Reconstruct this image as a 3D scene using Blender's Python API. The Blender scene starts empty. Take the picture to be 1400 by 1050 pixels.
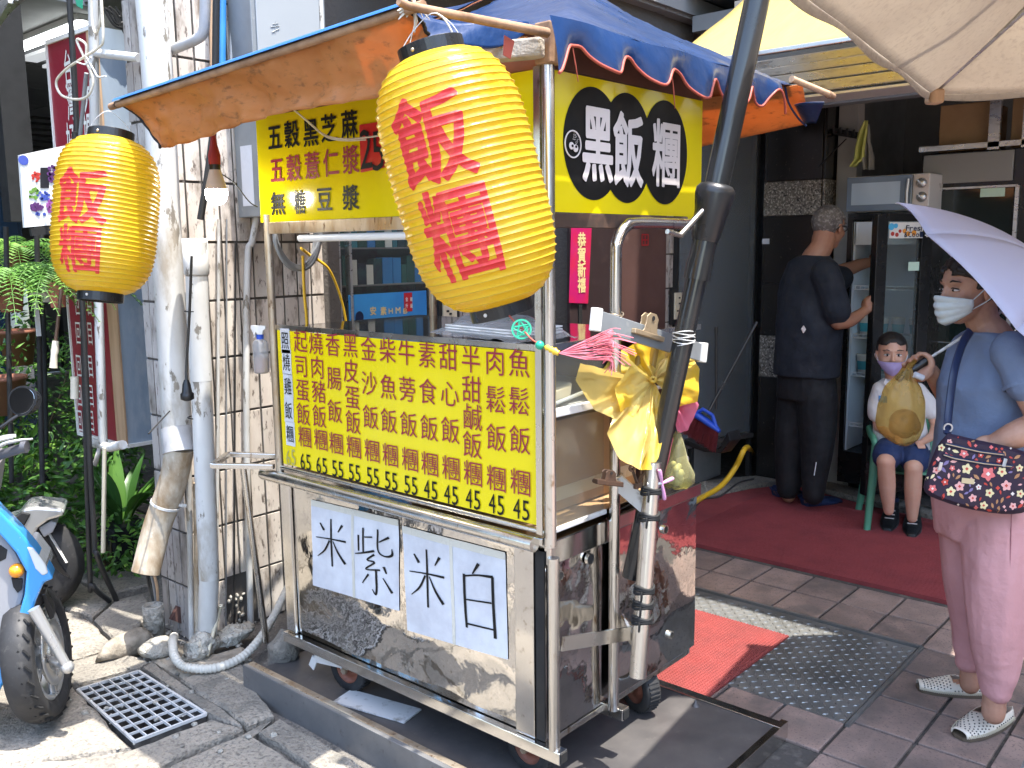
import bpy, bmesh, math, random
from math import pi, sin, cos, radians, sqrt
from mathutils import Vector as V, Matrix, noise
random.seed(7)
S = bpy.context.scene
COL = S.collection
# ---------------------------------------------------------------- camera
CR = V((0.65489415, -0.75563834, -0.01115127)); CU = V((0.11869299, 0.08827338, 0.98899939)); CF = V((0.74634149, 0.64901349, -0.1474987))
FPX = 1251.88
cam = bpy.data.cameras.new('camera'); co = bpy.data.objects.new('camera', cam); COL.objects.link(co)
co.matrix_world = Matrix(((CR.x, CU.x, -CF.x, 0), (CR.y, CU.y, -CF.y, 0), (CR.z, CU.z, -CF.z, 1.6), (0, 0, 0, 1)))
cam.sensor_width = 36; cam.lens = FPX / 1400 * 36; cam.clip_start = 0.05; cam.clip_end = 300
S.camera = co
# ---------------------------------------------------------------- sky, sun, exposure
SUN = V((0.05, -0.26, 1)).normalized()
w = bpy.data.worlds.new('World'); S.world = w; w.use_nodes = True
nt = w.node_tree; sk = nt.nodes.new('ShaderNodeTexSky'); sk.sky_type = 'NISHITA'; sk.sun_disc = False
sk.sun_elevation = math.asin(SUN.z); sk.sun_rotation = math.atan2(SUN.x, SUN.y); sk.air_density = 1.2; sk.dust_density = 2.0
nt.links.new(sk.outputs[0], nt.nodes['Background'].inputs[0]); nt.nodes['Background'].inputs[1].default_value = 0.15
sl = bpy.data.lights.new('sun', 'SUN'); sl.energy = 2.0; sl.angle = radians(0.5); sl.color = (1, 0.95, 0.87)
so = bpy.data.objects.new('sun', sl); COL.objects.link(so); so.rotation_euler = SUN.to_track_quat('Z', 'Y').to_euler()
S.view_settings.view_transform = 'Standard'; S.view_settings.look = 'None'; S.view_settings.gamma = 1; S.view_settings.use_curve_mapping = False
S.view_settings.exposure = 2.6
S.render.engine = 'CYCLES'
S.cycles.max_bounces = 8; S.cycles.diffuse_bounces = 4; S.cycles.glossy_bounces = 4; S.cycles.transparent_max_bounces = 12; S.cycles.transmission_bounces = 6
S.cycles.use_denoising = True; S.cycles.sample_clamp_indirect = 6; S.cycles.caustics_reflective = False; S.cycles.caustics_refractive = False

# ---------------------------------------------------------------- measuring helpers (photo pixel 1400x1050 -> point on a known plane)
def ray(px, py): return CF + CR * ((px - 700) / FPX) - CU * ((py - 525) / FPX)
EYE = V((0, 0, 1.6))
def onz(px, py, z=0.0): d = ray(px, py); return EYE + d * ((z - 1.6) / d.z)
def onx(px, py, x): d = ray(px, py); return EYE + d * (x / d.x)
def ony(px, py, y): d = ray(px, py); return EYE + d * (y / d.y)
NH = V((CF.x, CF.y, 0)).normalized()
def onv(px, py, g, off=0.0):          # vertical plane through ground point g facing the street, off metres farther
    d = ray(px, py); return EYE + d * ((g[0] * NH.x + g[1] * NH.y + off) / (d.x * NH.x + d.y * NH.y))

# ---------------------------------------------------------------- materials
def _n(nt, t, **k):
    n = nt.nodes.new(t)
    for a, b in k.items():
        if a in n.inputs: n.inputs[a].default_value = b
        else: setattr(n, a, b)
    return n
def rgba(c): return (c[0], c[1], c[2], 1)
def mat(name, col, rough=0.5, metal=0.0, var=None, dirt=None, bump=None, bump2=None, spec=0.5, translucent=0.0, coat=0.0, rvar=0.0, alpha=1.0, emit=None, sss=0.0, stretch=None, trans=0.0, coord='Object'):
    """var=(scale, colour2, low, high)  dirt=(scale, colour, low, high)  bump=(scale, strength, distance)"""
    m = bpy.data.materials.new(name); m.use_nodes = True; nt = m.node_tree; L = nt.links.new
    b = nt.nodes['Principled BSDF']; out = nt.nodes['Material Output']
    b.inputs['Roughness'].default_value = rough; b.inputs['Metallic'].default_value = metal
    b.inputs['Specular IOR Level'].default_value = spec; b.inputs['Coat Weight'].default_value = coat; b.inputs['Coat Roughness'].default_value = 0.08
    b.inputs['Alpha'].default_value = alpha; b.inputs['Transmission Weight'].default_value = trans
    tc = nt.nodes.new('ShaderNodeTexCoord'); oi = nt.nodes.new('ShaderNodeObjectInfo')
    mp = nt.nodes.new('ShaderNodeMapping'); L(tc.outputs[coord], mp.inputs[0])
    off = _n(nt, 'ShaderNodeVectorMath', operation='SCALE'); L(oi.outputs['Random'], off.inputs['Scale']); off.inputs[0].default_value = (17, 31, 23)
    L(off.outputs[0], mp.inputs['Location'])
    if stretch: mp.inputs['Scale'].default_value = stretch
    csock = None
    base = _n(nt, 'ShaderNodeRGB'); base.outputs[0].default_value = rgba(col); csock = base.outputs[0]
    def layer(cs, spec_, detail=6):
        sc, c2, lo, hi = spec_
        n = _n(nt, 'ShaderNodeTexNoise', Scale=sc, Detail=detail, Roughness=0.62); L(mp.outputs[0], n.inputs['Vector'])
        r = _n(nt, 'ShaderNodeMapRange'); r.inputs[1].default_value = lo; r.inputs[2].default_value = hi; L(n.outputs[0], r.inputs[0])
        mx = _n(nt, 'ShaderNodeMix', data_type='RGBA'); L(r.outputs[0], mx.inputs[0]); L(cs, mx.inputs[6]); mx.inputs[7].default_value = rgba(c2)
        return mx.outputs[2], r.outputs[0]
    dm = None
    if var: csock, _ = layer(csock, var)
    if dirt:
        for dd in (dirt if isinstance(dirt, list) else [dirt]): csock, dm = layer(csock, dd, 10)
    if rvar:
        hs = _n(nt, 'ShaderNodeHueSaturation'); r = _n(nt, 'ShaderNodeMapRange'); r.inputs[3].default_value = 1 - rvar; r.inputs[4].default_value = 1 + rvar
        L(oi.outputs['Random'], r.inputs[0]); L(r.outputs[0], hs.inputs['Value']); L(csock, hs.inputs['Color']); csock = hs.outputs[0]
    L(csock, b.inputs['Base Color'])
    if rough < 0.9:
        n = _n(nt, 'ShaderNodeTexNoise', Scale=9.0, Detail=5.0); L(mp.outputs[0], n.inputs['Vector'])
        r = _n(nt, 'ShaderNodeMapRange'); r.inputs[1].default_value = 0.3; r.inputs[2].default_value = 0.7; r.inputs[3].default_value = rough * 0.75; r.inputs[4].default_value = min(1, rough * 1.3)
        L(n.outputs[0], r.inputs[0]); L(r.outputs[0], b.inputs['Roughness'])
    last = None
    for bb in (bump, bump2):
        if bb:
            n = _n(nt, 'ShaderNodeTexNoise', Scale=bb[0], Detail=4.0 if bb[0] > 3 else 1.5); L(mp.outputs[0], n.inputs['Vector'])
            bp = _n(nt, 'ShaderNodeBump', Strength=bb[1], Distance=bb[2] if len(bb) > 2 else 0.01); L(n.outputs[0], bp.inputs['Height'])
            if last: L(last, bp.inputs['Normal'])
            last = bp.outputs[0]
    if last: L(last, b.inputs['Normal'])
    if emit: b.inputs['Emission Color'].default_value = rgba(emit[0]); b.inputs['Emission Strength'].default_value = emit[1]
    if sss: b.inputs['Subsurface Weight'].default_value = sss; b.inputs['Subsurface Radius'].default_value = (0.02, 0.008, 0.004); b.inputs['Subsurface Scale'].default_value = 0.5
    if translucent:
        tr = nt.nodes.new('ShaderNodeBsdfTranslucent'); L(csock, tr.inputs[0]); mx = nt.nodes.new('ShaderNodeMixShader'); mx.inputs[0].default_value = translucent
        L(b.outputs[0], mx.inputs[1]); L(tr.outputs[0], mx.inputs[2]); L(mx.outputs[0], out.inputs[0])
        if last: L(last, tr.inputs['Normal'])
    return m
def glass(name, tint=(0.9, 0.95, 0.95), opacity=0.15, rough=0.03):
    m = bpy.data.materials.new(name); m.use_nodes = True; nt = m.node_tree; L = nt.links.new; nt.nodes.clear()
    out = nt.nodes.new('ShaderNodeOutputMaterial'); t = nt.nodes.new('ShaderNodeBsdfTransparent'); t.inputs[0].default_value = rgba(tint)
    g = nt.nodes.new('ShaderNodeBsdfPrincipled'); g.inputs['Base Color'].default_value = rgba([c * 0.6 for c in tint]); g.inputs['Roughness'].default_value = rough; g.inputs['Specular IOR Level'].default_value = 0.8
    lw = nt.nodes.new('ShaderNodeLayerWeight'); lw.inputs[0].default_value = 0.5; pw = nt.nodes.new('ShaderNodeMath'); pw.operation = 'POWER'; pw.inputs[1].default_value = 4.0; L(lw.outputs['Facing'], pw.inputs[0])
    ad = nt.nodes.new('ShaderNodeMath'); ad.operation = 'ADD'; ad.inputs[1].default_value = opacity + 0.04; ad.use_clamp = True; L(pw.outputs[0], ad.inputs[0])
    mx = nt.nodes.new('ShaderNodeMixShader'); L(ad.outputs[0], mx.inputs[0]); L(t.outputs[0], mx.inputs[1]); L(g.outputs[0], mx.inputs[2]); L(mx.outputs[0], out.inputs[0])
    return m

# ---------------------------------------------------------------- mesh builder
def origin_of(p):
    o = V((0, 0, 0))
    while p is not None: o += p.location; p = p.parent
    return o
def tag(o, label=None, cat=None, group=None, kind=None):
    for k, v in (('label', label), ('category', cat), ('group', group), ('kind', kind)):
        if v: o[k] = v
    return o
def thing(name, label, cat, loc=(0, 0, 0), group=None):
    o = bpy.data.objects.new(name, None); COL.objects.link(o); o.location = loc; o.empty_display_size = 0.05
    return tag(o, label, cat, group)
class MB:
    def __init__(s): s.v = []; s.f = []; s.mi = []; s.sm = []; s.m = 0
    def add(s, vs, fs, smooth=False):
        n = len(s.v); s.v += [V(a) for a in vs]; s.f += [[i + n for i in f] for f in fs]; s.mi += [s.m] * len(fs); s.sm += [smooth] * len(fs); return s
    def box(s, a, b, M=None):
        (x0, y0, z0), (x1, y1, z1) = a, b
        vs = [V((x, y, z)) for x in (x0, x1) for y in (y0, y1) for z in (z0, z1)]
        if M: vs = [M @ q for q in vs]
        return s.add(vs, [(0, 1, 3, 2), (4, 6, 7, 5), (0, 4, 5, 1), (2, 3, 7, 6), (0, 2, 6, 4), (1, 5, 7, 3)])
    def cbox(s, c, sz, M=None):
        h = V(sz) / 2; R = M if M else Matrix.Identity(3)
        vs = [V(c) + R @ V((x * h.x, y * h.y, z * h.z)) for x in (-1, 1) for y in (-1, 1) for z in (-1, 1)]
        return s.add(vs, [(0, 1, 3, 2), (4, 6, 7, 5), (0, 4, 5, 1), (2, 3, 7, 6), (0, 2, 6, 4), (1, 5, 7, 3)])
    def bar(s, p, q, w, h, up=(0, 0, 1)):
        p, q = V(p), V(q); d = (q - p); l = d.length; d.normalize(); sd = d.cross(V(up))
        if sd.length < 1e-3: sd = d.cross(V((1, 0, 0)))
        sd.normalize(); u = sd.cross(d); M = Matrix((d, sd, u)).transposed()
        return s.cbox((p + q) / 2, (l, w, h), M)
    def tube(s, path, r, n=10, caps=True, closed=False, flat=1.0):
        pts = [V(p) for p in path]; k = len(pts); rs = r if isinstance(r, (list, tuple)) else [r] * k
        t0 = (pts[1] - pts[0]).normalized(); nn = t0.orthogonal().normalized(); vs = []
        for i, p in enumerate(pts):
            if closed: t = pts[(i + 1) % k] - pts[i - 1]
            else: t = pts[min(i + 1, k - 1)] - pts[max(i - 1, 0)]
            t.normalize(); nn = (nn - t * nn.dot(t))
            if nn.length < 1e-6: nn = t.orthogonal()
            nn.normalize(); bb = t.cross(nn)
            for j in range(n): a = 2 * pi * j / n; vs.append(p + nn * (cos(a) * rs[i]) + bb * (sin(a) * rs[i] * flat))
        fs = []
        for i in range(k if closed else k - 1):
            for j in range(n):
                a = i * n + j; b = i * n + (j + 1) % n; c = ((i + 1) % k) * n + (j + 1) % n; d = ((i + 1) % k) * n + j; fs.append((a, b, c, d))
        s.add(vs, fs, True)
        if caps and not closed: s.add(vs[:n], [tuple(range(n - 1, -1, -1))]); s.add(vs[-n:], [tuple(range(n))])
        return s
    def lathe(s, prof, c, axis=(0, 0, 1), n=24, a0=0, a1=2 * pi, smooth=True):
        ax = V(axis).normalized(); x = ax.orthogonal().normalized(); y = ax.cross(x); vs = []; full = abs(a1 - a0 - 2 * pi) < 1e-6; m = n if full else n + 1
        for r, h in prof:
            for j in range(m): a = a0 + (a1 - a0) * j / n; vs.append(V(c) + ax * h + x * (r * cos(a)) + y * (r * sin(a)))
        fs = [(i * m + j, i * m + (j + 1) % m, (i + 1) * m + (j + 1) % m, (i + 1) * m + j) for i in range(len(prof) - 1) for j in range(n)]
        return s.add(vs, fs, smooth)
    def ring(s, c, axis, ro, ri, h, n=28):      # a short hollow tube
        return s.lathe([(ri, -h / 2), (ro, -h / 2), (ro, h / 2), (ri, h / 2), (ri, -h / 2)], c, axis, n, smooth=False)
    def disc(s, c, axis, r, h, n=24): return s.lathe([(0, -h / 2), (r, -h / 2), (r, h / 2), (0, h / 2)], c, axis, n, smooth=False)
    def ball(s, c, r, n=14, k=9, M=None):
        r = V(r) if hasattr(r, '__len__') else V((r, r, r)); vs = []; c = V(c)
        for i in range(k + 1):
            th = pi * i / k
            for j in range(n):
                a = 2 * pi * j / n; q = V((sin(th) * cos(a) * r.x, sin(th) * sin(a) * r.y, cos(th) * r.z)); vs.append(c + (M @ q if M else q))
        return s.add(vs, [(i * n + j, (i + 1) * n + j, (i + 1) * n + (j + 1) % n, i * n + (j + 1) % n) for i in range(k) for j in range(n)], True)
    def sheet(s, fn, nu, nv, thick=0.0, smooth=True):   # fn(u,v)->point, u,v in 0..1
        g = [[V(fn(i / nu, j / nv)) for j in range(nv + 1)] for i in range(nu + 1)]; m = nv + 1
        vs = [p for r_ in g for p in r_]; fs = [(i * m + j, (i + 1) * m + j, (i + 1) * m + j + 1, i * m + j + 1) for i in range(nu) for j in range(nv)]
        if not thick: return s.add(vs, fs, smooth)
        nr = []
        for i in range(nu + 1):
            for j in range(nv + 1):
                du = g[min(i + 1, nu)][j] - g[max(i - 1, 0)][j]; dv = g[i][min(j + 1, nv)] - g[i][max(j - 1, 0)]; n_ = du.cross(dv); nr.append(n_.normalized() if n_.length > 1e-9 else V((0, 0, 1)))
        k = len(vs); s.add(vs + [p - n_ * thick for p, n_ in zip(vs, nr)], fs + [tuple(i + k for i in reversed(f)) for f in fs], smooth)
        e = [i * m for i in range(nu + 1)]; e2 = [i * m + nv for i in range(nu + 1)]; b0 = len(s.v) - 2 * k
        rim = [e, [nu * m + j for j in range(m)], e2[::-1], [j for j in range(nv, -1, -1)]]
        for r_ in rim:
            for a, b in zip(r_, r_[1:]): s.f.append([b0 + b, b0 + a, b0 + a + k, b0 + b + k]); s.mi.append(s.m); s.sm.append(False)
        return s
    def prism(s, pts, d):                 # polygon pts extruded by vector d
        n = len(pts); P_ = [V(p) for p in pts]; return s.add(P_ + [p + V(d) for p in P_], [tuple(range(n - 1, -1, -1)), tuple(range(n, 2 * n))] + [(i, (i + 1) % n, (i + 1) % n + n, i + n) for i in range(n)])
    def loft(s, rings, n=20, p=2.4):      # rings: (centre, u half-axis vector, v half-axis vector)
        vs = []
        for c, u, v_ in rings:
            for j in range(n):
                a = 2 * pi * j / n; ca, sa = cos(a), sin(a); q = (abs(ca) ** p + abs(sa) ** p) ** (-1 / p); vs.append(V(c) + V(u) * (ca * q) + V(v_) * (sa * q))
        k = len(rings); fs = [(i * n + j, i * n + (j + 1) % n, (i + 1) * n + (j + 1) % n, (i + 1) * n + j) for i in range(k - 1) for j in range(n)]
        s.add(vs, fs, True); s.add(vs[:n], [tuple(range(n - 1, -1, -1))], True); s.add(vs[-n:], [tuple(range(n))], True); return s
    def build(s, name, m, parent=None, bevel=0.0, org=None, weld=False):
        o0 = origin_of(parent) if parent else (V(org) if org is not None else V((0, 0, 0)))
        me = bpy.data.meshes.new(name); me.from_pydata([tuple(v - o0) for v in s.v], [], s.f)
        for x in (m if isinstance(m, (list, tuple)) else [m]): me.materials.append(x)
        me.polygons.foreach_set('material_index', s.mi); me.polygons.foreach_set('use_smooth', s.sm); me.update()
        bm = bmesh.new(); bm.from_mesh(me)
        if weld: bmesh.ops.remove_doubles(bm, verts=bm.verts, dist=1e-5)
        bmesh.ops.recalc_face_normals(bm, faces=bm.faces); bm.to_mesh(me); bm.free()
        o = bpy.data.objects.new(name, me); COL.objects.link(o)
        if parent: o.parent = parent
        else: o.location = o0
        if bevel: b = o.modifiers.new('bevel', 'BEVEL'); b.width = bevel; b.segments = 2; b.limit_method = 'ANGLE'; b.angle_limit = radians(40)
        return o
def copy_tree(o, parent=None):
    c = o.copy(); COL.objects.link(c); c.parent = parent
    for ch in [x for x in o.children]: copy_tree(ch, c)
    return c
def struct(o): o['kind'] = 'structure'; return o
def catenary(a, b, sag, n=10):
    a, b = V(a), V(b); return [a.lerp(b, i / n) - V((0, 0, sag * 4 * (i / n) * (1 - i / n))) for i in range(n + 1)]
def spline(pts, n=6):
    P_ = [V(p) for p in pts]; P_ = [P_[0] * 2 - P_[1]] + P_ + [P_[-1] * 2 - P_[-2]]; out = []
    for i in range(1, len(P_) - 2):
        for k in range(n):
            t = k / n; a, b, c, d = P_[i - 1:i + 3]
            out.append(0.5 * ((2 * b) + (c - a) * t + (2 * a - 5 * b + 4 * c - d) * t * t + (3 * b - a - 3 * c + d) * t ** 3))
    out.append(P_[-2]); return out

# ---------------------------------------------------------------- lettering (Blender's own built-in font, turned into mesh)
_gc = {}
def glyph(ch, bold=0.0):
    if (ch, bold) in _gc: return _gc[(ch, bold)]
    c = bpy.data.curves.new('g', 'FONT'); c.body = ch; c.resolution_u = 2; c.offset = bold
    o = bpy.data.objects.new('g', c); COL.objects.link(o)
    dg = bpy.context.evaluated_depsgraph_get(); e = o.evaluated_get(dg); m = e.to_mesh()
    r = ([(v.co.x, v.co.y) for v in m.vertices], [tuple(p.vertices) for p in m.polygons]); e.to_mesh_clear()
    bpy.data.objects.remove(o); bpy.data.curves.remove(c); _gc[(ch, bold)] = r; return r
def put_char(mb, ch, fn, bold=0.0, cuts=None):       # fn maps (0..1, 0..1, lift) of the character's own box to a point
    vs, fs = glyph(ch, 0.0)
    if ch in '0123456789':
        x0, x1, y0, y1 = min(v[0] for v in vs), max(v[0] for v in vs), -0.02, 0.73
    elif ord(ch) < 256: x0, x1, y0, y1 = min(v[0] for v in vs), max(v[0] for v in vs), 0, 0.72
    else: x0, x1, y0, y1 = 0.0, 1.0, -0.1, 0.87
    V2 = [((x - x0) / (x1 - x0), (y - y0) / (y1 - y0), 0.0) for x, y in vs]; F2 = [list(f) for f in fs]
    if bold > 0:                          # thicken: a strip along every outline edge and a dot on every outline point
        cnt = {}
        for f in fs:
            for i in range(len(f)):
                e = tuple(sorted((f[i], f[(i + 1) % len(f)]))); cnt[e] = cnt.get(e, 0) + 1
        rim = [e for e, k in cnt.items() if k == 1]; k = 0
        for a, b in rim:
            p, q = V(V2[a]), V(V2[b]); d = q - p
            if d.length < 1e-5: continue
            d.normalize(); n = V((-d.y, d.x, 0)) * bold; k += 1; h = 0.00004 * (1 + k % 7); i0 = len(V2)
            for r in (p + n, q + n, q - n, p - n): V2.append((r.x, r.y, h))
            F2.append([i0, i0 + 1, i0 + 2, i0 + 3])
        for a in set(x for e in rim for x in e):
            p = V2[a]; k += 1; h = 0.00035 + 0.00004 * (k % 7); i0 = len(V2)
            for j in range(8): V2.append((p[0] + bold * cos(pi * j / 4), p[1] + bold * sin(pi * j / 4), h))
            F2.append([i0 + j for j in range(8)])
    if cuts:                              # cut into narrow bands so that it can follow a curved ribbed surface
        bm = bmesh.new(); bv = [bm.verts.new((x, y, h * 100)) for x, y, h in V2]
        for f in F2:
            try: bm.faces.new([bv[i] for i in f])
            except ValueError: pass
        for ax, vals in enumerate(cuts):
            for c in vals:
                no = (1, 0, 0) if ax == 0 else (0, 1, 0); bmesh.ops.bisect_plane(bm, geom=bm.verts[:] + bm.edges[:] + bm.faces[:], plane_co=(c, c, 0), plane_no=no)
        bm.verts.index_update(); V2 = [(v.co.x, v.co.y, v.co.z / 100) for v in bm.verts]; F2 = [[v.index for v in f.verts] for f in bm.faces]; bm.free()
    mb.add([fn(x, y, h) for x, y, h in V2], F2)
def flat(o, u, v_, n, h=0.0015):
    o, u, v_, n = V(o), V(u), V(v_), V(n).normalized(); return lambda a, b, l=0.0: o + u * a + v_ * b + n * (h + l)
def char_at(mb, ch, c, u, v_, n, w_, h_, bold=0.0, lift=0.0015):
    u, v_ = V(u).normalized() * w_, V(v_).normalized() * h_; put_char(mb, ch, flat(V(c) - u / 2 - v_ / 2, u, v_, n, lift), bold)

# ================================================================ MATERIALS
M = {}
M['concrete'] = mat('concrete', (0.32, 0.285, 0.235), 0.92, var=(3, (0.19, 0.175, 0.15), 0.38, 0.62), dirt=[(75, (0.12, 0.11, 0.095), 0.5, 0.66), (9, (0.15, 0.14, 0.12), 0.54, 0.68)], bump=(70, 0.9, 0.012), bump2=(9, 0.4, 0.02))
M['asphalt'] = mat('asphalt', (0.20, 0.185, 0.16), 0.92, var=(2, (0.12, 0.11, 0.1), 0.38, 0.62), dirt=[(80, (0.09, 0.085, 0.08), 0.5, 0.62), (60, (0.3, 0.28, 0.25), 0.58, 0.7)], bump=(90, 0.8, 0.01))
M['soil'] = mat('soil', (0.10, 0.085, 0.065), 0.95, var=(12, (0.22, 0.2, 0.17), 0.45, 0.7), bump=(30, 0.8, 0.02))
M['rock'] = mat('rock', (0.40, 0.35, 0.28), 0.92, var=(14, (0.2, 0.17, 0.13), 0.4, 0.7), bump=(35, 0.8, 0.015), rvar=0.2)
M['rubble'] = mat('rubble', (0.42, 0.40, 0.35), 0.95, var=(30, (0.16, 0.15, 0.13), 0.5, 0.7), bump=(60, 1.0, 0.02), rvar=0.15)
M['floortile'] = mat('floor_tile', (0.30, 0.215, 0.18), 0.6, var=(6, (0.20, 0.15, 0.13), 0.38, 0.62), dirt=[(120, (0.11, 0.085, 0.075), 0.55, 0.66), (5, (0.12, 0.10, 0.09), 0.50, 0.72)], bump=(140, 0.25, 0.004), rvar=0.16)
M['grout'] = mat('grout', (0.06, 0.055, 0.05), 0.95, var=(20, (0.13, 0.12, 0.105), 0.5, 0.7), bump=(60, 0.6, 0.006))
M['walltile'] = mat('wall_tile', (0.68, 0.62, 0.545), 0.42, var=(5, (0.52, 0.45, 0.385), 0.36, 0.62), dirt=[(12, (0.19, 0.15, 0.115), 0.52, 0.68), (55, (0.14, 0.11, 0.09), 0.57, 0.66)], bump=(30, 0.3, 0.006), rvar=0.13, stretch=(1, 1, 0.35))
M['walltile_shaded'] = mat('wall_tile_shaded', (0.46, 0.44, 0.42), 0.42, var=(5, (0.34, 0.31, 0.29), 0.3, 0.7), dirt=[(12, (0.15, 0.13, 0.11), 0.52, 0.68), (55, (0.12, 0.1, 0.09), 0.57, 0.66)], bump=(30, 0.3, 0.006), rvar=0.13, stretch=(1, 1, 0.35))  # greyer, darker copy of the wall tile, with shade put into the colour
M['mortar'] = mat('mortar', (0.10, 0.09, 0.08), 0.95, bump=(60, 0.6, 0.008))
M['pvc'] = mat('white_pipe_plastic', (0.62, 0.62, 0.60), 0.4, var=(4, (0.46, 0.45, 0.42), 0.4, 0.65), dirt=[(22, (0.20, 0.18, 0.15), 0.59, 0.63), (7, (0.34, 0.30, 0.24), 0.54, 0.68)], bump=(14, 0.2, 0.005), stretch=(1, 1, 0.4))
M['pvc_grey'] = mat('grey_pipe_plastic', (0.42, 0.42, 0.43), 0.5, var=(6, (0.3, 0.29, 0.28), 0.4, 0.7), dirt=(20, (0.55, 0.5, 0.42), 0.6, 0.75))
M['pvc_dirty'] = mat('mud_stained_pipe', (0.50, 0.44, 0.35), 0.7, var=(7, (0.27, 0.19, 0.11), 0.42, 0.58), dirt=(25, (0.6, 0.56, 0.48), 0.6, 0.7), bump=(25, 0.5, 0.006), stretch=(1, 1, 0.5))
M['steel'] = mat('stainless_steel', (0.66, 0.64, 0.61), 0.07, 1.0, bump=(2.6, 1.0, 0.045), bump2=(6.5, 0.4, 0.010), dirt=(60, (0.40, 0.36, 0.3), 0.60, 0.72))
M['steel_flat'] = mat('stainless_steel_sheet', (0.66, 0.645, 0.62), 0.14, 1.0, bump=(3, 0.5, 0.02), dirt=(35, (0.32, 0.26, 0.2), 0.6, 0.75))
M['steel_tube'] = mat('stainless_tube', (0.68, 0.655, 0.61), 0.24, 1.0, bump=(40, 0.1, 0.003), dirt=[(30, (0.30, 0.2, 0.12), 0.6, 0.72)], stretch=(1, 1, 0.5))
M['tube_rusty'] = mat('rust_spotted_tube', (0.55, 0.48, 0.38), 0.35, 0.7, var=(12, (0.38, 0.27, 0.17), 0.4, 0.65), dirt=[(45, (0.16, 0.09, 0.05), 0.58, 0.68)], stretch=(1, 1, 0.4))
M['darksteel'] = mat('dark_steel_plate', (0.085, 0.08, 0.08), 0.42, 0.3, var=(5, (0.13, 0.12, 0.115), 0.4, 0.7), dirt=(22, (0.2, 0.18, 0.16), 0.62, 0.8), bump=(4, 0.2, 0.01))
M['platform_side'] = mat('grey_painted_steel', (0.13, 0.13, 0.13), 0.45, 0.2, var=(6, (0.18, 0.175, 0.17), 0.4, 0.7), dirt=(30, (0.07, 0.06, 0.05), 0.6, 0.75))
M['galv'] = mat('galvanised_metal', (0.42, 0.50, 0.58), 0.45, 0.1, var=(1.6, (0.22, 0.28, 0.36), 0.35, 0.65), dirt=(7, (0.5, 0.53, 0.56), 0.55, 0.8), bump=(2, 0.5, 0.03), stretch=(1.5, 1.5, 0.5))
M['greymetal'] = mat('grey_enamel_box', (0.25, 0.27, 0.28), 0.45, 0.1, var=(3, (0.17, 0.18, 0.19), 0.4, 0.7), dirt=(15, (0.4, 0.4, 0.38), 0.62, 0.8))
M['zinc'] = mat('pale_zinc', (0.66, 0.66, 0.65), 0.45, 0.2, dirt=(20, (0.3, 0.28, 0.25), 0.55, 0.7))
M['diamond'] = mat('checker_plate', (0.27, 0.27, 0.26), 0.38, 0.6, var=(5, (0.17, 0.17, 0.16), 0.4, 0.7), dirt=(30, (0.30, 0.29, 0.27), 0.6, 0.75))
M['redmat'] = mat('red_rubber_mat', (0.25, 0.045, 0.04), 0.7, var=(8, (0.17, 0.035, 0.032), 0.4, 0.7), dirt=(40, (0.42, 0.12, 0.1), 0.62, 0.8))
M['redcarpet'] = mat('dark_red_carpet', (0.28, 0.048, 0.05), 0.95, var=(5, (0.20, 0.034, 0.038), 0.4, 0.7), dirt=(60, (0.30, 0.06, 0.06), 0.6, 0.75), bump=(160, 0.8, 0.006))
M['yellowboard'] = mat('yellow_board', (0.72, 0.58, 0.006), 0.13, var=(3, (0.66, 0.54, 0.008), 0.4, 0.7), bump=(5, 0.1, 0.004), spec=0.5)
M['menuyellow'] = mat('menu_board_yellow', (0.84, 0.68, 0.006), 0.22, var=(3, (0.80, 0.65, 0.008), 0.4, 0.7), bump=(5, 0.1, 0.004), spec=0.4)
M['inkred'] = mat('dark_red_ink', (0.30, 0.02, 0.035), 0.5)
M['inkblack'] = mat('black_ink', (0.008, 0.008, 0.008), 0.5, spec=0.25)
M['lanternred'] = mat('lantern_red_paint', (0.72, 0.035, 0.035), 0.4, var=(40, (0.8, 0.10, 0.06), 0.5, 0.75), stretch=(1, 1, 0.3), translucent=0.15)
M['paper'] = mat('white_paper', (0.66, 0.68, 0.72), 0.5, var=(7, (0.54, 0.55, 0.59), 0.42, 0.66), dirt=(30, (0.45, 0.42, 0.38), 0.68, 0.85), bump=(9, 0.6, 0.006), bump2=(40, 0.3, 0.003), coat=0.3)
M['papertape'] = mat('clear_tape', (0.62, 0.60, 0.52), 0.25, bump=(30, 0.5, 0.004), coat=0.5)
M['tyre'] = mat('black_rubber', (0.022, 0.022, 0.023), 0.7, dirt=(25, (0.08, 0.075, 0.07), 0.55, 0.8), bump=(50, 0.3, 0.004))
M['rimred'] = mat('rusty_red_rim', (0.26, 0.095, 0.06), 0.6, 0.2, dirt=(20, (0.12, 0.06, 0.04), 0.5, 0.7))
M['black'] = mat('black_plastic', (0.014, 0.014, 0.015), 0.3)
M['blackmatte'] = mat('matte_black', (0.012, 0.012, 0.012), 0.75)
M['blackpole'] = mat('black_pole_paint', (0.016, 0.016, 0.016), 0.22, coat=0.3, bump=(30, 0.05, 0.002))
M['wood'] = mat('pale_wood', (0.55, 0.36, 0.22), 0.7, var=(6, (0.4, 0.25, 0.14), 0.4, 0.7), stretch=(4, 4, 0.4), bump=(30, 0.3, 0.004))
M['stick'] = mat('weathered_stick', (0.36, 0.22, 0.13), 0.75, var=(15, (0.2, 0.11, 0.06), 0.4, 0.65), bump=(40, 0.5, 0.004))
M['brownboard'] = mat('brown_door', (0.11, 0.06, 0.052), 0.45, var=(3, (0.08, 0.042, 0.036), 0.4, 0.7), dirt=(12, (0.2, 0.13, 0.11), 0.64, 0.8))
M['darkbrown'] = mat('dark_brown_panel', (0.035, 0.022, 0.022), 0.4, dirt=(12, (0.07, 0.045, 0.04), 0.6, 0.8))
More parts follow.
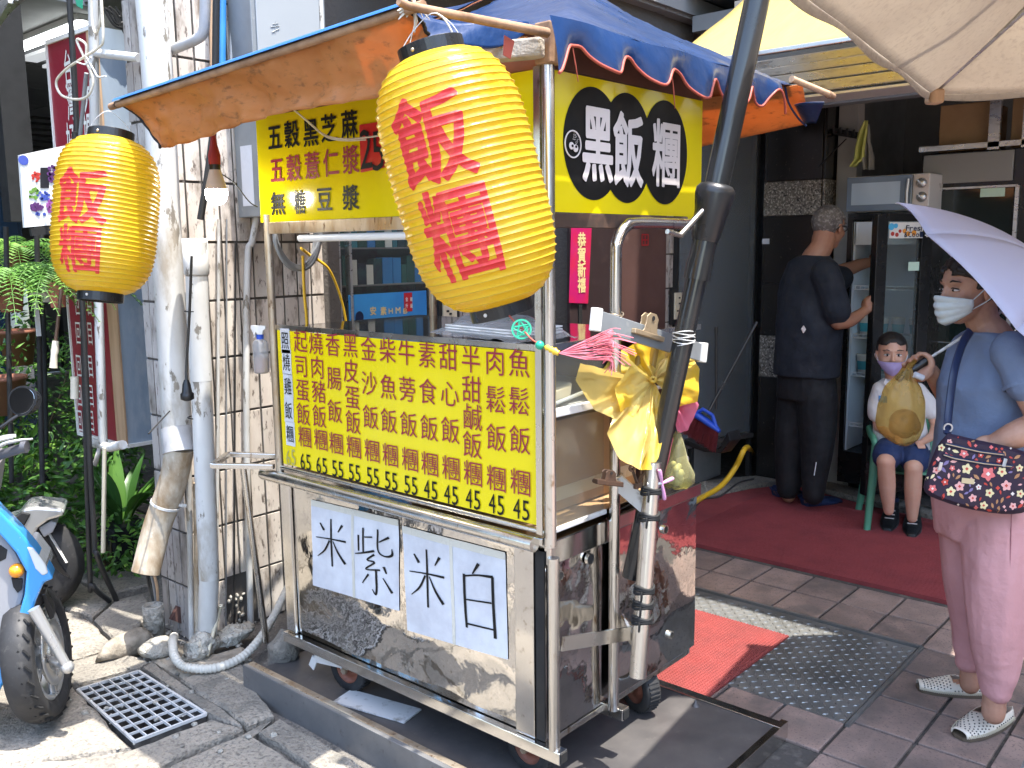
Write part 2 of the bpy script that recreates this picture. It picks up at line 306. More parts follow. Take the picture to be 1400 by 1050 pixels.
M['cardboard'] = mat('cardboard', (0.42, 0.26, 0.13), 0.85, var=(3, (0.34, 0.2, 0.1), 0.4, 0.7), bump=(20, 0.2, 0.004))
M['blackgranite'] = mat('black_granite', (0.016, 0.015, 0.014), 0.16, dirt=[(45, (0.09, 0.08, 0.055), 0.62, 0.74)])
M['specklegranite'] = mat('speckled_granite', (0.16, 0.145, 0.12), 0.25, var=(75, (0.5, 0.46, 0.4), 0.52, 0.6), dirt=(50, (0.03, 0.028, 0.025), 0.55, 0.62))
M['greywall'] = mat('grey_wall', (0.28, 0.275, 0.265), 0.85, var=(1.5, (0.16, 0.155, 0.15), 0.4, 0.7))
M['lightgreywall'] = mat('light_grey_wall', (0.40, 0.38, 0.35), 0.8, var=(2, (0.3, 0.29, 0.27), 0.4, 0.7))
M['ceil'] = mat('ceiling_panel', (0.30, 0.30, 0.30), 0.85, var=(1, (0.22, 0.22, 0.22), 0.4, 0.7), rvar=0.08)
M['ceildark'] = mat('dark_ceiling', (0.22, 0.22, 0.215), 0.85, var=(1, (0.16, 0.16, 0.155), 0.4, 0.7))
M['plaster'] = mat('street_plaster', (0.30, 0.28, 0.26), 0.85, var=(1, (0.2, 0.19, 0.18), 0.4, 0.7))
M['whiteplastic'] = mat('white_plastic', (0.75, 0.75, 0.73), 0.35)
M['cream'] = mat('cream_plastic', (0.62, 0.56, 0.42), 0.4)
M['bluetarp'] = mat('blue_tarp', (0.003, 0.030, 0.115), 0.33, var=(3, (0.003, 0.020, 0.075), 0.4, 0.7), dirt=(8, (0.03, 0.06, 0.14), 0.6, 0.85), bump=(5, 0.6, 0.02), bump2=(25, 0.4, 0.006), translucent=0.08, coat=0.2)
M['orangetarp'] = mat('orange_tarp', (0.66, 0.285, 0.09), 0.55, var=(4, (0.56, 0.23, 0.07), 0.4, 0.7), dirt=[(24, (0.30, 0.13, 0.05), 0.55, 0.72)], bump=(12, 0.5, 0.008), translucent=0.42, stretch=(1, 1, 2.5))
M['redtrim'] = mat('red_piping', (0.42, 0.09, 0.06), 0.6, translucent=0.15)
M['browntarp'] = mat('brown_underside', (0.40, 0.14, 0.06), 0.6, var=(4, (0.28, 0.1, 0.05), 0.4, 0.7), translucent=0.2)  # browner and darker than the orange flap cloth
M['parasol'] = mat('cream_canvas', (0.62, 0.56, 0.48), 0.8, var=(3, (0.56, 0.5, 0.43), 0.4, 0.7), dirt=(60, (0.5, 0.44, 0.38), 0.5, 0.7), bump=(220, 0.3, 0.003), bump2=(2.2, 0.4, 0.05), translucent=0.5)
M['yellowawning'] = mat('pale_yellow_awning', (0.80, 0.66, 0.24), 0.5, var=(3, (0.74, 0.6, 0.22), 0.4, 0.7), bump=(20, 0.2, 0.006), translucent=0.5, stretch=(1, 8, 1))
M['alu'] = mat('aluminium', (0.55, 0.54, 0.52), 0.3, 0.8, dirt=(9, (0.3, 0.28, 0.25), 0.55, 0.75), stretch=(1, 1, 4))
M['lamp'] = mat('lit_bulb', (1, 1, 1), 0.4, emit=((1, 0.95, 0.85), 14))
M['tubelight'] = mat('lit_tube', (1, 1, 1), 0.4, emit=((0.95, 1, 1), 2.5))
M['lamphousing'] = mat('bulb_housing', (0.62, 0.50, 0.40), 0.45)
M['redcloth'] = mat('red_tape', (0.35, 0.03, 0.025), 0.6)
M['signred'] = mat('maroon_sign_face', (0.28, 0.02, 0.035), 0.45, var=(2, (0.22, 0.016, 0.03), 0.4, 0.7), bump=(3, 0.3, 0.01))
M['signwhite'] = mat('sign_white', (0.75, 0.73, 0.68), 0.5)
M['wirewhite'] = mat('cream_cable', (0.62, 0.57, 0.46), 0.5, dirt=(30, (0.3, 0.26, 0.2), 0.6, 0.7))
M['cableblack'] = mat('black_cable', (0.02, 0.02, 0.02), 0.5)
M['cablegrey'] = mat('grey_cable', (0.22, 0.23, 0.24), 0.5)
M['hose'] = mat('ribbed_hose', (0.55, 0.53, 0.47), 0.6, dirt=(14, (0.35, 0.31, 0.25), 0.55, 0.75))
M['hoseyellow'] = mat('yellow_hose', (0.70, 0.42, 0.02), 0.45)
M['glassclear'] = glass('case_glass', (0.90, 0.91, 0.88), 0.0)
M['glassdoor'] = glass('shop_glass', (0.75, 0.8, 0.82), 0.04)
M['vinyl'] = glass('vinyl_screen', (0.50, 0.55, 0.58), 0.30, 0.12)

# ================================================================ GROUND
m = MB()
def gz(x, y):
    return -0.028 + 0.010 * noise.noise(V((x * 1.3, y * 1.3, 0))) + 0.004 * noise.noise(V((x * 6, y * 6, 3)))
# one sheet to the horizon: finely divided near the cart, coarse far away
def gsteps(a, b, fine0, fine1, st):
    r = [a, a / 2 if a else a, fine0]; k = fine0
    while k < fine1 - 1e-6: k += st; r.append(k)
    return r + [b / 2, b]
gx = gsteps(-150, 150, 0.2, 2.8, 0.05); gy = gsteps(-150, 150, 0.6, 5.6, 0.05)
vs = [(x, y, gz(x, y) if (0.2 <= x <= 2.8 and 0.6 <= y <= 5.6) else -0.03) for x in gx for y in gy]
ny = len(gy)
# a hole is left in the sheet for the drain pit
def inpit(i, j): return 1.30 < (gx[i] + gx[i + 1]) / 2 < 1.55 and 2.80 < (gy[j] + gy[j + 1]) / 2 < 3.30
m.add(vs, [(i * ny + j, (i + 1) * ny + j, (i + 1) * ny + j + 1, i * ny + j + 1) for i in range(len(gx) - 1) for j in range(ny - 1) if not inpit(i, j)], True)
ground = struct(m.build('ground', M['asphalt']))

def slab(pix, z, h, name='concrete_slab', ma='concrete', jag=0.006, zt=0.0):
    pts = [onz(x, y, z) for x, y in pix]; out = []
    for a, b in zip(pts, pts[1:] + pts[:1]):          # broken, uneven edges
        k = max(1, int((b - a).length / 0.035))
        for i in range(k):
            q = a.lerp(b, i / k)
            if i: q += V((noise.noise(q * 14), noise.noise(q * 14 + V((9, 9, 9))), 0)) * jag * 2
            out.append(q)
    mb = MB(); c = sum((q for q in out), V()) / len(out); n = len(out)
    top = [V((q.x, q.y, z + 0.006 * noise.noise(q * 5))) for q in out]
    inn = [c + (q - c) * (1 - 0.012 / max(0.05, (q - c).length)) + V((0, 0, 0.004)) for q in top]
    mb.add(inn + [q - V((0, 0, 0.006)) for q in top] + [q - V((0, 0, h)) for q in top], [tuple(range(n))] + [(i, i + n, (i + 1) % n + n, (i + 1) % n) for i in range(n)] + [(i + n, i + 2 * n, (i + 1) % n + 2 * n, (i + 1) % n + n) for i in range(n)])
    return mb.build(name, M[ma], ground)
# (photo pixels) slabs of broken street concrete round the drain
slab([(246, 929), (327, 905), (374, 976), (337, 992), (290, 958)], 0.006, 0.05)
slab([(380, 982), (352, 1000), (425, 1047), (640, 1180), (700, 1150), (520, 1062)], 0.0, 0.05)
slab([(372, 984), (312, 1012), (234, 1047), (150, 1100), (150, 1260), (600, 1260), (640, 1185), (420, 1053), (345, 1007)], -0.006, 0.05)
GR = [V((1.30, 2.80, 0)), V((1.55, 2.78, 0)), V((1.56, 3.28, 0)), V((1.34, 3.31, 0))]
# the slab with the drain in it: four pieces round the opening
slab([(184, 1026), (294, 985), (333, 996), (228, 1042), (140, 1095), (60, 1130), (-140, 1180), (-60, 1060)], 0.0, 0.05)
slab([(293, 981), (194, 913), (206, 906), (243, 931), (288, 960), (332, 994)], 0.0, 0.05)
slab([(180, 1024), (98, 937), (60, 905), (-140, 960), (-300, 1100), (-160, 1160), (-70, 1058)], -0.002, 0.05)
slab([(100, 934), (190, 912), (203, 905), (158, 888), (96, 905), (66, 903)], 0.0, 0.05)
slab([(68, 830), (124, 848), (157, 884), (96, 902), (58, 898), (40, 860)], 0.012, 0.06)
slab([(128, 846), (160, 820), (196, 812), (206, 830), (196, 848), (161, 880)], 0.02, 0.06)
slab([(60, 822), (105, 795), (158, 817), (126, 842)], 0.01, 0.06)
slab([(150, 812), (110, 792), (120, 775), (200, 770), (205, 800)], 0.005, 0.05)
slab([(56, 892), (64, 832), (30, 800), (-120, 820), (-200, 950), (-140, 955), (40, 905)], -0.004, 0.05)
slab([(206, 902), (240, 880), (300, 895), (334, 884), (340, 900), (250, 926)], 0.004, 0.05, ma='rock')

# rocks and rubble by the pipes
def rock(c, r, seed, name, ma='rock', parent=None, rough=0.35, M_=None, label=None):
    mb = MB(); mb.ball((0, 0, 0), 1, 14, 10)
    for i, q in enumerate(mb.v):
        d = 1 + rough * noise.noise(q * 1.4 + V((seed, seed * 2, 0))) + rough * 0.35 * noise.noise(q * 5 + V((seed, 0, 0)))
        q = V((q.x * r[0], q.y * r[1], q.z * r[2])) * d
        mb.v[i] = (M_ @ q if M_ else q) + V(c)
    o = mb.build(name, M[ma], parent, weld=True); return o
RZ = lambda a: Matrix.Rotation(radians(a), 3, 'Z')
p_ = onz(173, 882, 0.03); r1 = rock(p_, (0.13, 0.045, 0.05), 3, 'stone', M_=RZ(8)); tag(r1, 'long rounded tan stone lying behind the drain grate', 'stone')
p_ = onz(216, 886, 0.03); r2 = rock(p_, (0.075, 0.07, 0.035), 8, 'concrete_lump', 'rubble', rough=0.2); tag(r2, 'pebbly grey concrete lump left of the bent white hose end', 'stone')
p_ = onz(273, 885, 0.04); r3 = rock(p_, (0.07, 0.06, 0.055), 12, 'concrete_lump', 'rubble', rough=0.7); tag(r3, 'crumbled pale mortar heap inside the curve of the white hose', 'stone')
p_ = onz(320, 868, 0.03); r4 = rock(p_, (0.09, 0.05, 0.035), 15, 'concrete_lump', 'rubble', rough=0.6); tag(r4, 'flat white broken stone behind the white hose', 'stone')
p_ = onz(388, 893, 0.07); r5 = rock(p_, (0.06, 0.06, 0.085), 21, 'concrete_lump', 'concrete', rough=0.35); tag(r5, 'rough grey concrete lump behind the cart platform, under the cabinet corner', 'stone')
p_ = onz(410, 870, 0.05); r6 = rock(p_, (0.07, 0.06, 0.07), 26, 'concrete_lump', 'concrete', rough=0.35); tag(r6, 'dark concrete lump in the shade under the cart, beside the caster', 'stone')
random.seed(5); mb = MB()
for i in range(150):
    px = random.uniform(195, 345); py = 905 - (px - 195) * 0.1 + random.uniform(-55, 12); q = onz(px, py, 0.0)
    if random.random() < 0.5: q = onz(random.uniform(60, 380), random.uniform(850, 1040), 0.004)
    r_ = random.uniform(0.003, 0.012) if random.random() < 0.8 else random.uniform(0.010, 0.017)
    mb.ball(q, (r_, r_ * random.uniform(.6, 1.2), r_ * 0.6), 5, 4)
tag(mb.build('gravel', M['rubble']), 'scattered grit and broken mortar chips along the foot of the tiled pillar', 'gravel', kind='stuff')

# drain grate: frame, bars
pit = MB(); a, b, c, d = GR; dn = V((0, 0, -0.35)); up_ = V((0, 0, -0.006))
for p, q in ((a, b), (b, c), (c, d), (d, a)): pit.add([p + up_, q + up_, q + dn, p + dn], [(0, 1, 2, 3)])
pit.add([p + dn for p in GR], [(0, 1, 2, 3)]); struct(pit.build('drain_pit', M['grout'], ground))
g = thing('drain_grate', 'pale steel drain grate of square cells set in the street concrete', 'drain grate', (1.44, 3.04, 0))
mb = MB()
for p, q in ((a, b), (b, c), (c, d), (d, a)): mb.bar(p, q, 0.009, 0.010)
mb.build('frame', M['zinc'], g)
for k in range(1, 9):
    t = k / 9; mb = MB(); mb.bar(a.lerp(d, t), b.lerp(c, t), 0.0045, 0.009); mb.build('bar', M['zinc'], g)
for k in range(1, 6):
    t = k / 6; mb = MB(); mb.bar(a.lerp(b, t) + V((0, 0, .001)), d.lerp(c, t) + V((0, 0, .001)), 0.0045, 0.010); mb.build('bar', M['zinc'], g)

# ================================================================ ARCADE FLOOR: bed + single tiles
mb = MB(); mb.box((2.68, -6, -0.2), (12, 6.5, -0.012)); mb.box((1.1, -6, -0.2), (2.68, 1.19, -0.012))
floor = struct(mb.build('arcade_floor', M['grout']))
mb = MB(); mb.box((1.1, -8, -0.3), (12, -0.62, 0.0)); struct(mb.build('far_paving', M['floortile']))
proto = MB(); proto.box((-0.119, -0.1015, -0.012), (0.119, 0.1015, 0)); tile0 = proto.build('tile', M['floortile'], floor, bevel=0.003)
first = True; ntile = 0
cand = []
for i in range(-7, 8):
    for j in range(-7, 8):
        cx = 2.68 + 0.25 * (i + 0.5); cy = 1.05 + 0.215 * (j + 0.5)
        if cx < 1.15: continue
        if 2.88 < cx < 3.68 and 1.05 < cy < 2.6: continue           # checker plate
        if cx < 2.68 and cy > 1.15: continue                        # platform
        if cx > 4.25 and cy > 0.3: continue                                     # under the carpet
        if cy > 2.75 or cy < -0.55: continue
        pr = (V((cx, cy, 0)) - EYE); dd = pr.dot(CF)
        if dd < 0.3: continue
        X = 700 + FPX * pr.dot(CR) / dd; Y = 525 - FPX * pr.dot(CU) / dd
        if -60 < X < 1480 and Y < 1130: cand.append((cx, cy))
for cx, cy in cand:
    t = tile0 if first else tile0.copy()
    if not first: COL.objects.link(t)
    first = False; t.location = (cx, cy, random.uniform(-0.0012, 0.0012)); t.rotation_euler = (random.uniform(-.004, .004), random.uniform(-.004, .004), 0)
# checker plate with raised bars
cp = MB(); cp.box((2.90, 1.055, -0.012), (3.655, 2.55, 0.002)); plate = thing('checker_plate', 'dark steel checker plate let into the arcade tiles beside the cart', 'floor plate', (3.28, 1.8, 0))
cp.build('plate', M['diamond'], plate)
cb = MB(); k = 0
for i in range(24):
    for j in range(50):
        x = 2.918 + i * 0.0315; y = 1.068 + j * 0.0296
        if x > 3.64 or y > 2.53: continue
        a_ = radians(45 if (i + j) % 2 else -45); c_, s_ = cos(a_), sin(a_); L_, W_ = 0.0125, 0.0034
        base = [(L_ * c_, L_ * s_), (-W_ * s_, W_ * c_), (-L_ * c_, -L_ * s_), (W_ * s_, -W_ * c_)]
        cb.add([(x + u, y + v, 0.0024) for u, v in base] + [(x + u * .5, y + v * .5, 0.0055) for u, v in base], [(4, 5, 6, 7), (0, 1, 5, 4), (1, 2, 6, 5), (2, 3, 7, 6), (3, 0, 4, 7)])
cb.build('tread_bars', M['diamond'], plate)['kind'] = 'stuff'
fr = MB(); fr.bar((2.885, 1.04, 0.004), (3.67, 1.04, 0.004), 0.014, 0.012); fr.bar((3.668, 1.04, 0.004), (3.668, 2.6, 0.004), 0.016, 0.014); fr.build('edge_frame', M['diamond'], plate)
# small red rubber mat with a studded top
mt = MB(); x0, x1, y0, y1 = 2.66, 3.43, 1.49, 2.35
mt.box((x0, y0, 0.003), (x1, y1, 0.010)); rm = thing('rubber_mat', 'small bright red studded rubber mat half under the cart', 'mat', (3.05, 1.9, 0)); mt.build('mat_base', M['redmat'], rm)
st = MB(); s_ = 0.0135; nx_, ny_ = int((x1 - x0) / s_), int((y1 - y0) / s_)
for i in range(nx_):
    for j in range(ny_):
        x = x0 + s_ * (i + .5); y = y0 + s_ * (j + .5); r_ = s_ * 0.36
        st.add([(x - r_, y - r_, .0102), (x + r_, y - r_, .0102), (x + r_, y + r_, .0102), (x - r_, y + r_, .0102), (x, y, .0165)], [(0, 1, 4), (1, 2, 4), (2, 3, 4), (3, 0, 4)])
st.build('studs', M['redmat'], rm)['kind'] = 'stuff'
# big carpet in front of the shop
cm = MB(); cpts = [(4.235, 2.62), (4.235, -0.2), (6.6, -0.2), (6.6, 1.1), (5.45, 1.42), (5.52, 1.9), (5.72, 2.52), (5.45, 2.66), (4.95, 2.82), (4.4, 2.9)]
cm.prism([(x, y, -0.011) for x, y in cpts], (0, 0, 0.022)); cz = cm.build('carpet', M['redcarpet']); tag(cz, 'wide dark red carpet in front of the shop fridges', 'carpet')
wv = MB()
for k in range(150):
    x = 4.245 + k * 0.0155
    if x > 6.55: break
    ya = 2.6 if x < 5.0 else 2.6
    wv.bar((x, -0.15, 0.0118), (x, 2.55 if x < 5.4 else 1.3, 0.0118), 0.005, 0.003)
wv.build('woven_ribs', M['redcarpet'], cz)['kind'] = 'stuff'
# stone threshold behind the carpet
kb = MB(); kb.prism([(4.6, 3.0, 0), (4.95, 2.84, 0), (5.45, 2.68, 0), (5.74, 2.54, 0), (5.56, 1.9, 0), (5.47, 1.44, 0), (5.6, 1.4, 0), (5.75, 1.9, 0), (5.95, 2.6, 0), (5.5, 2.9, 0), (5.0, 3.1, 0)], (0, 0, 0.035))
struct(kb.build('stone_kerb', M['concrete'], bevel=0.004))

# ================================================================ STEEL PLATFORM UNDER THE CART
pf = thing('steel_platform', 'low dark steel platform the food cart stands on', 'platform', (2.2, 2.0, 0))
mb = MB(); mb.box((1.76, 1.19, 0.045), (2.68, 2.84, 0.052)); mb.build('deck', M['darksteel'], pf)
mb = MB(); mb.box((1.742, 1.19, -0.03), (1.760, 2.845, 0.092)); mb.build('side_plate', M['platform_side'], pf, bevel=0.002)
mb = MB(); mb.box((1.76, 1.19, 0.080), (1.785, 2.84, 0.0925)); mb.build('lip', M['tube_rusty'], pf, bevel=0.002)
mb = MB(); mb.box((2.64, 1.165, 0.0525), (2.68, 2.84, 0.058)); mb.box((1.745, 1.165, -0.01), (2.70, 1.189, 0.056)); mb.build('edge_strip', M['steel_flat'], pf, bevel=0.002)
mb = MB(); mb.lathe([(0.014, 0), (0.011, .006), (0.005, .012), (0.004, .02), (0.0, .022)], onz(951, 965, 0.052), n=10); mb.build('bolt', M['darksteel'], pf)
mb = MB(); mb.cbox(onz(515, 965, 0.058), (0.10, 0.30, 0.006), RZ(12)); tag(mb.build('shim', M['zinc']), 'pale thin metal shim under the front caster', 'metal plate')

# ================================================================ TILED PILLAR AND ARCADE WALLS
mb = MB(); mb.box((1.875, 3.408, -0.05), (2.62, 3.65, 3.6)); pil = struct(mb.build('tiled_pillar', M['mortar']))
def tile_face(parent, o, u, n, cols, rows, tw, th, pw, ph, ma, skip=None, z0=0.0):
    """single tiles on a wall: o lower start, u along, n outward"""
    u, n = V(u), V(n); protos = []
    for q in range(3):
        b = MB(); jt = [random.uniform(-.001, .001) for _ in range(4)]
        z_ = V((0, 0, 1)); b.add([u * (sx * tw / 2) + z_ * (sz * th / 2) + n * d_ for d_ in (0, 0.0075) for sx, sz in ((-1, -1), (1, -1), (1, 1), (-1, 1))], [(0, 1, 2, 3), (4, 5, 6, 7), (0, 1, 5, 4), (1, 2, 6, 5), (2, 3, 7, 6), (3, 0, 4, 7)])
        protos.append(b)
    t0 = []
    for c in range(cols):
        for r in range(rows):
            pos = V(o) + u * (c * pw + pw / 2) + V((0, 0, r * ph + ph / 2 + z0))
            if skip and skip(pos, c, r): continue
            k = random.randrange(3)
            while len(t0) <= 2: t0.append(None)
            if t0[k] is None: t = protos[k].build('tile', M[ma], None, bevel=0.0012); t0[k] = t
            else: t = t0[k].copy(); COL.objects.link(t)
            t.parent = parent; t.location = pos + n * random.uniform(0, 0.0025)
            t.rotation_euler = (random.uniform(-.006, .006), random.uniform(-.006, .006), random.uniform(-.008, .008))
# face towards the cart (-y): rows of vertical tiles; a broken patch at the foot
def brk(p, c, r): return p.z < 0.22 and 2.0 < p.x < 2.16 or (p.z < 0.30 and 2.03 < p.x < 2.1)
tile_face(pil, (1.878, 3.400 + 0.008, -0.028), (1, 0, 0), (0, -1, 0), 10, 15, 0.064, 0.227, 0.0735, 0.2375, 'walltile', brk)
tile_face(pil, (1.875, 3.650, -0.028), (0, -1, 0), (-1, 0, 0), 4, 15, 0.052, 0.227, 0.060, 0.2375, 'walltile_shaded')  # same pillar tiles in the shaded copy, on the side out of the sun
# wall behind the cart
mb = MB(); mb.box((2.62, 3.42, -0.05), (2.72, 3.6, 3.0)); mb.box((3.36, 3.42, -0.05), (3.95, 3.6, 3.0)); mb.box((2.72, 3.42, -0.05), (3.36, 3.6, 0.9)); mb.box((2.72, 3.42, 2.3), (3.36, 3.6, 3.0)); mb.box((3.95, 3.0, -0.05), (4.85, 3.6, 3.0)); mb.box((4.85, 3.01, -0.05), (5.2, 3.6, 3.0))
mb.box((2.55, 3.605, 0), (12.2, 3.7, 3.0)); bw = struct(mb.build('arcade_wall', M['mortar']))
tile_face(bw, (3.365, 3.418, 0.92), (1, 0, 0), (0, -1, 0), 7, 5, 0.070, 0.225, 0.080, 0.2375, 'walltile_shaded')
tile_face(bw, (4.86, 3.008, 0.92), (1, 0, 0), (0, -1, 0), 4, 6, 0.070, 0.20, 0.078, 0.2095, 'walltile_shaded')
# shop window with posters behind the cart
sw = thing('shop_window', 'shop window with blue posters seen through the cart opening', 'window', (3.04, 3.45, 0.9))
mb = MB(); mb.box((2.72, 3.44, 0.9), (2.745, 3.48, 2.3)); mb.box((3.335, 3.44, 0.9), (3.36, 3.48, 2.3)); mb.box((2.745, 3.44, 0.9), (3.335, 3.48, 0.93)); mb.box((2.745, 3.44, 2.27), (3.335, 3.48, 2.3)); mb.box((2.80, 3.443, 0.93), (2.815, 3.478, 2.27)); mb.build('frame', M['alu'], sw, bevel=0.002)
mb = MB(); mb.box((2.745, 3.458, 0.93), (3.335, 3.462, 2.27)); mb.build('pane', M['glassclear'], sw)
M['posterblue'] = mat('poster_blue', (0.05, 0.30, 0.66), 0.4, var=(1.5, (0.03, 0.16, 0.45), 0.35, 0.65)); M['posterdark'] = mat('poster_dark', (0.012, 0.02, 0.05), 0.4, var=(6, (0.02, 0.09, 0.10), 0.45, 0.6))
M['gold'] = mat('gold_print', (0.75, 0.60, 0.28), 0.4); M['navyprint'] = mat('navy_print', (0.01, 0.02, 0.06), 0.4); M['tealbox'] = mat('teal_goods', (0.05, 0.30, 0.38), 0.5, rvar=0.4); M['greenbox'] = mat('dark_green_goods', (0.02, 0.10, 0.09), 0.5, rvar=0.5); M['redprint'] = mat('red_print', (0.5, 0.02, 0.03), 0.45)
mb = MB(); mb.box((2.79, 3.450, 0.95), (3.30, 3.454, 1.385)); po = thing('poster', 'blue drink poster with gold lettering inside the shop window', 'poster', (3.05, 3.47, 1.1)); mb.build('sheet', M['posterblue'], po)
tx = MB(); pf_ = lambda px, py: ony(px, py, 3.449)
for ch, cx, cy, s_ in (('安', 510, 425, 16), ('素', 524, 425, 16), ('H', 534, 425, 10), ('M', 544, 424, 12), ('B', 554, 425, 10), ('雙', 510, 441, 15), ('效', 524, 442, 14), ('好', 540, 441, 14), ('體', 552, 442, 13), ('力', 563, 442, 12)):
    char_at(tx, ch, pf_(cx, cy), (1, 0, 0), (0, 0, 1), (0, -1, 0), s_ / 385, s_ / 345 * .92, 0.025, 0.001)
tx.build('lettering', M['gold'], po)
mb = MB(); mb.cbox(pf_(558, 413) , (0.055, 0.002, 0.095)); mb.build('red_badge', M['redprint'], po)
tx = MB()
for ch, cx, cy in (('全', 555.5, 409), ('新', 562, 409), ('升', 555.5, 418), ('級', 562, 418)): char_at(tx, ch, pf_(cx, cy), (1, 0, 0), (0, 0, 1), (0, -1, 0), 0.017, 0.022, 0.03, 0.003)
tx.build('badge_lettering', M['signwhite'], po)
mb = MB(); mb.loft([((2.86, 3.447, 0.95), (.06, 0, 0), (0, .001, 0)), ((2.87, 3.447, 1.10), (.055, 0, 0), (0, .001, 0)), ((2.85, 3.447, 1.2), (.035, 0, 0), (0, .001, 0)), ((2.845, 3.447, 1.25), (.012, 0, 0), (0, .001, 0))], 12); mb.ball((2.85, 3.447, 1.275), (.026, .001, .03), 12, 8); mb.build('figure_print', M['navyprint'], po)
# goods on shelves behind the glass
sh = thing('shop_shelf', 'dim shelves with packaged goods behind the shop window', 'shelf', (3.05, 3.56, 1.4))
mb = MB(); mb.box((2.73, 3.58, 0.9), (3.35, 3.6, 2.3)); mb.build('back_panel', M['posterdark'], sh)
for z_ in (1.42, 1.60, 1.78, 1.96):
    mb = MB(); mb.box((2.74, 3.48, z_), (3.34, 3.579, z_ + 0.008)); mb.build('shelf_board', M['greymetal'], sh)
random.seed(11)
gp = {}
for z_, row in ((1.428, 'lowest'), (1.608, 'second'), (1.788, 'third'), (1.968, 'top')):
    x = 2.75; nth = 0
    while x < 3.3:
        w_ = random.uniform(0.035, 0.07); h_ = random.uniform(0.09, 0.15)
        b = MB(); b.box((x, 3.50, z_), (x + w_ - .004, 3.55, z_ + h_)); nth += 1; kk = random.choice([('tealbox', 'teal'), ('greenbox', 'dark green'), ('greenbox', 'dark green'), ('posterdark', 'near black'), ('posterblue', 'blue'), ('signwhite', 'white')]); o = b.build('package', M[kk[0]])
        tag(o, '%s %s packet, %s from the left on the %s shelf behind the shop window' % ('narrow' if w_ < .05 else 'wide', kk[1], ('first', 'second', 'third', 'fourth', 'fifth', 'sixth', 'seventh', 'eighth', 'ninth', 'tenth', 'eleventh', 'twelfth', 'thirteenth', 'fourteenth', 'fifteenth')[nth - 1], row), 'box', 'packaged goods behind the shop window'); x += w_
# dark door, couplets, brown board
dr = thing('dark_door', 'dark brown doorway panel with red new year couplets behind the cart', 'door', (4.2, 3.0, 0))
mb = MB(); mb.box((3.90, 2.975, 0.0), (4.36, 2.995, 2.6)); mb.build('panel', M['darkbrown'], dr, bevel=0.002)
mb = MB(); mb.box((3.97, 2.968, 0.0), (4.00, 2.976, 2.6)); mb.build('batten', M['blackmatte'], dr)
bb = MB(); bb.box((4.365, 2.96, 0.0), (4.84, 2.99, 2.6)); tag(bb.build('brown_board', M['brownboard'], bevel=0.002), 'plain brown door leaf with a faint red stamp behind the cart', 'door')
M['coupletred'] = mat('couplet_red', (0.52, 0.015, 0.06), 0.45, var=(5, (0.45, 0.01, 0.12), 0.4, 0.6), dirt=(20, (0.55, 0.12, 0.02), 0.66, 0.75))
cy_ = 2.966; tl, tr, br_, bl = ony(781, 311, cy_), ony(809, 310, cy_), ony(804, 415, cy_), ony(778, 414, cy_)
mb = MB(); mb.prism([tl, tr, br_, bl], (0, .0015, 0)); cpl = mb.build('couplet', M['coupletred']); tag(cpl, 'red new year couplet with gold characters hung on the dark door', 'couplet')
tx = MB()
for k, ch in enumerate('恭賀新禧'): char_at(tx, ch, ony(795, 328 + k * 20.5, cy_), (1, 0, 0), (0, 0, 1), (0, -1, 0), 0.075, 0.082, 0.03, 0.002)
tx.build('lettering', M['gold'], cpl)
mb = MB(); mb.prism([ony(745, 365, cy_), ony(757, 363, cy_), ony(757, 412, cy_), ony(745, 412, cy_)], (0, .0015, 0)); c2 = mb.build('couplet', M['coupletred']); tag(c2, 'second red couplet with a gold knot print, half behind the cart corner post', 'couplet')
mb = MB(); q = ony(751, 403, cy_ - .002); mb.tube([q + V((.02 * cos(a) * (1 + .3 * cos(3 * a)), 0, .03 * sin(a) * (1 + .25 * cos(2 * a)))) for a in [2 * pi * k / 24 for k in range(24)]], 0.003, 5, closed=True); mb.build('gold_print', M['gold'], c2)
st_ = MB(); q = ony(882, 328, 2.957)
for dx, dz, w_, h_ in ((0, .03, .07, .006), (0, -.03, .07, .006), (-.033, 0, .006, .06), (.033, 0, .006, .06), (0, 0, .05, .006), (0, 0, .006, .05)): st_.cbox(q + V((dx, 0, dz)), (w_, .0015, h_))
st_.build('red_stamp', M['redprint'], bpy.data.objects['brown_board'])
# wall sockets on the tile strips
def outlet(px, py, y, lab):
    q = ony(px, py, y); t = thing('wall_socket', lab, 'socket', q)
    b = MB(); b.cbox(q, (0.15, 0.02, 0.23)); b.build('mount', M['blackmatte'], t, bevel=.002)
    b = MB(); b.cbox(q + V((.0, -.014, 0)), (0.10, 0.012, 0.165)); b.build('cover', M['cream'], t, bevel=0.003)
    for dx, dz in ((0, .05), (.0, .015), (0.02, -.01), (0, -.045), (-.02, -.03)):
        b = MB(); b.cbox(q + V((dx, -.021, dz)), (0.018, 0.003, 0.010)); b.build('hole', M['blackmatte'], t)
outlet(925, 418, 2.985, 'cream wall socket box on the tile strip behind the leaning pole')
outlet(612, 417, 3.395, 'cream wall socket on the tile strip behind the hanging lantern')

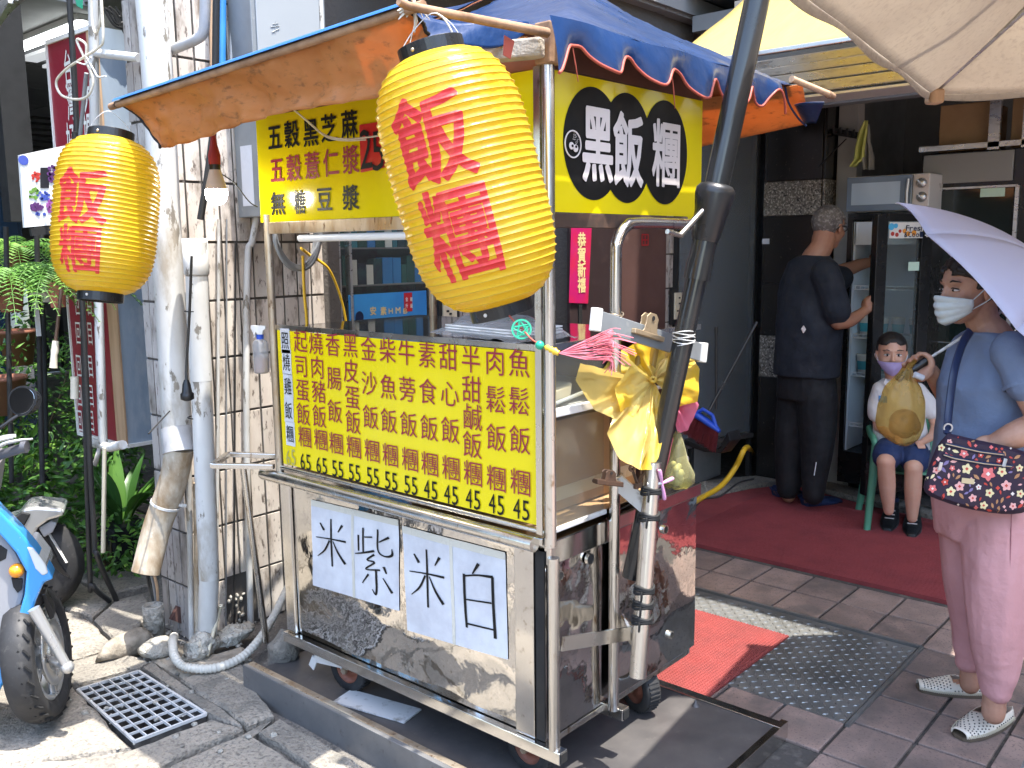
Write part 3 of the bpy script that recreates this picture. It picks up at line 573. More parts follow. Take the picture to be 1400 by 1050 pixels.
# black granite column with speckled bands (slabs as parts)
mb = MB(); mb.box((5.72, 2.36, 0.0), (6.2, 2.74, 3.0)); gc = struct(mb.build('granite_column', M['mortar']))
zz = [(0.035, 0.72, 'blackgranite'), (0.725, 1.0, 'specklegranite'), (1.005, 1.345, 'blackgranite'), (1.35, 1.78, 'blackgranite'), (1.785, 2.0, 'specklegranite'), (2.005, 2.6, 'blackgranite')]
for a_, b_, ma in zz:
    mb = MB(); mb.box((5.70, 2.37, a_), (5.72, 2.74, b_)); mb.build('slab', M[ma], gc, bevel=0.002)
    mb = MB(); mb.box((5.702, 2.345, a_), (6.2, 2.36, b_)); mb.build('slab', M[ma], gc, bevel=0.002)
    mb = MB(); mb.box((5.702, 2.74, a_), (6.2, 2.755, b_)); mb.build('slab', M[ma], gc, bevel=0.002)
mb = MB(); q = onx(1047, 330, 5.698); mb.cbox(q, (0.003, 0.05, 0.035)); tag(mb.build('sticker', M['paper']), 'small white sticker on the black granite column', 'sticker')
# rest of shop: walls, ceiling
mb = MB(); mb.box((7.2, -4, 0), (7.35, 3.6, 3.0)); mb.box((6.2, 2.37, 0), (7.2, 2.5, 3.0)); mb.box((5.9, -4.1, 0), (7.2, -4, 3)); struct(mb.build('shop_wall', M['greywall']))
mb = MB(); mb.box((5.85, 2.21, 1.0), (5.95, 2.335, 2.62)); mb.box((5.85, 2.21, 0), (5.95, 2.335, 1.0)); struct(mb.build('door_jamb', M['lightgreywall'], bevel=.003))
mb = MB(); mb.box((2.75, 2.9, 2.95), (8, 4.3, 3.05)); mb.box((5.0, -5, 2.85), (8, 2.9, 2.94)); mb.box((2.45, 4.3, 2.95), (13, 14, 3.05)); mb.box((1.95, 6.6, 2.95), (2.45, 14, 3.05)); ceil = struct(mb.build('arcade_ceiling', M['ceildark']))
mb = MB(); mb.box((-4, 2.9, 3.06), (14, 14, 9)); mb.box((4.9, -12, 2.96), (14, 2.89, 9)); 
bld = MB(); bld.box((2.75, 2.9, 3.06), (14, 14, 9)); bld.box((2.45, 3.66, 3.06), (2.749, 6.6, 9)); bld.box((1.9, 6.6, 3.06), (2.749, 14, 9)); bld.box((4.9, -12, 3.06), (14, 2.99, 9)); struct(bld.build('upper_building', M['plaster']))
for k in range(5):
    for l in range(2):
        mb = MB(); mb.box((2.76 + k * 1.0, 2.93 + l * 0.65, 2.935), (3.745 + k * 1.0, 3.565 + l * 0.65, 2.95)); mb.build('panel', M['ceil'], ceil)

# ================================================================ FOOD CART
cart = thing('food_cart', 'stainless steel street food cart with yellow menu boards and an orange and blue tarp roof', 'food cart', (2.27, 2.1, 0))
X0, X1, Y0, Y1 = 1.865, 2.69, 1.505, 2.735
mb = MB(); mb.box((X0 + .02, Y0 + .02, 0.215), (X1 - .02, Y1 - .02, 0.80)); mb.build('cabinet', M['steel_flat'], cart)
# the long front panel is a dented thin sheet: real dents + material waviness
def dent(y, z):
    return 0.004 * noise.noise(V((y * 2.6, z * 3.2, 1))) + 0.0022 * noise.noise(V((y * 6, z * 7, 4)))
mb = MB(); mb.sheet(lambda u, v: (X0 + .012 - abs(0) - dent(Y0 + .045 + u * 1.155, .22 + v * .575), Y0 + .045 + u * 1.155, .22 + v * .575), 60, 30); mb.build('front_panel', M['steel'], cart)
mb = MB(); mb.box((X0 - .002, Y0 + .045, .218), (X0 + .010, Y0 + .115, .775)); mb.build('panel_strip', M['steel_flat'], cart, bevel=.002)
mb = MB(); mb.box((X0 - .002, Y1 - .06, .218), (X0 + .010, Y1 - .005, .775)); mb.build('panel_strip', M['steel_flat'], cart, bevel=.004)
mb = MB(); mb.box((X0 + .004, Y0 + .012, .218), (X0 + .010, Y0 + .043, .775)); mb.build('dark_gap', M['blackmatte'], cart)
# short side: two sheets with a post between
def dent2(x, z): return 0.003 * noise.noise(V((x * 4, z * 3, 7)))
mb = MB(); mb.sheet(lambda u, v: (1.90 + u * .235, Y0 + .010 + dent2(u, v), .225 + v * .51), 16, 24); mb.build('side_panel', M['steel'], cart)
mb = MB(); mb.sheet(lambda u, v: (2.175 + u * .51, Y0 + .004 + dent2(u + 3, v), .225 + v * .55), 24, 24); mb.build('side_panel', M['steel'], cart)
mb = MB(); mb.box((1.875, Y0 - .006, .735), (2.155, Y0 + .018, .805)); mb.box((2.17, Y0 - .004, .76), (2.70, Y0 + .018, .805)); mb.build('top_band', M['steel_flat'], cart, bevel=.004)
for px, py, r_ in ((765, 787, .011), (876, 738, .013), (909, 724, .012), (917, 868, .010), (806, 764, .014), (838, 745, .012)):
    q = ony(px, py, Y0); mb = MB(); mb.ring(q, (0, 1, 0), r_ + .003, r_, .010, 20); h_ = mb.build('hole_rim', M['steel_tube'], cart)
    mb = MB(); mb.disc(q + V((0, -.002, 0)), (0, 1, 0), r_, .004, 18); mb.build('hole', M['blackmatte'], h_)
# base frame of square bars, with open ends
def sqbar(p, q, w_, name, ma='steel_tube'):
    b = MB(); b.bar(p, q, w_, w_); return b.build(name, M[ma], cart, bevel=.002)
sqbar((X0 + .002, Y0 - .055, .198), (X0 + .002, Y1 + .0, .198), .036, 'frame_bar', 'steel_flat'); sqbar((2.175, Y0 - .055, .20), (2.175, Y1, .20), .036, 'frame_bar'); sqbar((X1 - .02, Y0 + .02, .205), (X1 - .02, Y1, .205), .03, 'frame_bar')
for x_, z_ in ((X0 + .002, .198), (2.175, .20)):
    mb = MB(); mb.cbox((x_, Y0 - .056, z_), (.028, .004, .028)); mb.build('bar_opening', M['blackmatte'], cart)
sqbar((1.9, Y0 + .03, .199), (2.67, Y0 + .03, .199), .02, 'frame_bar')
# corner posts
def post(pts, r_, name='post', ma='steel_tube'):
    b = MB(); b.tube(pts, r_, 14); return b.build(name, M[ma], cart)
post([(1.862, 1.478, .215), (1.862, 1.478, .77)], .0165)
post([(1.862, 1.488, .80), (1.862, 1.488, 2.06)], .0165)
mb = MB(); mb.box((1.850, 1.5065, .83), (1.856, 1.527, 2.05)); mb.build('post_edge', M['steel_tube'], cart)
post(spline([(2.15, 1.478, .215), (2.15, 1.478, .8), (2.15, 1.478, 1.2), (2.15, 1.478, 1.55), (2.158, 1.478, 1.615), (2.20, 1.478, 1.655), (2.27, 1.478, 1.665), (2.62, 1.478, 1.665)], 8), .0165)
post([(1.862, 2.722, .82), (1.862, 2.722, 1.72)], .014, ma='tube_rusty')
post(spline([(2.64, 2.722, .80), (2.64, 2.722, 1.2), (2.64, 2.722, 1.55), (2.63, 2.70, 1.62), (2.60, 2.6, 1.65), (2.60, 2.3, 1.655)], 6), .016, ma='tube_rusty')
# rail and ledge
mb = MB(); mb.tube(spline([(1.846, 2.80, .80), (1.845, 2.4, .80), (1.845, 1.53, .80)], 4), .021, 16); mb.ball((1.846, 2.80, .80), .021, 14, 8); mb.build('rail', M['steel_tube'], cart)
mb = MB(); mb.box((1.845, Y0 + .0, .800), (1.90, Y1 + .03, .822)); mb.build('ledge', M['steel_flat'], cart, bevel=.003)
mb = MB(); mb.tube([(1.862, Y0, .835), (1.862, Y1, .835)], .008, 10); mb.build('rail', M['steel_tube'], cart)
for p in ([(1.85, 2.74, .835), (1.72, 2.93, .835)], [(1.72, 2.93, .835), (1.86, 3.05, .835)], [(1.86, 3.05, .835), (2.0, 2.80, .835)]):
    mb = MB(); mb.bar(p[0], p[1], .022, .018); mb.build('folded_shelf_bar', M['steel_tube'], cart, bevel=.002)
mb = MB(); mb.tube([(1.80, 2.86, .825), (1.93, 2.97, .08)], .012, 10); mb.build('brace', M['steel_tube'], cart)
# countertop, display case
mb = MB(); mb.box((1.895, 1.53, 1.325), (2.55, 2.71, 1.335)); mb.build('counter_top', mat('dark_glass_top', (0.03, 0.032, 0.035), 0.06, coat=0.5), cart)
mb = MB(); mb.bar((1.873, 1.52, 1.335), (1.873, 2.71, 1.335), .012, .016); mb.build('counter_edge', M['steel_tube'], cart)
mb = MB(); mb.bar((1.89, 1.51, 1.335), (2.68, 1.51, 1.335), .014, .018); mb.build('counter_edge', M['steel_tube'], cart)
mb = MB(); mb.box((1.885, 1.506, .822), (2.135, 1.510, 1.325)); mb.build('glass_pane', M['glassclear'], cart)
mb = MB(); mb.bar((1.88, 1.503, 1.158), (2.14, 1.503, 1.158), .014, .024); mb.build('shelf_rail', M['zinc'], cart, bevel=.003)
mb = MB(); mb.bar((1.88, 1.503, .832), (2.14, 1.503, .832), .012, .014); mb.build('shelf_rail', M['zinc'], cart, bevel=.003)
mb = MB(); mb.box((1.90, 1.53, 1.150), (2.5, 2.68, 1.156)); mb.build('inner_shelf', M['zinc'], cart)
mb = MB(); mb.box((2.54, 1.52, .822), (2.545, 2.70, 1.32)); mb.build('case_back', M['brownboard'], cart)
mb = MB(); mb.box((1.90, 1.53, .822), (2.5, 2.7, .826)); mb.build('case_floor', M['cardboard'], cart)
# ---- menu board
mn = MB(); mn.box((1.863, 1.528, .850), (1.869, 2.700, 1.325)); menu = mn.build('menu_board', M['menuyellow'], cart)
tx = MB(); nx = (-1, 0, 0); pm = lambda px, py: onx(px, py, 1.861)
cols = [('起司蛋飯糰', '65', [(411, 466), (412, 500), (414, 533), (415, 566), (417, 597)], (418, 631)), ('燒肉豬飯糰', '65', [(432, 469), (434, 502), (436, 535), (437, 569), (439, 601)], (440, 636)),
 ('香腸飯糰', '55', [(455, 471), (457, 517), (458, 562), (460, 606)], (462, 641)), ('黑皮蛋飯糰', '55', [(479, 472), (480, 507), (482, 543), (483, 577), (484, 611)], (485, 646)),
 ('金沙飯糰', '55', [(504, 477), (505, 524), (507, 570), (509, 616)], (510, 651)), ('柴魚飯糰', '55', [(530, 479), (531, 529), (532, 575), (534, 622)], (535, 657)),
 ('牛蒡飯糰', '55', [(556, 482), (557, 532), (559, 580), (561, 628)], (562, 663)), ('素食飯糰', '45', [(584, 485), (585, 535), (587, 585), (588, 634)], (589, 669)),
 ('甜心飯糰', '45', [(613, 488), (615, 538), (616, 588), (617, 640)], (617, 676)), ('半甜鹹飯糰', '45', [(644, 491), (645, 532), (646, 570), (646, 608), (647, 647)], (647, 682)),
 ('肉鬆飯糰', '45', [(677, 494), (678, 546), (679, 598), (679, 654)], (679, 689)), ('魚鬆飯糰', '45', [(710, 496), (710, 548), (711, 601), (712, 659)], (713, 696))]
for txt, pr, cs, pc in cols:
    for ch, (cx, cy) in zip(txt, cs):
        q = pm(cx, cy); char_at(tx, ch, q, (0, -1, 0), (0, 0, 1), nx, .079 if ch != '糰' else .078, .080 if ch != '糰' else .076, 0.0)
tx.build('lettering', M['inkred'], menu)
tx = MB()
for txt, pr, cs, pc in cols:
    for k, ch in enumerate(pr): q = pm(*pc) + V((0, .0165 - k * .033, 0)); char_at(tx, ch, q, (0, -1, 0), (0, 0, 1), nx, .0255, .062, 0.0)
tx.build('price_lettering', M['inkblack'], menu)
M['pencil'] = mat('pencil_marks', (0.45, 0.40, 0.10), 0.6)
for k, (ch, cx, cy) in enumerate((('照', 390, 465), ('燒', 392, 494), ('雞', 394, 527), ('飯', 395, 560), ('糰', 397, 592))):
    q = pm(cx, cy + 1); b = MB(); b.cbox(q, (.001, .052, .086), Matrix.Rotation(radians(random.uniform(-2, 2)), 3, 'X')); lb = b.build('paper_label', M['paper'], menu)
tx = MB()
for k, (ch, cx, cy) in enumerate((('照', 390, 464), ('燒', 392, 494), ('雞', 394, 527), ('飯', 395, 560), ('糰', 397, 592))): char_at(tx, ch, pm(cx, cy + 1), (0, -1, 0), (0, 0, 1), nx, .044, .062, 0.0, 0.002)
tx.build('label_lettering', M['inkblack'], menu)
tx = MB()
for k, ch in enumerate('65'): char_at(tx, ch, pm(394.5 + k * 7, 625), (0, -1, 0), (0, 0, 1), nx, .024, .062, 0.0)
tx.build('pencil_price', M['pencil'], menu)
# ---- upper sign (long side)
us = MB(); us.box((1.862, 1.515, 1.695), (1.868, 2.762, 2.045)); usign = us.build('menu_sign', M['yellowboard'], cart)
ps = lambda px, py: onx(px, py, 1.8605)
for mname, rows_ in (('inkblack', [('五', 376, 187), ('穀', 399, 183), ('黑', 425, 181), ('芝', 450, 175), ('蔴', 478, 170)]), ('inkred', [('五', 379, 232), ('穀', 402, 229), ('薏', 427, 226), ('仁', 453, 222), ('漿', 480, 218)]), ('inkblack', [('無', 380, 278), ('糖', 410, 276), ('豆', 444, 272), ('漿', 480, 270)])):
    tx = MB()
    for ch, cx, cy in rows_: char_at(tx, ch, ps(cx, cy), (0, -1, 0), (0, 0, 1), nx, .083 if ch != '糖' else .06, .088 if cy < 250 else .078, 0.018 if mname == 'inkblack' else 0.014)
    tx.build('lettering', M[mname], usign)
M['redpaper'] = mat('red_price_card', (0.60, 0.02, 0.02), 0.35, var=(4, (0.5, 0.015, 0.02), 0.4, 0.7), bump=(12, 0.4, 0.006), coat=0.3)
mb = MB(); mb.prism([ps(492, 171), ps(540, 163), ps(540, 226), ps(494, 236)], (-.0025, 0, 0)); card = mb.build('price_card', M['redpaper'], usign)
tx = MB(); char_at(tx, '2', ps(502, 203), (0, -1, .05), (0, 0, 1), nx, .055, .125, 0.0, 0.006); char_at(tx, '5', ps(519, 205), (0, -1, .05), (0, 0, 1), nx, .055, .125, 0.0, 0.006); tx.build('price_lettering', M['inkblack'], usign)
mb = MB(); mb.box((1.858, 1.51, 1.655), (1.885, 2.74, 1.6945)); mb.build('sign_channel', M['tube_rusty'], cart, bevel=.002)
mb = MB(); mb.box((1.872, 1.51, 2.048), (1.888, 2.745, 2.115)); mb.build('sign_channel', M['browntarp'], cart, bevel=.002)
mb = MB(); mb.tube([(1.875, 2.56, 1.638), (1.875, 1.60, 1.638)], .0125, 12); mb.build('tube_lamp', M['whiteplastic'], cart)
mb = MB(); mb.box((1.870, 1.52, 1.70), (1.8745, 2.757, 2.04)); mb.build('sign_backing', M['zinc'], cart)
# ---- right sign
rs = MB(); rp = [(1.885, 1.4985, 1.690), (2.575, 1.4985, 1.690), (2.575, 1.4985, 1.668), (2.60, 1.4985, 1.672), (2.655, 1.4985, 1.742), (2.655, 1.4985, 2.05), (1.885, 1.4985, 2.045)]
rs.prism(rp, (0, .006, 0)); rsign = rs.build('name_sign', M['yellowboard'], cart)
disc = MB()
for px, py, rx, rz in ((811, 197, .1335, .149), (857, 203, .128, .152), (909, 209, .128, .152)):
    q = ony(px, py, 1.4982); k = 56; disc.add([q + V((rx * cos(2 * pi * i / k), -.0003 * (px > 820) - .0003 * (px > 880) - .0008, rz * sin(2 * pi * i / k))) for i in range(k)], [tuple(range(k))])
disc.build('black_disc', M['inkblack'], rsign)
M['signpale'] = mat('pale_sign_print', (0.66, 0.60, 0.57), 0.45)
tx = MB()
for ch, cx, cy, w_, h_ in (('黑', 816, 196, .15, .205), ('飯', 858, 205, .155, .205), ('糰', 910, 210, .165, .20)): char_at(tx, ch, ony(cx, cy, 1.4982), (1, 0, 0), (0, 0, 1), (0, -1, 0), w_, h_, 0.028 if ch != '糰' else 0.018, 0.004)
tx.build('lettering', M['signpale'], rsign)
mb = MB(); q = ony(783.5, 197, 1.493); mb.ring(q, (0, 1, 0), .036, .0325, .002, 36)
mb.disc(q + V((-.008, -.001, -.005)), (0, 1, 0), .0095, .002, 16); mb.disc(q + V((.010, -.001, -.010)), (0, 1, 0), .010, .002, 16)
for i in range(26):
    a_ = random.uniform(.1, 1.6); rr = random.uniform(.012, .029); mb.disc(q + V((rr * cos(a_), -.0005, rr * sin(a_))), (0, 1, 0), .0009, .001, 6)
mb.build('round_logo', M['signpale'], rsign)
mb = MB(); mb.disc(q + V((-.006, -.003, -.005)), (0, 1, 0), .0035, .002, 12); mb.disc(q + V((.010, -.003, -.006)), (0, 1, 0), .0035, .002, 12); mb.build('logo_pupils', M['inkblack'], rsign)
mb = MB(); mb.box((1.88, 1.4955, 1.650), (2.572, 1.515, 1.6885)); mb.build('sign_channel', mat('rusty_dark_channel', (0.05, 0.03, 0.022), 0.6, var=(9, (0.14, 0.07, 0.04), 0.5, 0.7)), cart, bevel=.002)
mb = MB(); mb.box((1.885, 1.506, 2.052), (2.66, 1.52, 2.12)); mb.build('sign_channel', mat('brown_head_board', (0.12, 0.045, 0.025), 0.6, var=(6, (0.07, 0.03, 0.02), 0.4, 0.7)), cart, bevel=.002)
mb = MB(); mb.box((1.89, 1.508, 1.70), (2.65, 1.513, 2.04)); mb.build('sign_backing', M['zinc'], cart)
# paper sheets on the front panel: wrinkled
def papersheet(pts, seed, label, seam):
    a, b, c, d = [onx(x, y, 1.8735) for x, y in pts]
    def fn(u, v):
        p = (a.lerp(b, u)).lerp(d.lerp(c, u), v); p.x = X0 + .012 - dent(p.y, p.z) - .0022 - .0012 * abs(noise.noise(V((u * 5 + seed, v * 5, 0)))) - .0008 * abs(noise.noise(V((u * 17 + seed, v * 3, 5)))); return p
    t = thing('paper_sign', label, 'paper sign', a); b_ = MB(); b_.sheet(fn, 34, 26); b_.build('sheet', M['paper'], t); 
    s_ = MB(); s_.sheet(lambda u, v: V(fn(seam + (u - .5) * .03, v)) + V((-.0012, 0, 0)), 2, 20); s_.build('tape', M['papertape'], t)
    s_ = MB(); s_.sheet(lambda u, v: V(fn(u, -.01 + v * .07)) + V((-.0012, 0, 0)), 20, 2); s_.build('tape', M['papertape'], t)
    return t, fn
def brush(t, fn, strokes):
    b = MB()
    for st in strokes:
        P_ = spline([V((x, y, 0)) for x, y, w_ in st], 5); ws = spline([V((w_, 0, 0)) for x, y, w_ in st], 5); L_ = []; R_ = []
        for i, p in enumerate(P_):
            d = (P_[min(i + 1, len(P_) - 1)] - P_[max(i - 1, 0)]).normalized(); n_ = V((-d.y, d.x * .9, 0)); hw = max(.004, ws[i].x * 1.55)
            L_.append(p + n_ * hw); R_.append(p - n_ * hw)
        vs = [V(fn(q.x, q.y)) + V((-.0022, 0, 0)) for q in L_ + R_]; k = len(L_); b.add(vs, [(i, i + 1, i + 1 + k, i + k) for i in range(k - 1)])
    b.build('lettering', M['inkblack'], t)
W_ = .008
def mi(cx, cy, s_): # the character for rice, in brush strokes
    f = lambda *q: [(cx + x * s_, cy + y * s_ * 1.25, w_ * .9) for x, y, w_ in q]
    return [f((0, -.5, .006), (.0, 0, .008), (.0, .55, .007)), f((-.45, -.02, .004), (0, -.06, .006), (.42, -.08, .009)), f((-.32, -.36, .006), (-.2, -.22, .011)), f((.32, -.42, .010), (.2, -.25, .004)), f((-.05, -.02, .007), (-.2, .22, .007), (-.42, .4, .003)), f((.05, -.02, .004), (.2, .22, .009), (.38, .42, .011))]
t1, f1 = papersheet([(425, 684), (544, 712), (545, 836), (428, 800)], 3, 'taped white paper with brushed characters for purple rice, left on the cart front', .5)
zi = [[(.62, .17, .006), (.62, .44, .006)], [(.635, .27, .005), (.72, .25, .006)], [(.57, .26, .006), (.57, .44, .005)], [(.53, .48, .004), (.62, .45, .007), (.74, .40, .009)], [(.78, .15, .006), (.78, .38, .006), (.85, .43, .006), (.93, .40, .009), (.93, .33, .003)], [(.90, .21, .009), (.79, .29, .004)],
      [(.74, .44, .008), (.66, .52, .006), (.74, .53, .007), (.64, .63, .005), (.80, .60, .007)], [(.84, .55, .010), (.87, .62, .006)], [(.755, .62, .008), (.755, .88, .007), (.71, .84, .003)], [(.67, .68, .007), (.60, .80, .003)], [(.83, .68, .004), (.93, .82, .010)]]
brush(t1, f1, mi(.25, .42, .42) + zi)
t2, f2 = papersheet([(549, 720), (690, 757), (694, 902), (556, 862)], 9, 'taped white paper with brushed characters for white rice, right on the cart front', .5)
bai = [[(.76, .16, .010), (.70, .27, .004)], [(.62, .29, .008), (.62, .55, .008), (.63, .80, .007)], [(.62, .31, .006), (.75, .27, .006), (.89, .25, .010)], [(.885, .25, .008), (.885, .5, .008), (.895, .83, .009)], [(.63, .53, .005), (.87, .50, .006)], [(.63, .76, .006), (.88, .75, .006)]]
brush(t2, f2, mi(.25, .42, .42) + bai)
# wheels
def wheel(x, y, r_, ang, name='caster', zb=.053, forked=True):
    w_ = MB(); R_ = Matrix.Rotation(radians(ang), 3, 'Z'); ax = R_ @ V((1, 0, 0)); c = V((x, y, zb + r_)); t = .028

    w_.lathe([(r_ * .62, -t), (r_ * .93, -t), (r_, -t * .6), (r_ * 1.0, t * .6), (r_ * .93, t), (r_ * .62, t), (r_ * .62, -t)], c, ax, 36)
    for i in range(36):
        a_ = 2 * pi * i / 36; d = Matrix.Rotation(a_, 3, ax) @ V((0, 0, 1)); w_.cbox(c + d * (r_ * .995), (t * 1.5, .005, .006), Matrix.Rotation(a_, 3, ax) @ R_)
    o = w_.build('caster', M['tyre'], cart)
    b = MB(); b.lathe([(0, -t * .5), (r_ * .30, -t * .75), (r_ * .34, -t * .4), (r_ * .58, -t * .4), (r_ * .62, -t * .9), (r_ * .62, t * .9), (r_ * .58, t * .4), (r_ * .34, t * .4), (r_ * .30, t * .75), (0, t * .5)], c, ax, 28); b.build('rim', M['rimred'], o)
    b = MB(); tp = V((x, y - .0, .205)) + R_ @ V((0, .045, 0))
    for s_ in (-1, 1): b.bar(c + ax * s_ * (t + .006), tp + ax * s_ * (t + .004), .034, .006, up=ax)
    b.cbox(tp, (.08, .07, .012), R_); b.disc(tp + V((0, 0, -.01)), (0, 0, 1), .03, .02); b.build('fork', M['zinc'], o)
    b = MB(); b.disc(c + ax * (-t - .012), ax, .012, .012, 6); b.disc(c + ax * (t + .012), ax, .012, .012, 6); b.build('axle_nut', M['tube_rusty'], o)
    return o, c, R_, ax
o, c, R_, ax = wheel(1.935, 2.45, .082, 8)
b = MB(); q = c + ax * (-.05); b.bar(q + V((0, .0, .03)), q + R_ @ V((0, .13, .02)), .03, .005, up=(1, 0, 0)); b.bar(q + R_ @ V((0, .13, .02)), q + R_ @ V((0, .15, -.02)), .03, .005, up=(1, 0, 0)); b.build('brake_pedal', M['zinc'], o)
wheel(1.95, 1.63, .082, 0); wheel(2.46, 1.585, .082, -18); wheel(2.60, 2.5, .088, 10)
# pipe holder for the parasol pole, brackets and clips
def part(b, n, m_, p=cart, **k): return b.build(n, M[m_] if isinstance(m_, str) else m_, p, **k)
HP0, HP1 = ony(872, 925, 1.35), ony(893, 632, 1.36)
b = MB(); b.tube([HP0, HP1], .0245, 20); hp = part(b, 'holder_pipe', 'steel_tube')
b = MB(); b.disc(HP1 + V((0, 0, .0005)), (HP1 - HP0), .0215, .002, 20); b.build('pipe_mouth', M['blackmatte'], hp)
for t_ in (.40, .33, .74, .86, .26):
    b = MB(); q = HP0.lerp(HP1, t_); d = (HP1 - HP0).normalized()
    for k in range(3): b.tube([q + d * (k * .007) + V((.027 * cos(a_), .027 * sin(a_), .004 * sin(a_ * 2 + k))) for a_ in [2 * pi * i / 16 for i in range(16)]], .0045, 6, closed=True)
    b.tube([q + V((-.02, -.01, 0)), q + V((-.035, -.015, .012)), q + V((-.03, -.01, -.02))], .003, 5); b.build('black_strap', M['blackmatte'], hp)
b = MB(); b.bar((1.875, 1.46, .525), (2.14, 1.40, .485), .006, .04); b.bar((2.155, 1.46, .50), (2.105, 1.36, .46), .006, .04); part(b, 'bracket', 'steel_tube')
b = MB(); b.bar((2.165, 1.46, .50), HP0.lerp(HP1, .16), .006, .042); part(b, 'bracket', 'steel_tube')
b = MB(); b.bar((2.15, 1.47, .925), HP0.lerp(HP1, .78) , .007, .05); br1 = part(b, 'bracket', 'zinc')
b = MB(); q0 = ony(812, 437, 1.40); q1 = ony(958, 482, 1.40); b.bar(q0, q1, .010, .055); part(b, 'top_bracket', 'greymetal', bevel=.002)
for q in (q0, q1): b = MB(); b.bar(q + V((0, -.003, -.03)), q + V((.01, -.003, .03)), .022, .028, up=(1, 0, 0)); part(b, 'bracket_cap', 'whiteplastic', bevel=.003)
def wirewrap(c_, r_, n_, h_, name='wire_wrap', ma='tube_rusty'):
    b = MB(); pts = []
    for i in range(n_ * 14 + 1): a_ = 2 * pi * i / 14; pts.append(V(c_) + V((r_ * cos(a_), r_ * sin(a_), h_ * (i / (n_ * 14) - .5) + .004 * sin(a_ * 1.7))))
    b.tube(pts, .0016, 5); return part(b, name, ma)
wirewrap((2.15, 1.476, 1.39), .021, 6, .045); wirewrap((2.15, 1.476, .93), .021, 5, .03)
# bulldog clips
def clip(c_, u, up_, s_, ma, lab, legs=False):
    u, up_ = V(u).normalized(), V(up_).normalized(); n_ = u.cross(up_); t = thing('bulldog_clip', lab, 'clip', c_); M_ = Matrix((u, n_, up_)).transposed()
    b = MB(); b.cbox(V(c_), (s_, .022, .014), M_); b.tube([V(c_) + u * (-s_ / 2) - n_ * .009, V(c_) + u * (s_ / 2) - n_ * .009], .006, 8); b.build('jaw', M[ma], t, bevel=.003)
    b = MB(); C_ = V(c_) - n_ * 0
    pts = [C_ + u * (x * s_) + up_ * (z * s_) + n_ * (.010) for x, z in ((-.32, 0), (-.22, .08), (-.19, .22), (-.20, .32), (-.10, .40), (.10, .40), (.20, .32), (.19, .22), (.22, .08), (.32, 0))]
    b.prism(pts, n_ * -.003); b.prism([p - n_ * .018 + up_ * .0 for p in pts], n_ * -.003); l_ = b.build('lever', M[ma], t, bevel=.0015)
    b = MB(); b.disc(C_ + up_ * (s_ * .31) + n_ * .0118, n_, s_ * .045, .0012, 14); b.disc(C_ + up_ * (s_ * .31) - n_ * .0128, n_, s_ * .045, .0012, 14); b.cbox(C_ + up_ * (s_ * .20) - n_ * .0125, (s_ * .15, .001, s_ * .06), M_); b.build('lever_hole', M['blackmatte'], l_)
    return t
M['clipgold'] = mat('brass_clip', (0.50, 0.38, 0.24), 0.35, 0.6, dirt=(30, (0.3, 0.2, 0.12), 0.6, 0.75)); M['clipdark'] = mat('rusty_clip', (0.10, 0.06, 0.04), 0.4, 0.5, dirt=(30, (0.25, 0.13, 0.07), 0.6, 0.75))
d_ = (q1 - q0).normalized(); clip(ony(885, 458, 1.392), d_, V((0.3, 0, 1)), .155, 'clipgold', 'large brass bulldog clip on the bracket above the yellow bags', True)
clip(ony(832, 660, 1.40), (1, -.35, -.25), (0.1, 0, 1), .09, 'clipdark', 'small rusty bulldog clip on the lower bracket beside the holder pipe')
b = MB(); t = thing('butterfly_clip', 'dark metal clip with two round eyelets on the lower bracket', 'clip', ony(860, 655, 1.38))
for px, py in ((864, 640), (879, 645)): q = ony(px, py, 1.375); b.ring(q, (0.3, 1, 0), .011, .005, .004, 18); b.bar(q, ony(872, 664, 1.375), .009, .003)
b.build('eyelet', M['clipdark'], t); b = MB(); b.cbox(ony(872, 664, 1.375), (.03, .012, .015)); b.build('jaw', M['clipdark'], t, bevel=.002)
# pink screw knob
kn = thing('clamp_knob', 'pink three armed clamp knob on the holder pipe', 'knob', ony(905, 662, 1.34)); C_ = ony(905, 661, 1.33)
for px, py in ((902, 645), (918, 655), (908, 680)):
    b = MB(); q = ony(px, py, 1.33); b.tube([C_, C_.lerp(q, .5), q, C_ + (q - C_) * 1.15], [.0035, .0055, .0065, .005], 10); b.build('arm', mat('pink_plastic', (0.62, 0.30, 0.50), 0.4) if 'pink_plastic' not in bpy.data.materials else bpy.data.materials['pink_plastic'], kn)
b = MB(); b.tube([C_, C_ + V((-.03, .03, 0))], .005, 8); b.build('screw', M['zinc'], kn)

# ================================================================ TARP ROOF (parts of the cart)
# left flap on its pole (valance folded under), seen from the street
def wob(u, v, s_=1.0, sd=0.0): return noise.noise(V((u * 3 + sd, v * 2.2, sd))) * .012 * s_ + noise.noise(V((u * 14 + sd, v * 6, sd + 3))) * .0035 * s_
FZ = lambda u: 2.045 + .055 * u
def lflap(u, v):   # u along y from 2.80 to 1.50, v down the flap
    y = 2.79 - 1.29 * u; sl = max(0, 1 - u * 14) * 0.5
    x = 1.405 + .055 * v ** 1.3 + .02 * sin(v * 3.1) + wob(u * 3, v, 1.9, 2) + .006 * sin(u * 70 + 5 * v) * v ; z = FZ(u) - .135 * v * (1 + .06 * sin(u * 9)) + .0
    if u < .12: y -= v * .13 * (1 - u / .12)
    if u > .93: z += (u - .93) / .07 * .10 * v; y += 0
    return (x, y, z)
b = MB(); b.sheet(lambda u, v: lflap(u, v), 110, 14, .0015); part(b, 'awning_flap', 'orangetarp')
for u_ in (0, 1): b = MB(); b.tube([V(lflap(u_, v / 10)) for v in range(11)], .0045, 7); part(b, 'flap_hem', 'blackmatte')
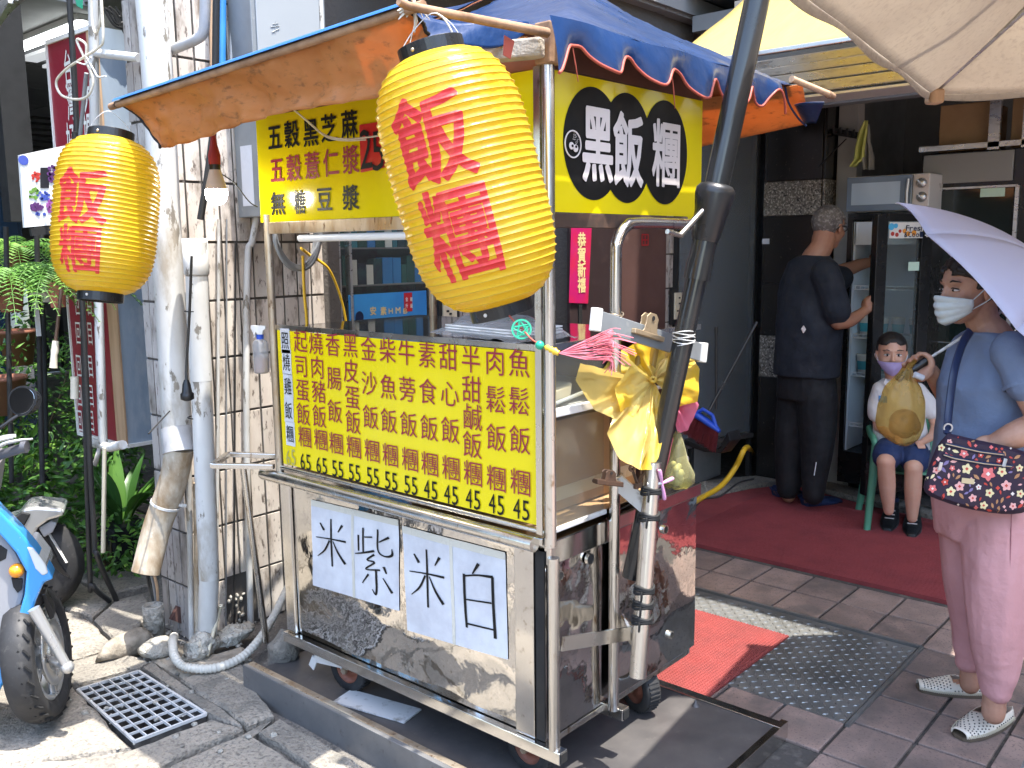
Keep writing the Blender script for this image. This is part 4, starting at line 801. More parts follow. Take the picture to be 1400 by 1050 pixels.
b = MB(); b.sheet(lambda u, v: (1.398 + .017 * cos(pi * (1 - v) * .9), 2.80 - 1.31 * u, FZ(u) + .002 + .017 * sin(pi * (1 - v) * .9)), 30, 8); part(b, 'flap_top', mat('sunlit_blue_tarp', (0.02, 0.13, 0.40), 0.35, bump=(20, 0.4, 0.006)))
b = MB(); b.tube([(1.40, 2.845, 2.043), (1.40, 1.45, 2.103)], .0105, 10); part(b, 'awning_pole', 'stick')
b = MB(); b.tube([(1.40, 2.845, 2.043), (1.40, 2.80, 2.045)], [.006, .012], 8); part(b, 'pole_end', 'clipdark')
# sheet from the pole to the roof edge (underside seen from below)
def lroof(u, v):
    y = 2.78 - 1.10 * u; x = 1.41 + .45 * v; z = FZ(u * .95) + .01 + (.16 - .02 * u) * v - .03 * sin(pi * v) + wob(u * 2, v, 1.2, 5)
    return (x, y, z)
b = MB(); b.sheet(lroof, 40, 14, -.002); part(b, 'roof_sheet', 'browntarp')
b = MB(); b.sheet(lambda u, v: V(lroof(u, v)) + V((0, 0, .006)), 40, 10); part(b, 'roof_sheet', 'bluetarp')
# blue lappet hanging right of the lantern ring
b = MB(); b.sheet(lambda u, v: V((1.45 + .40 * u, 1.66 - .12 * u - .04 * v * (1 - u), 2.125 + .03 * u - .07 * v * sin(pi * (.15 + .75 * u)) + .008 * sin(9 * u + 4 * v))), 20, 10, .0015); part(b, 'corner_lappet', 'bluetarp')
b = MB(); b.sheet(lambda u, v: V((1.47 + .38 * u, 1.645 - .10 * u, 2.07 + .045 * u - .022 * v + .02 * abs(u - .5))), 20, 4, .0015); part(b, 'corner_lappet', 'orangetarp')
# main roof: ridge along x, blue slopes
def rz(x, y):      # roof height
    k = min((y - 1.40) * .64, (x - 1.84) * .50, (3.13 - x) * .62, (2.86 - y) * .5, .42); k = max(0, k); return 2.135 + k - .02 * sin(pi * min(1, k / .42))
b = MB(); b.sheet(lambda u, v: (1.86 + 1.27 * u, 1.405 + 1.44 * v, rz(1.86 + 1.27 * u, 1.405 + 1.44 * v) + wob(u * 2.5, v * 2.5, 1.0, 9) - (.03 if False else 0)), 70, 60, .002); part(b, 'roof_tarp', 'bluetarp')
b = MB(); b.sheet(lambda u, v: (1.87 + 1.25 * u, 1.415 + 1.42 * v, rz(1.87 + 1.25 * u, 1.415 + 1.42 * v) - .008), 30, 30); part(b, 'roof_lining', 'browntarp')
# scalloped blue valance with red piping on the short side
SC = [(755, 101), (760, 97), (768, 82), (778, 64), (788, 62), (798, 64), (806, 76), (818, 90), (832, 99), (842, 100), (848, 86), (856, 78), (866, 80), (874, 92), (886, 108), (898, 117), (906, 114), (914, 99), (924, 95), (934, 101), (942, 118), (954, 133), (962, 134), (966, 122), (972, 110), (982, 112), (990, 128), (1000, 140), (1014, 140), (1022, 120), (1027, 126), (1036, 140), (1044, 145), (1050, 134), (1058, 123), (1064, 134), (1069, 156)]
edge = [ony(x, y, 1.395) for x, y in SC]; edge = spline(edge, 3)
def topz(x): return 2.140 + .004 * sin(x * 14)
b = MB(); n_ = len(edge); nv = 7; rows = []
for i, e in enumerate(edge):
    for j in range(nv + 1):
        t_ = j / nv; x = e.x + (1 - t_) * (0.0); z = topz(x) * (1 - t_) + e.z * t_
        y = 1.402 - .012 * t_ - .015 * t_ * sin(x * 26) - .02 * (1 - t_) * t_
        rows.append((x, y, z))
b.add(rows, [(i * (nv + 1) + j, (i + 1) * (nv + 1) + j, (i + 1) * (nv + 1) + j + 1, i * (nv + 1) + j + 1) for i in range(n_ - 1) for j in range(nv)], True)
part(b, 'valance', 'bluetarp')
b = MB(); b.tube([V(rows[i * (nv + 1) + nv]) + V((0, -.001, 0)) for i in range(n_)], .0042, 7, flat=1.0); part(b, 'valance_piping', 'redtrim')
for px, py, l_ in ((783, 66, .075), (918, 97, .10), (1030, 125, .03)):
    q = ony(px, py, 1.40); b = MB(); b.tube([q, q + V((.012, 0, -l_ * .5)), q + V((.022, .0, -l_))], [.003, .0045, .002], 6, flat=.4); part(b, 'hanging_tie', 'redtrim')
q = ony(690, 48, 1.46); b = MB(); b.prism([q, q + V((.035, 0, -.008)), q + V((.02, 0, -.05)), q + V((-.005, 0, -.045))], (0, .002, 0)); part(b, 'red_rag', 'redtrim')
# rough timber block and stick at the corner
b = MB(); b.cbox((1.862, 1.487, 2.10), (.05, .05, .10)); part(b, 'corner_block', 'stick', bevel=.004)
b = MB(); b.cbox((1.80, 1.56, 2.085), (.05, .18, .045), RZ(20)); part(b, 'corner_block', 'rock', bevel=.006)
b = MB(); b.tube([ony(748, 45, 1.45), ony(556, 8, 1.45) , ony(545, 2, 1.45)], [.012, .009, .008], 9); part(b, 'awning_pole', 'stick')
# far flap (+x side) with its pole
b = MB(); b.tube([(2.95, 1.34, 2.135), (3.18, 1.30, 2.105)], .011, 8); part(b, 'awning_pole', 'wood')
def rflap(u, v):
    y = 1.385 + 1.40 * u - .17 * v * (1 - u * 3 if u < .33 else 0) * -0.0; x = 3.10 + .02 * sin(v * 3) + wob(u * 2, v, .6, 4); z = 2.10 - .225 * v
    return (x, y + .0, z)
rp_ = [onx(1073, 118, 3.1), onx(1103, 171, 3.1)]
def rflap2(u, v):  # lower left corner runs diagonally as in the photo
    top = V((3.08, 1.36, 2.135)).lerp(V((3.08, 2.5, 2.12)), u); bot = V(onx(1101, 170, 3.22)).lerp(V(onx(900, 213, 3.22)), u); p = top.lerp(bot, v); p.x += .015 * sin(3 * v) + wob(u * 2, v, .5, 4); return p
b = MB(); b.sheet(rflap2, 40, 14, .002); part(b, 'awning_flap', 'orangetarp')
pl = [(1073, 118), (1078, 140), (1090, 160), (1102, 172)]
b = MB(); b.tube(spline([onx(x, y, 3.08 + .05 * i) for i, (x, y) in enumerate(pl)], 4), .004, 6); part(b, 'flap_hem', 'bluetarp')
def dog(u, v):   # blue dog-eared end
    a_ = onx(1086, 143, 3.06).lerp(onx(1127, 139, 3.06), u); c_ = onx(1101, 171, 3.22).lerp(onx(1116, 168, 3.14), u); return a_.lerp(c_, v) + V((-.03 * sin(pi * u), 0, 0))
b = MB(); b.sheet(dog, 10, 8, .0015); part(b, 'flap_end', 'bluetarp')
b = MB(); q = ony(1138, 139, 1.30)
b.tube([(3.16, 1.303, 2.107), (3.2, 1.297, 2.102)], [.014, .009], 6); part(b, 'pole_end', 'stick')

# ================================================================ LANTERNS
M['lantern'] = mat('lantern_yellow', (0.84, 0.62, 0.035), 0.30, var=(4, (0.80, 0.55, 0.02), 0.4, 0.7), bump=(26, 0.55, 0.006), bump2=(7, 0.35, 0.012), translucent=0.42, coat=0.25, stretch=(1, 1, 2.2))
M['lanternwire'] = mat('lantern_wire', (0.55, 0.36, 0.02), 0.5)
def lantern(top, bot, R_, face, label, chars, ribs=36):
    """top / bot: centres of the two black end rings; face: direction the characters look"""
    top, bot = V(top), V(bot); ax = (bot - top); H = ax.length; ax.normalize()
    fx = V(face); fx = (fx - ax * fx.dot(ax)).normalized(); fy = ax.cross(fx)         # fy: to the left when looking at the front, head up
    t = thing('lantern', label, 'lantern', top, 'yellow paper lanterns hung from the cart awning')
    r0 = R_ * .40
    def prof(s):
        q = abs(2 * s - 1); return r0 + (R_ - r0) * max(0, 1 - q ** 4.2) ** .62
    def rad(s, a=0.0, rib=True):
        k = s * ribs; f = k - math.floor(k); r_ = prof(s)
        if rib: r_ -= .0032 * sin(pi * f) ** .7 * (1 + .35 * noise.noise(V((a * 2, k * .7, 3)))) + .0016 * noise.noise(V((a * 7, s * 30, 1))) * sin(pi * f)
        return r_
    def pt(s, a, lift=0.0, rib=True):
        r_ = rad(s, a, rib) + lift; sagx = .004 * sin(s * 9 + 1)
        return top + ax * (s * H) + fx * (r_ * cos(a) + sagx) + fy * (r_ * sin(a))
    b = MB(); nv = ribs * 6; nu = 110
    b.add([pt(i / nv, 2 * pi * j / nu) for i in range(nv + 1) for j in range(nu)], [(i * nu + j, i * nu + (j + 1) % nu, (i + 1) * nu + (j + 1) % nu, (i + 1) * nu + j) for i in range(nv) for j in range(nu)], True)
    o = b.build('shade', M['lantern'], t)
    b = MB()
    for k in range(1, ribs): b.tube([pt(k / ribs, 2 * pi * j / 48, -.0002) for j in range(48)], .0011, 4, closed=True)
    b.build('wire_ribs', M['lanternwire'], t)['kind'] = 'stuff'
    for c_, sg in ((top, -1), (bot, 1)):
        b = MB(); b.ring(c_ + ax * (sg * .010), ax, r0 + .006, r0 + .001, .030, 40); e = b.build('end_ring', M['black'], t, bevel=.001)
        b = MB(); 
        for a in (.6, -2.2): b.ball(c_ + ax * (sg * .010) + fx * ((r0 + .006) * cos(a)) + fy * ((r0 + .006) * sin(a)), .0045, 8, 6)
        b.build('rivet', M['tube_rusty'] if sg < 0 else M['zinc'], e)
    for ch, s0, s1, a0, half in chars:       # s0..s1 top to bottom along the lantern, a0 centre angle, half angular half-width
        k0, k1 = s0 * ribs, s1 * ribs; ys = [1 - (k / 3 / ribs - s0) / (s1 - s0) for k in range(int(k0 * 3) + 1, int(k1 * 3) + 1)]; xs = [i / 16 for i in range(1, 16)]
        b = MB(); put_char(b, ch, lambda x, y, l, s0=s0, s1=s1, a0=a0, half=half: pt(min(.99, max(.01, s1 + (s0 - s1) * y)), a0 - half + 2 * half * x if CHF > 0 else a0 + half - 2 * half * x, .0012 + l * 1.0), 0.026 if ch == '飯' else 0.016, (xs, ys))
        b.build('painted_character', M['lanternred'], t)
    b = MB(); h0 = top - ax * .02 + fy * (r0 + .003); h1 = top - ax * .02 - fy * (r0 + .003); hk = top - ax * .0 + V((0, 0, .085)); 
    b.tube(spline([h0, h0.lerp(hk, .6) + fy * .012, hk, h1.lerp(hk, .6) - fy * .012, h1], 5), .0011, 5); b.build('hanger_wire', M['zinc'], t)
    return t
CHF = -1
PT = lambda px, py, dep: EYE + ray(px, py) * dep       # depth along the view axis
def toward_cam(p, turn):   # horizontal direction from p to the street viewer, turned
    d = V((-p.x, -p.y, 0)).normalized(); return Matrix.Rotation(turn, 3, 'Z') @ d
lt, lb = PT(152, 190, 2.82), PT(137, 402, 2.80)
lt = V((1.385, 2.825, lt.z)); lt = PT(152, 191, 2.80); lb = PT(138, 401, 2.80)
lantern(lt, lb, .151, toward_cam(lt, 0), 'yellow paper lantern with red characters hanging at the left tip of the awning pole', [('飯', .25, .60, .50, .54), ('糰', .60, .90, .48, .47)], 34)
lt = PT(592, 76, 1.93); lb = PT(684, 416, 2.02)
lantern(lt, lb, .162, toward_cam(lt, 0), 'large tilted yellow paper lantern with red characters in front of the cart sign', [('飯', .16, .49, .36, .54), ('糰', .50, .86, .32, .52)], 34)
# pale ribbon knot and strings that hold the big lantern
b = MB(); q = ony(562, 6, 1.45); q = PT(566, 8, 1.95)
for i in range(16):
    a_ = random.uniform(0, 2 * pi); d = V((cos(a_), .3 * sin(a_ * 2), sin(a_) * .8)); b.tube([q, q + d * .018 + V((0, 0, .006)), q + d * random.uniform(.03, .05)], [.004, .006, .0015], 5, flat=.35)
b.tube([q, q + V((.004, 0, -.03)), q + V((.0, 0, -.055))], [.004, .005, .001], 6); tag(b.build('ribbon_knot', M['wirewhite']), 'frayed white ribbon knot at the tip of the awning stick', 'ribbon')
b = MB(); b.tube(spline([q, PT(600, 20, 1.93), PT(615, 38, 1.93), PT(620, 52, 1.93)], 4), .0022, 6); b.tube(spline([q, PT(568, 25, 1.93), PT(560, 62, 1.93)], 4), .001, 5); tag(b.build('lantern_string', M['wirewhite']), 'white string from the ribbon knot down to the ring of the large lantern', 'string')
# jade and tassel ornament under the big lantern
tz = thing('tassel', 'green jade disc, bead and pink tassel blown sideways from the large lantern', 'tassel', PT(712, 450, 1.93))
b = MB(); b.tube(spline([PT(690, 424, 1.99), PT(700, 436, 1.94), PT(714, 450, 1.92), PT(728, 465, 1.90), PT(740, 471, 1.88)], 4), .0018, 6); b.build('cord', M['redtrim'], tz)
M['jade'] = mat('jade_green', (0.02, 0.36, 0.20), 0.25); dc = PT(713, 450, 1.915); b = MB(); dn_ = V((-.75, -.62, .1)).normalized(); b.ring(dc, dn_, .0215, .0175, .004, 30)
xa = dn_.orthogonal().normalized(); ya = dn_.cross(xa)
for k in range(5): a_ = k * 1.25; b.tube([dc + xa * (.018 * cos(a_)) + ya * (.018 * sin(a_)), dc + xa * (.007 * cos(a_ + 1.3)) + ya * (.007 * sin(a_ + 1.3)), dc + xa * (.018 * cos(a_ + 2.4)) + ya * (.018 * sin(a_ + 2.4))], .0019, 6)
for k in range(4): a_ = k * 1.6 + .5; b.tube([dc + xa * (.010 * cos(a_ + t * .5) + .004) + ya * (.010 * sin(a_ + t * .5)) for t in range(5)], .0016, 5)
b.build('jade_disc', M['jade'], tz)
b = MB(); b.ball(PT(738, 472, 1.88), .0095, 16, 10); b.build('bead', M['jade'], tz)
b = MB(); p0, p1 = PT(745, 474, 1.88), PT(764, 483, 1.87)
b.tube([p0.lerp(p1, t) for t in (0, .15, .3, .42, .55, .7, .85, 1)], [.003, .0065, .004, .0075, .005, .0085, .0055, .006], 12); b.build('yellow_cap', mat('yellow_bead', (0.80, 0.52, 0.04), 0.3), tz)
b = MB(); random.seed(3)
for i in range(28):
    f_ = i / 27; ey = 452 + 60 * f_ + random.uniform(-4, 4); ex = 870 - abs(f_ - .3) * 30 + random.uniform(-35, 6); dp = 1.87 + random.uniform(-.06, .08)
    b.tube(spline([p1, PT(800, 478 + (f_ - .5) * 26 + random.uniform(-3, 3), 1.87), PT(835, 472 + (f_ - .5) * 44, (1.87 + dp) / 2), PT(ex, ey, dp)], 4), .0011, 4, caps=False)
b.build('fringe', mat('pink_thread', (0.68, 0.16, 0.20), 0.6), tz)['kind'] = 'stuff'

# ================================================================ LIT BULB, BOTTLE, COILS, BAGS ON THE CART
a1 = onx(295, 262, 1).y; a2 = onx(410, 273, 1).y; xb = 3.72 * a2 / (a1 + a2); bc = onx(296, 266, xb)
bl = thing('light_bulb', 'lit white LED bulb hanging in a red taped socket left of the menu sign', 'light bulb', bc); s_ = (bc - EYE).dot(CF) / FPX
b = MB(); b.lathe([(0, -14.5 * s_), (8 * s_, -12.5 * s_), (13.5 * s_, -6 * s_), (15 * s_, 1 * s_), (14.2 * s_, 7 * s_)], bc, n=24); b.build('globe', M['lamp'], bl)
b = MB(); b.lathe([(14.2 * s_, 7 * s_), (12 * s_, 17 * s_), (8 * s_, 31 * s_), (7.5 * s_, 33 * s_)], bc, n=24); b.build('housing', M['lamphousing'], bl)
b = MB(); b.lathe([(7.5 * s_, 33 * s_), (7.8 * s_, 40 * s_)], bc, n=16); b.build('collar', M['black'], bl)
b = MB(); b.lathe([(8 * s_, 40 * s_), (8.5 * s_, 52 * s_), (5 * s_, 66 * s_), (2.5 * s_, 85 * s_), (2 * s_, 100 * s_)], bc, n=12); b.build('taped_socket', M['redcloth'], bl)
b = MB(); b.tube(spline([bc + V((0, 0, 33 * s_)), onx(320, 250, xb + .05), onx(340, 275, 1.8), onx(352, 283, 1.84)], 5), .002, 6); b.build('wire', M['cableblack'], bl)
b = MB(); b.tube([bc + V((0, 0, 96 * s_)), bc + V((.01, 0, 140 * s_))], .002, 6); b.build('flex', M['cableblack'], bl)
b = MB(); b.tube(spline([onx(392, 142, 1.50), onx(420, 165, 1.62), onx(445, 185, 1.75), onx(470, 190, 1.8), onx(500, 188, 1.82), onx(540, 182, 1.84)], 6), .0026, 6); b.tube(spline([onx(394, 142, 1.51), onx(421, 167, 1.63), onx(446, 187, 1.76), onx(470, 192, 1.81), onx(500, 191, 1.83)], 6), .0022, 6); tag(b.build('cable', M['wirewhite']), 'cream twin cable drooping across the upper menu sign', 'cable')
# spray bottle hung on the left post
q = onx(357, 487, 1.83); sp = thing('spray_bottle', 'half full clear spray bottle with white trigger hung on the cart left post', 'spray bottle', q)
hb = .088; c0 = onx(358, 510, 1.83)
M['bottleplastic'] = glass('bottle_plastic', (0.92, 0.93, 0.95), 0.35, 0.2)
b = MB(); prof = [(.0, 0), (.022, .0), (.026, .006), (.027, .10), (.024, .112), (.010, .122), (.010, .130)]; b.lathe(prof, c0, n=24); b.build('body', M['bottleplastic'], sp)
b = MB(); b.lathe([(0, .003), (.0245, .004), (.0253, .008), (.0253, .052), (0, .052)], c0, n=24); b.build('liquid', mat('pinkish_liquid', (0.55, 0.36, 0.28), 0.2), sp)
b = MB(); b.lathe([(.0125, .118), (.0125, .136)], c0, n=18); b.build('collar', mat('blue_plastic', (0.02, 0.08, 0.5), 0.35), sp)
b = MB(); u_ = CR.copy(); b.prism([c0 + u_ * x + V((0, 0, z)) - V((.006, .006, 0)) for x, z in ((-.008, .136), (.010, .136), (.013, .150), (.022, .156), (.022, .166), (-.028, .168), (-.030, .158), (-.024, .146), (-.017, .128), (-.020, .127), (-.012, .147))], (.014, .014, 0)); b.build('trigger_head', M['whiteplastic'], sp, bevel=.002)
# cable coils between the cart and the pillar
b = MB()
for k in range(6):
    c_ = ony(404, 320, 3.0) + V((0, k * .004 - .02, 0)); rr = .125 - .006 * (k % 3)
    b.tube([c_ + V((rr * .85 * cos(a_) + .004 * sin(3 * a_ + k), .0, rr * 1.1 * sin(a_))) for a_ in [2 * pi * i / 36 for i in range(36)]], .0075, 8, closed=True)
tag(b.build('hose_coil', M['cablegrey']), 'coil of dark grey hose hung between the cart and the tiled pillar', 'hose')
b = MB(); b.tube(spline([ony(414, 350, 2.98), ony(416, 400, 2.96), ony(420, 447, 2.94), ony(421, 520, 2.94)], 5), .012, 8, flat=.5); b.tube(spline([ony(412, 340, 2.98), ony(425, 350, 3.0), ony(437, 357, 3.02), ony(452, 372, 3.05), ony(468, 415, 3.08), ony(478, 470, 3.08)], 5), .010, 8, flat=.5); tag(b.build('strap', M['hoseyellow']), 'yellow strap looped over the grey hose coil behind the cart', 'strap')
# styrofoam plates in a clear bag, on the counter
bg = thing('bagged_plates', 'clear bag of white foam plates with green leaves lying on the cart counter', 'bag', (2.0, 1.9, 1.34)); cc = V((2.02, 1.79, 1.337))
RB = RZ(-8)
b = MB()
for k in range(3):
    b.sheet(lambda u, v: cc + RB @ V((-.10 + .2 * u, -.15 + .30 * v, .004 + k * .008 + .018 * max(abs(2 * u - 1), abs(2 * v - 1)) ** 4)), 12, 14, .004)
b.build('foam_plate', M['whiteplastic'], bg)
b = MB(); b.sheet(lambda u, v: cc + RB @ V((-.12 + .24 * u, -.20 + .42 * v, .008 + (.062 * (1 - abs(2 * u - 1) ** 2.5) * (1 - abs(2 * v - 1) ** 3)) + .010 * noise.noise(V((u * 7, v * 7, 2))))), 30, 30); b.build('plastic_film', glass('thin_film', (0.95, 0.95, 0.95), 0.22, 0.08), bg)
M['leafgreen'] = mat('leaf_green', (0.05, 0.16, 0.03), 0.5, rvar=0.3, translucent=0.25)
b = MB()
for i in range(16): p = cc + RB @ V((random.uniform(-.02, .07), random.uniform(-.1, .08), .055)); d = RB @ V((random.uniform(-.3, .3), 1, random.uniform(-.1, .1))); b.tube([p, p + d * .04, p + d * .09 + V((0, 0, -.005))], [.002, .004, .001], 4, flat=.3)
b.build('green_leaves', M['leafgreen'], bg)
# inside the case, seen through the side glass
b = MB(); b.box((1.92, 1.62, .828), (2.48, 2.1, 1.10)); bx = tag(b.build('cardboard_box', M['cardboard'], bevel=.003), 'brown cardboard box in the lower half of the cart display case', 'box')
b = MB(); b.box((1.93, 1.618, .86), (2.47, 1.6195, .90)); b.build('tape', mat('parcel_tape', (0.55, 0.45, 0.3), 0.3), bx)
b = MB(); q = V((1.925, 1.60, 1.157)); b.lathe([(0, 0), (.030, 0), (.036, .085), (.038, .088), (.038, .094), (0, .096)], q, n=22); tag(b.build('food_tub', M['bottleplastic']), 'clear lidded tub on the shelf inside the display case', 'tub')
b = MB(); b.tube([(1.93, 1.525, 1.178), (2.06, 1.52, 1.195)], .006, 8); pn = tag(b.build('marker_pen', M['whiteplastic']), 'white marker pen with purple cap lying on the case shelf', 'pen'); b = MB(); b.tube([(1.905, 1.526, 1.175), (1.93, 1.525, 1.178)], .0065, 8); b.build('cap', mat('purple_cap', (0.08, 0.03, 0.25), 0.4), pn)
b = MB(); b.prism([(1.94, 1.56, 1.16), (2.05, 1.56, 1.17), (2.06, 1.56, 1.22), (1.95, 1.56, 1.205)], (0, .07, 0)); tag(b.build('tissue_pack', M['cream'], bevel=.008), 'pale tissue packet beside the marker pen on the case shelf', 'packet')

# ================================================================ CARRIER BAGS HUNG BESIDE THE POLE
M['yellowbag'] = mat('yellow_carrier_bag', (0.85, 0.58, 0.05), 0.32, var=(5, (0.80, 0.66, 0.22), 0.45, 0.6), bump=(14, 0.5, 0.008), bump2=(40, 0.3, 0.003), translucent=0.45, coat=0.2)
M['palebag'] = mat('pale_yellow_carrier_bag', (0.70, 0.52, 0.16), 0.35, bump=(14, 0.5, 0.008), translucent=0.45, coat=0.2)
M['pinkbag'] = mat('pink_carrier_bag', (0.85, 0.20, 0.32), 0.35, bump=(16, 0.5, 0.008), translucent=0.4, coat=0.2)
def bagfan(apex, fans, name, parent, yoff=0.0):
    """gathered plastic: pleated sheets running from a knot out to a far edge; fans: (material, [(px, py, depth) far edge points])"""
    for q_, (ma, far, pl) in enumerate(fans):
        far = [PT(*f) for f in far]; b = MB(); sd = q_ * 3.1
        def fn(u, v):
            k = u * (len(far) - 1); i = min(int(k), len(far) - 2); e = far[i].lerp(far[i + 1], k - i); p = apex.lerp(e, v ** .9)
            n_ = CF; w1 = u * pl * .55 + .25 * noise.noise(V((u * 3, v * 1.5, sd))) + sd; w2 = u * pl * 1.7 + sd + .3 * noise.noise(V((u * 4, v * 3, sd + 7))); a_ = (.034 * abs(2 * (w1 - math.floor(w1)) - 1) + .008 * abs(2 * (w2 - math.floor(w2)) - 1)) * (.3 + v) + .014 * noise.noise(V((u * 4, v * 4, sd)))
            return p - n_ * a_ + CU * (.004 * noise.noise(V((u * 9, v * 9, sd))))
        b.sheet(fn, 48, 16); b.build(name, M[ma], parent)
yb = thing('carrier_bags', 'bundle of thin yellow carrier bags gathered at a knot and hung from the bracket', 'carrier bags', PT(893, 515, 2.72))
ap = PT(893, 520, 2.70)
bagfan(ap, [('palebag', [(792, 497, 2.50), (786, 520, 2.51), (812, 560, 2.54), (838, 572, 2.58)], 1.6), ('yellowbag', [(842, 478, 2.66), (822, 508, 2.62), (824, 560, 2.62), (850, 585, 2.62)], 2.2), ('yellowbag', [(935, 488, 2.80), (905, 474, 2.76), (868, 470, 2.72), (838, 484, 2.68)], 2.4),
            ('palebag', [(842, 560, 2.58), (829, 592, 2.53), (846, 628, 2.53), (872, 640, 2.56), (886, 600, 2.60)], 1.5), ('yellowbag', [(872, 560, 2.62), (867, 610, 2.59), (872, 640, 2.58), (888, 642, 2.59), (899, 626, 2.61), (912, 560, 2.66)], 2.2),
            ('yellowbag', [(948, 490, 2.86), (955, 505, 2.86), (950, 548, 2.86), (925, 556, 2.80)], 1.4), ('palebag', [(902, 477, 2.78), (925, 486, 2.82), (950, 492, 2.86)], 1.6), ('yellowbag', [(860, 500, 2.60), (838, 530, 2.58), (846, 562, 2.58), (866, 570, 2.60)], 1.3)], 'bag', yb)
b = MB(); b.sheet(lambda u, v: PT(872 + 30 * u - 6 * v, 470 + 34 * v - 8 * sin(pi * u), 2.70) - CF * (.01 * sin(u * 9)), 12, 10); b.build('handle', mat('brown_amber_film', (0.35, 0.23, 0.05), 0.35, translucent=0.3), yb)
b = MB(); b.tube([PT(893 + 4 * cos(a), 519 + 3 * sin(a), 2.67 - .01 * sin(a)) for a in [2 * pi * i / 12 for i in range(12)]], .005, 6, closed=True); b.build('knot', M['yellowbag'], yb)
pb = thing('carrier_bags', 'pink carrier bags hanging behind the leaning pole, beside the yellow ones', 'carrier bags', PT(935, 560, 2.85))
bagfan(PT(908, 528, 2.80), [('pinkbag', [(930, 525, 2.88), (953, 553, 2.88), (940, 588, 2.88), (925, 592, 2.86)], 1.4), ('pinkbag', [(908, 555, 2.74), (898, 640, 2.72), (906, 652, 2.72), (917, 600, 2.74)], 1.6), ('pinkbag', [(905, 538, 2.74), (914, 555, 2.74), (928, 565, 2.78)], 1.2)], 'bag', pb)
# knotted rubbish bag on the cart corner
rb = MB(); c_ = PT(925, 638, 2.86)
rb.lathe([(.0, -.062), (.034, -.06), (.052, -.045), (.052, -.02), (.040, .02), (.026, .06), (.014, .095), (.006, .11)], c_, n=40)
for i, q in enumerate(rb.v): d = (q - c_); rb.v[i] = c_ + d * (1 + .22 * noise.noise(d * 22) + .1 * noise.noise(d * 60))
M['clearbag'] = glass('yellowish_clear_bag', (0.80, 0.77, 0.42), 0.22, 0.1)
rg = tag(rb.build('rubbish_bag', M['clearbag']), 'small see-through yellowish rubbish bag behind the foot of the leaning pole', 'bag')
b = MB(); random.seed(9)
for i in range(9): b.ball(c_ + V((random.uniform(-.02, .02), random.uniform(-.02, .02), random.uniform(-.055, .02))), (random.uniform(.01, .018),) * 3, 6, 4)
b.build('crumpled_paper', M['paper'], rg)
b = MB(); b.tube(spline([(2.20, 1.52, .81), (2.4, 1.53, .815), (2.6, 1.56, .82), (2.72, 1.62, .84), (2.78, 1.66, .80)], 5), .003, 6); tag(b.build('cable', M['cableblack']), 'black cable lying along the top edge of the cart short side', 'cable')
b = MB(); b.prism([onx(x, y, 2.72) for x, y in ((880, 700), (940, 668), (962, 658), (966, 672), (952, 690), (942, 706))], (.004, 0, 0)); tag(b.build('acrylic_panel', M['glassclear']), 'clear plastic panel standing on the far corner of the cart', 'panel')

# ================================================================ LEANING POLE WITH ITS CREAM PARASOL
B0 = ony(893, 655, 1.385); B1 = ony(1035, 0, 1.20)
dB = (B1 - B0).normalized(); pu = thing('parasol', 'big cream canvas parasol on a black pole leaning against the cart', 'parasol', B0)
b = MB(); mid = B0 + dB * ((ony(955, 345, 1.29) - B0).length); b.tube([B0 - dB * .30, mid], .0295, 20); b.build('lower_pole', M['blackpole'], pu)
b = MB(); b.tube([mid - dB * .04, B1 + dB * .9], .0345, 20); b.build('upper_pole', M['blackpole'], pu)
b = MB(); b.tube([mid - dB * .075, mid - dB * .02], .0365, 20); b.build('sleeve', M['blackpole'], pu)
cb_ = B0 + dB * ((ony(972, 322, 1.28) - B0).length)
b = MB(); b.lathe([(.036, -.02), (.040, -.005), (.046, .06), (.055, .11), (.054, .125), (.045, .137), (.034, .140)], cb_, dB, 28); b.build('crank_housing', M['black'], pu)
b = MB(); e_ = ony(930, 322, 1.30); c0 = cb_ + dB * .10; b.tube([c0, c0.lerp(e_, .5), e_], .009, 8); b.tube([e_, e_ + (ony(914, 317, 1.30) - e_) * 1.1], .007, 8); b.build('crank_handle', M['steel_tube'], pu)
b = MB(); b.disc(mid + dB * .09 - V((.015, .016, 0)) * 1.2, (.7, .7, 0), .004, .008, 10); b.build('rivet', M['tube_rusty'], pu)
wirewrap(B0 + dB * ((ony(937, 462, 1.33) - B0).length), .0315, 7, .04, 'wire_wrap', 'zinc')
# canopy: four sided, its near left edge and back corner show
cz0 = onx(1275, 128, 3.35); cz1 = cz0 + (onz(1110, 0, cz0.z) - cz0) * 1.15; cz2 = cz0 + (onz(1400, 124, cz0.z) - cz0).normalized() * 1.45; cz3 = cz1 + cz2 - cz0; apx = (cz1 + cz2) / 2 + V((0, 0, .58))
def tri(a_, b_, nm, sd):
    bb_ = MB()
    def fn(u, v):
        e = a_.lerp(b_, u); p = e.lerp(apx, v); p.z += -.05 * sin(pi * v) * 1.0 - .05 * sin(pi * u) * (1 - v) ** 2 * 0 + .012 * noise.noise(V((u * 3, v * 3, sd))); 
        if v < .02: pass
        return p
    bb_.sheet(fn, 30, 24, .002); bb_.build(nm, M['parasol'], pu)
tri(cz0, cz1, 'canopy_panel', 1); tri(cz2, cz0, 'canopy_panel', 2); tri(cz1, cz3, 'canopy_panel', 3); tri(cz3, cz2, 'canopy_panel', 4)
def val(a_, b_, sd):
    bb_ = MB(); out = ((a_ + b_) / 2 - apx); out.z = 0; out.normalize()
    bb_.sheet(lambda u, v: a_.lerp(b_, u) + V((0, 0, -.02 * v - .008 * sin(pi * u * 5) * v)) + out * (.006 * v), 40, 4, .0025); bb_.build('hem', M['parasol'], pu)
val(cz0, cz1, 1); val(cz2, cz0, 2)
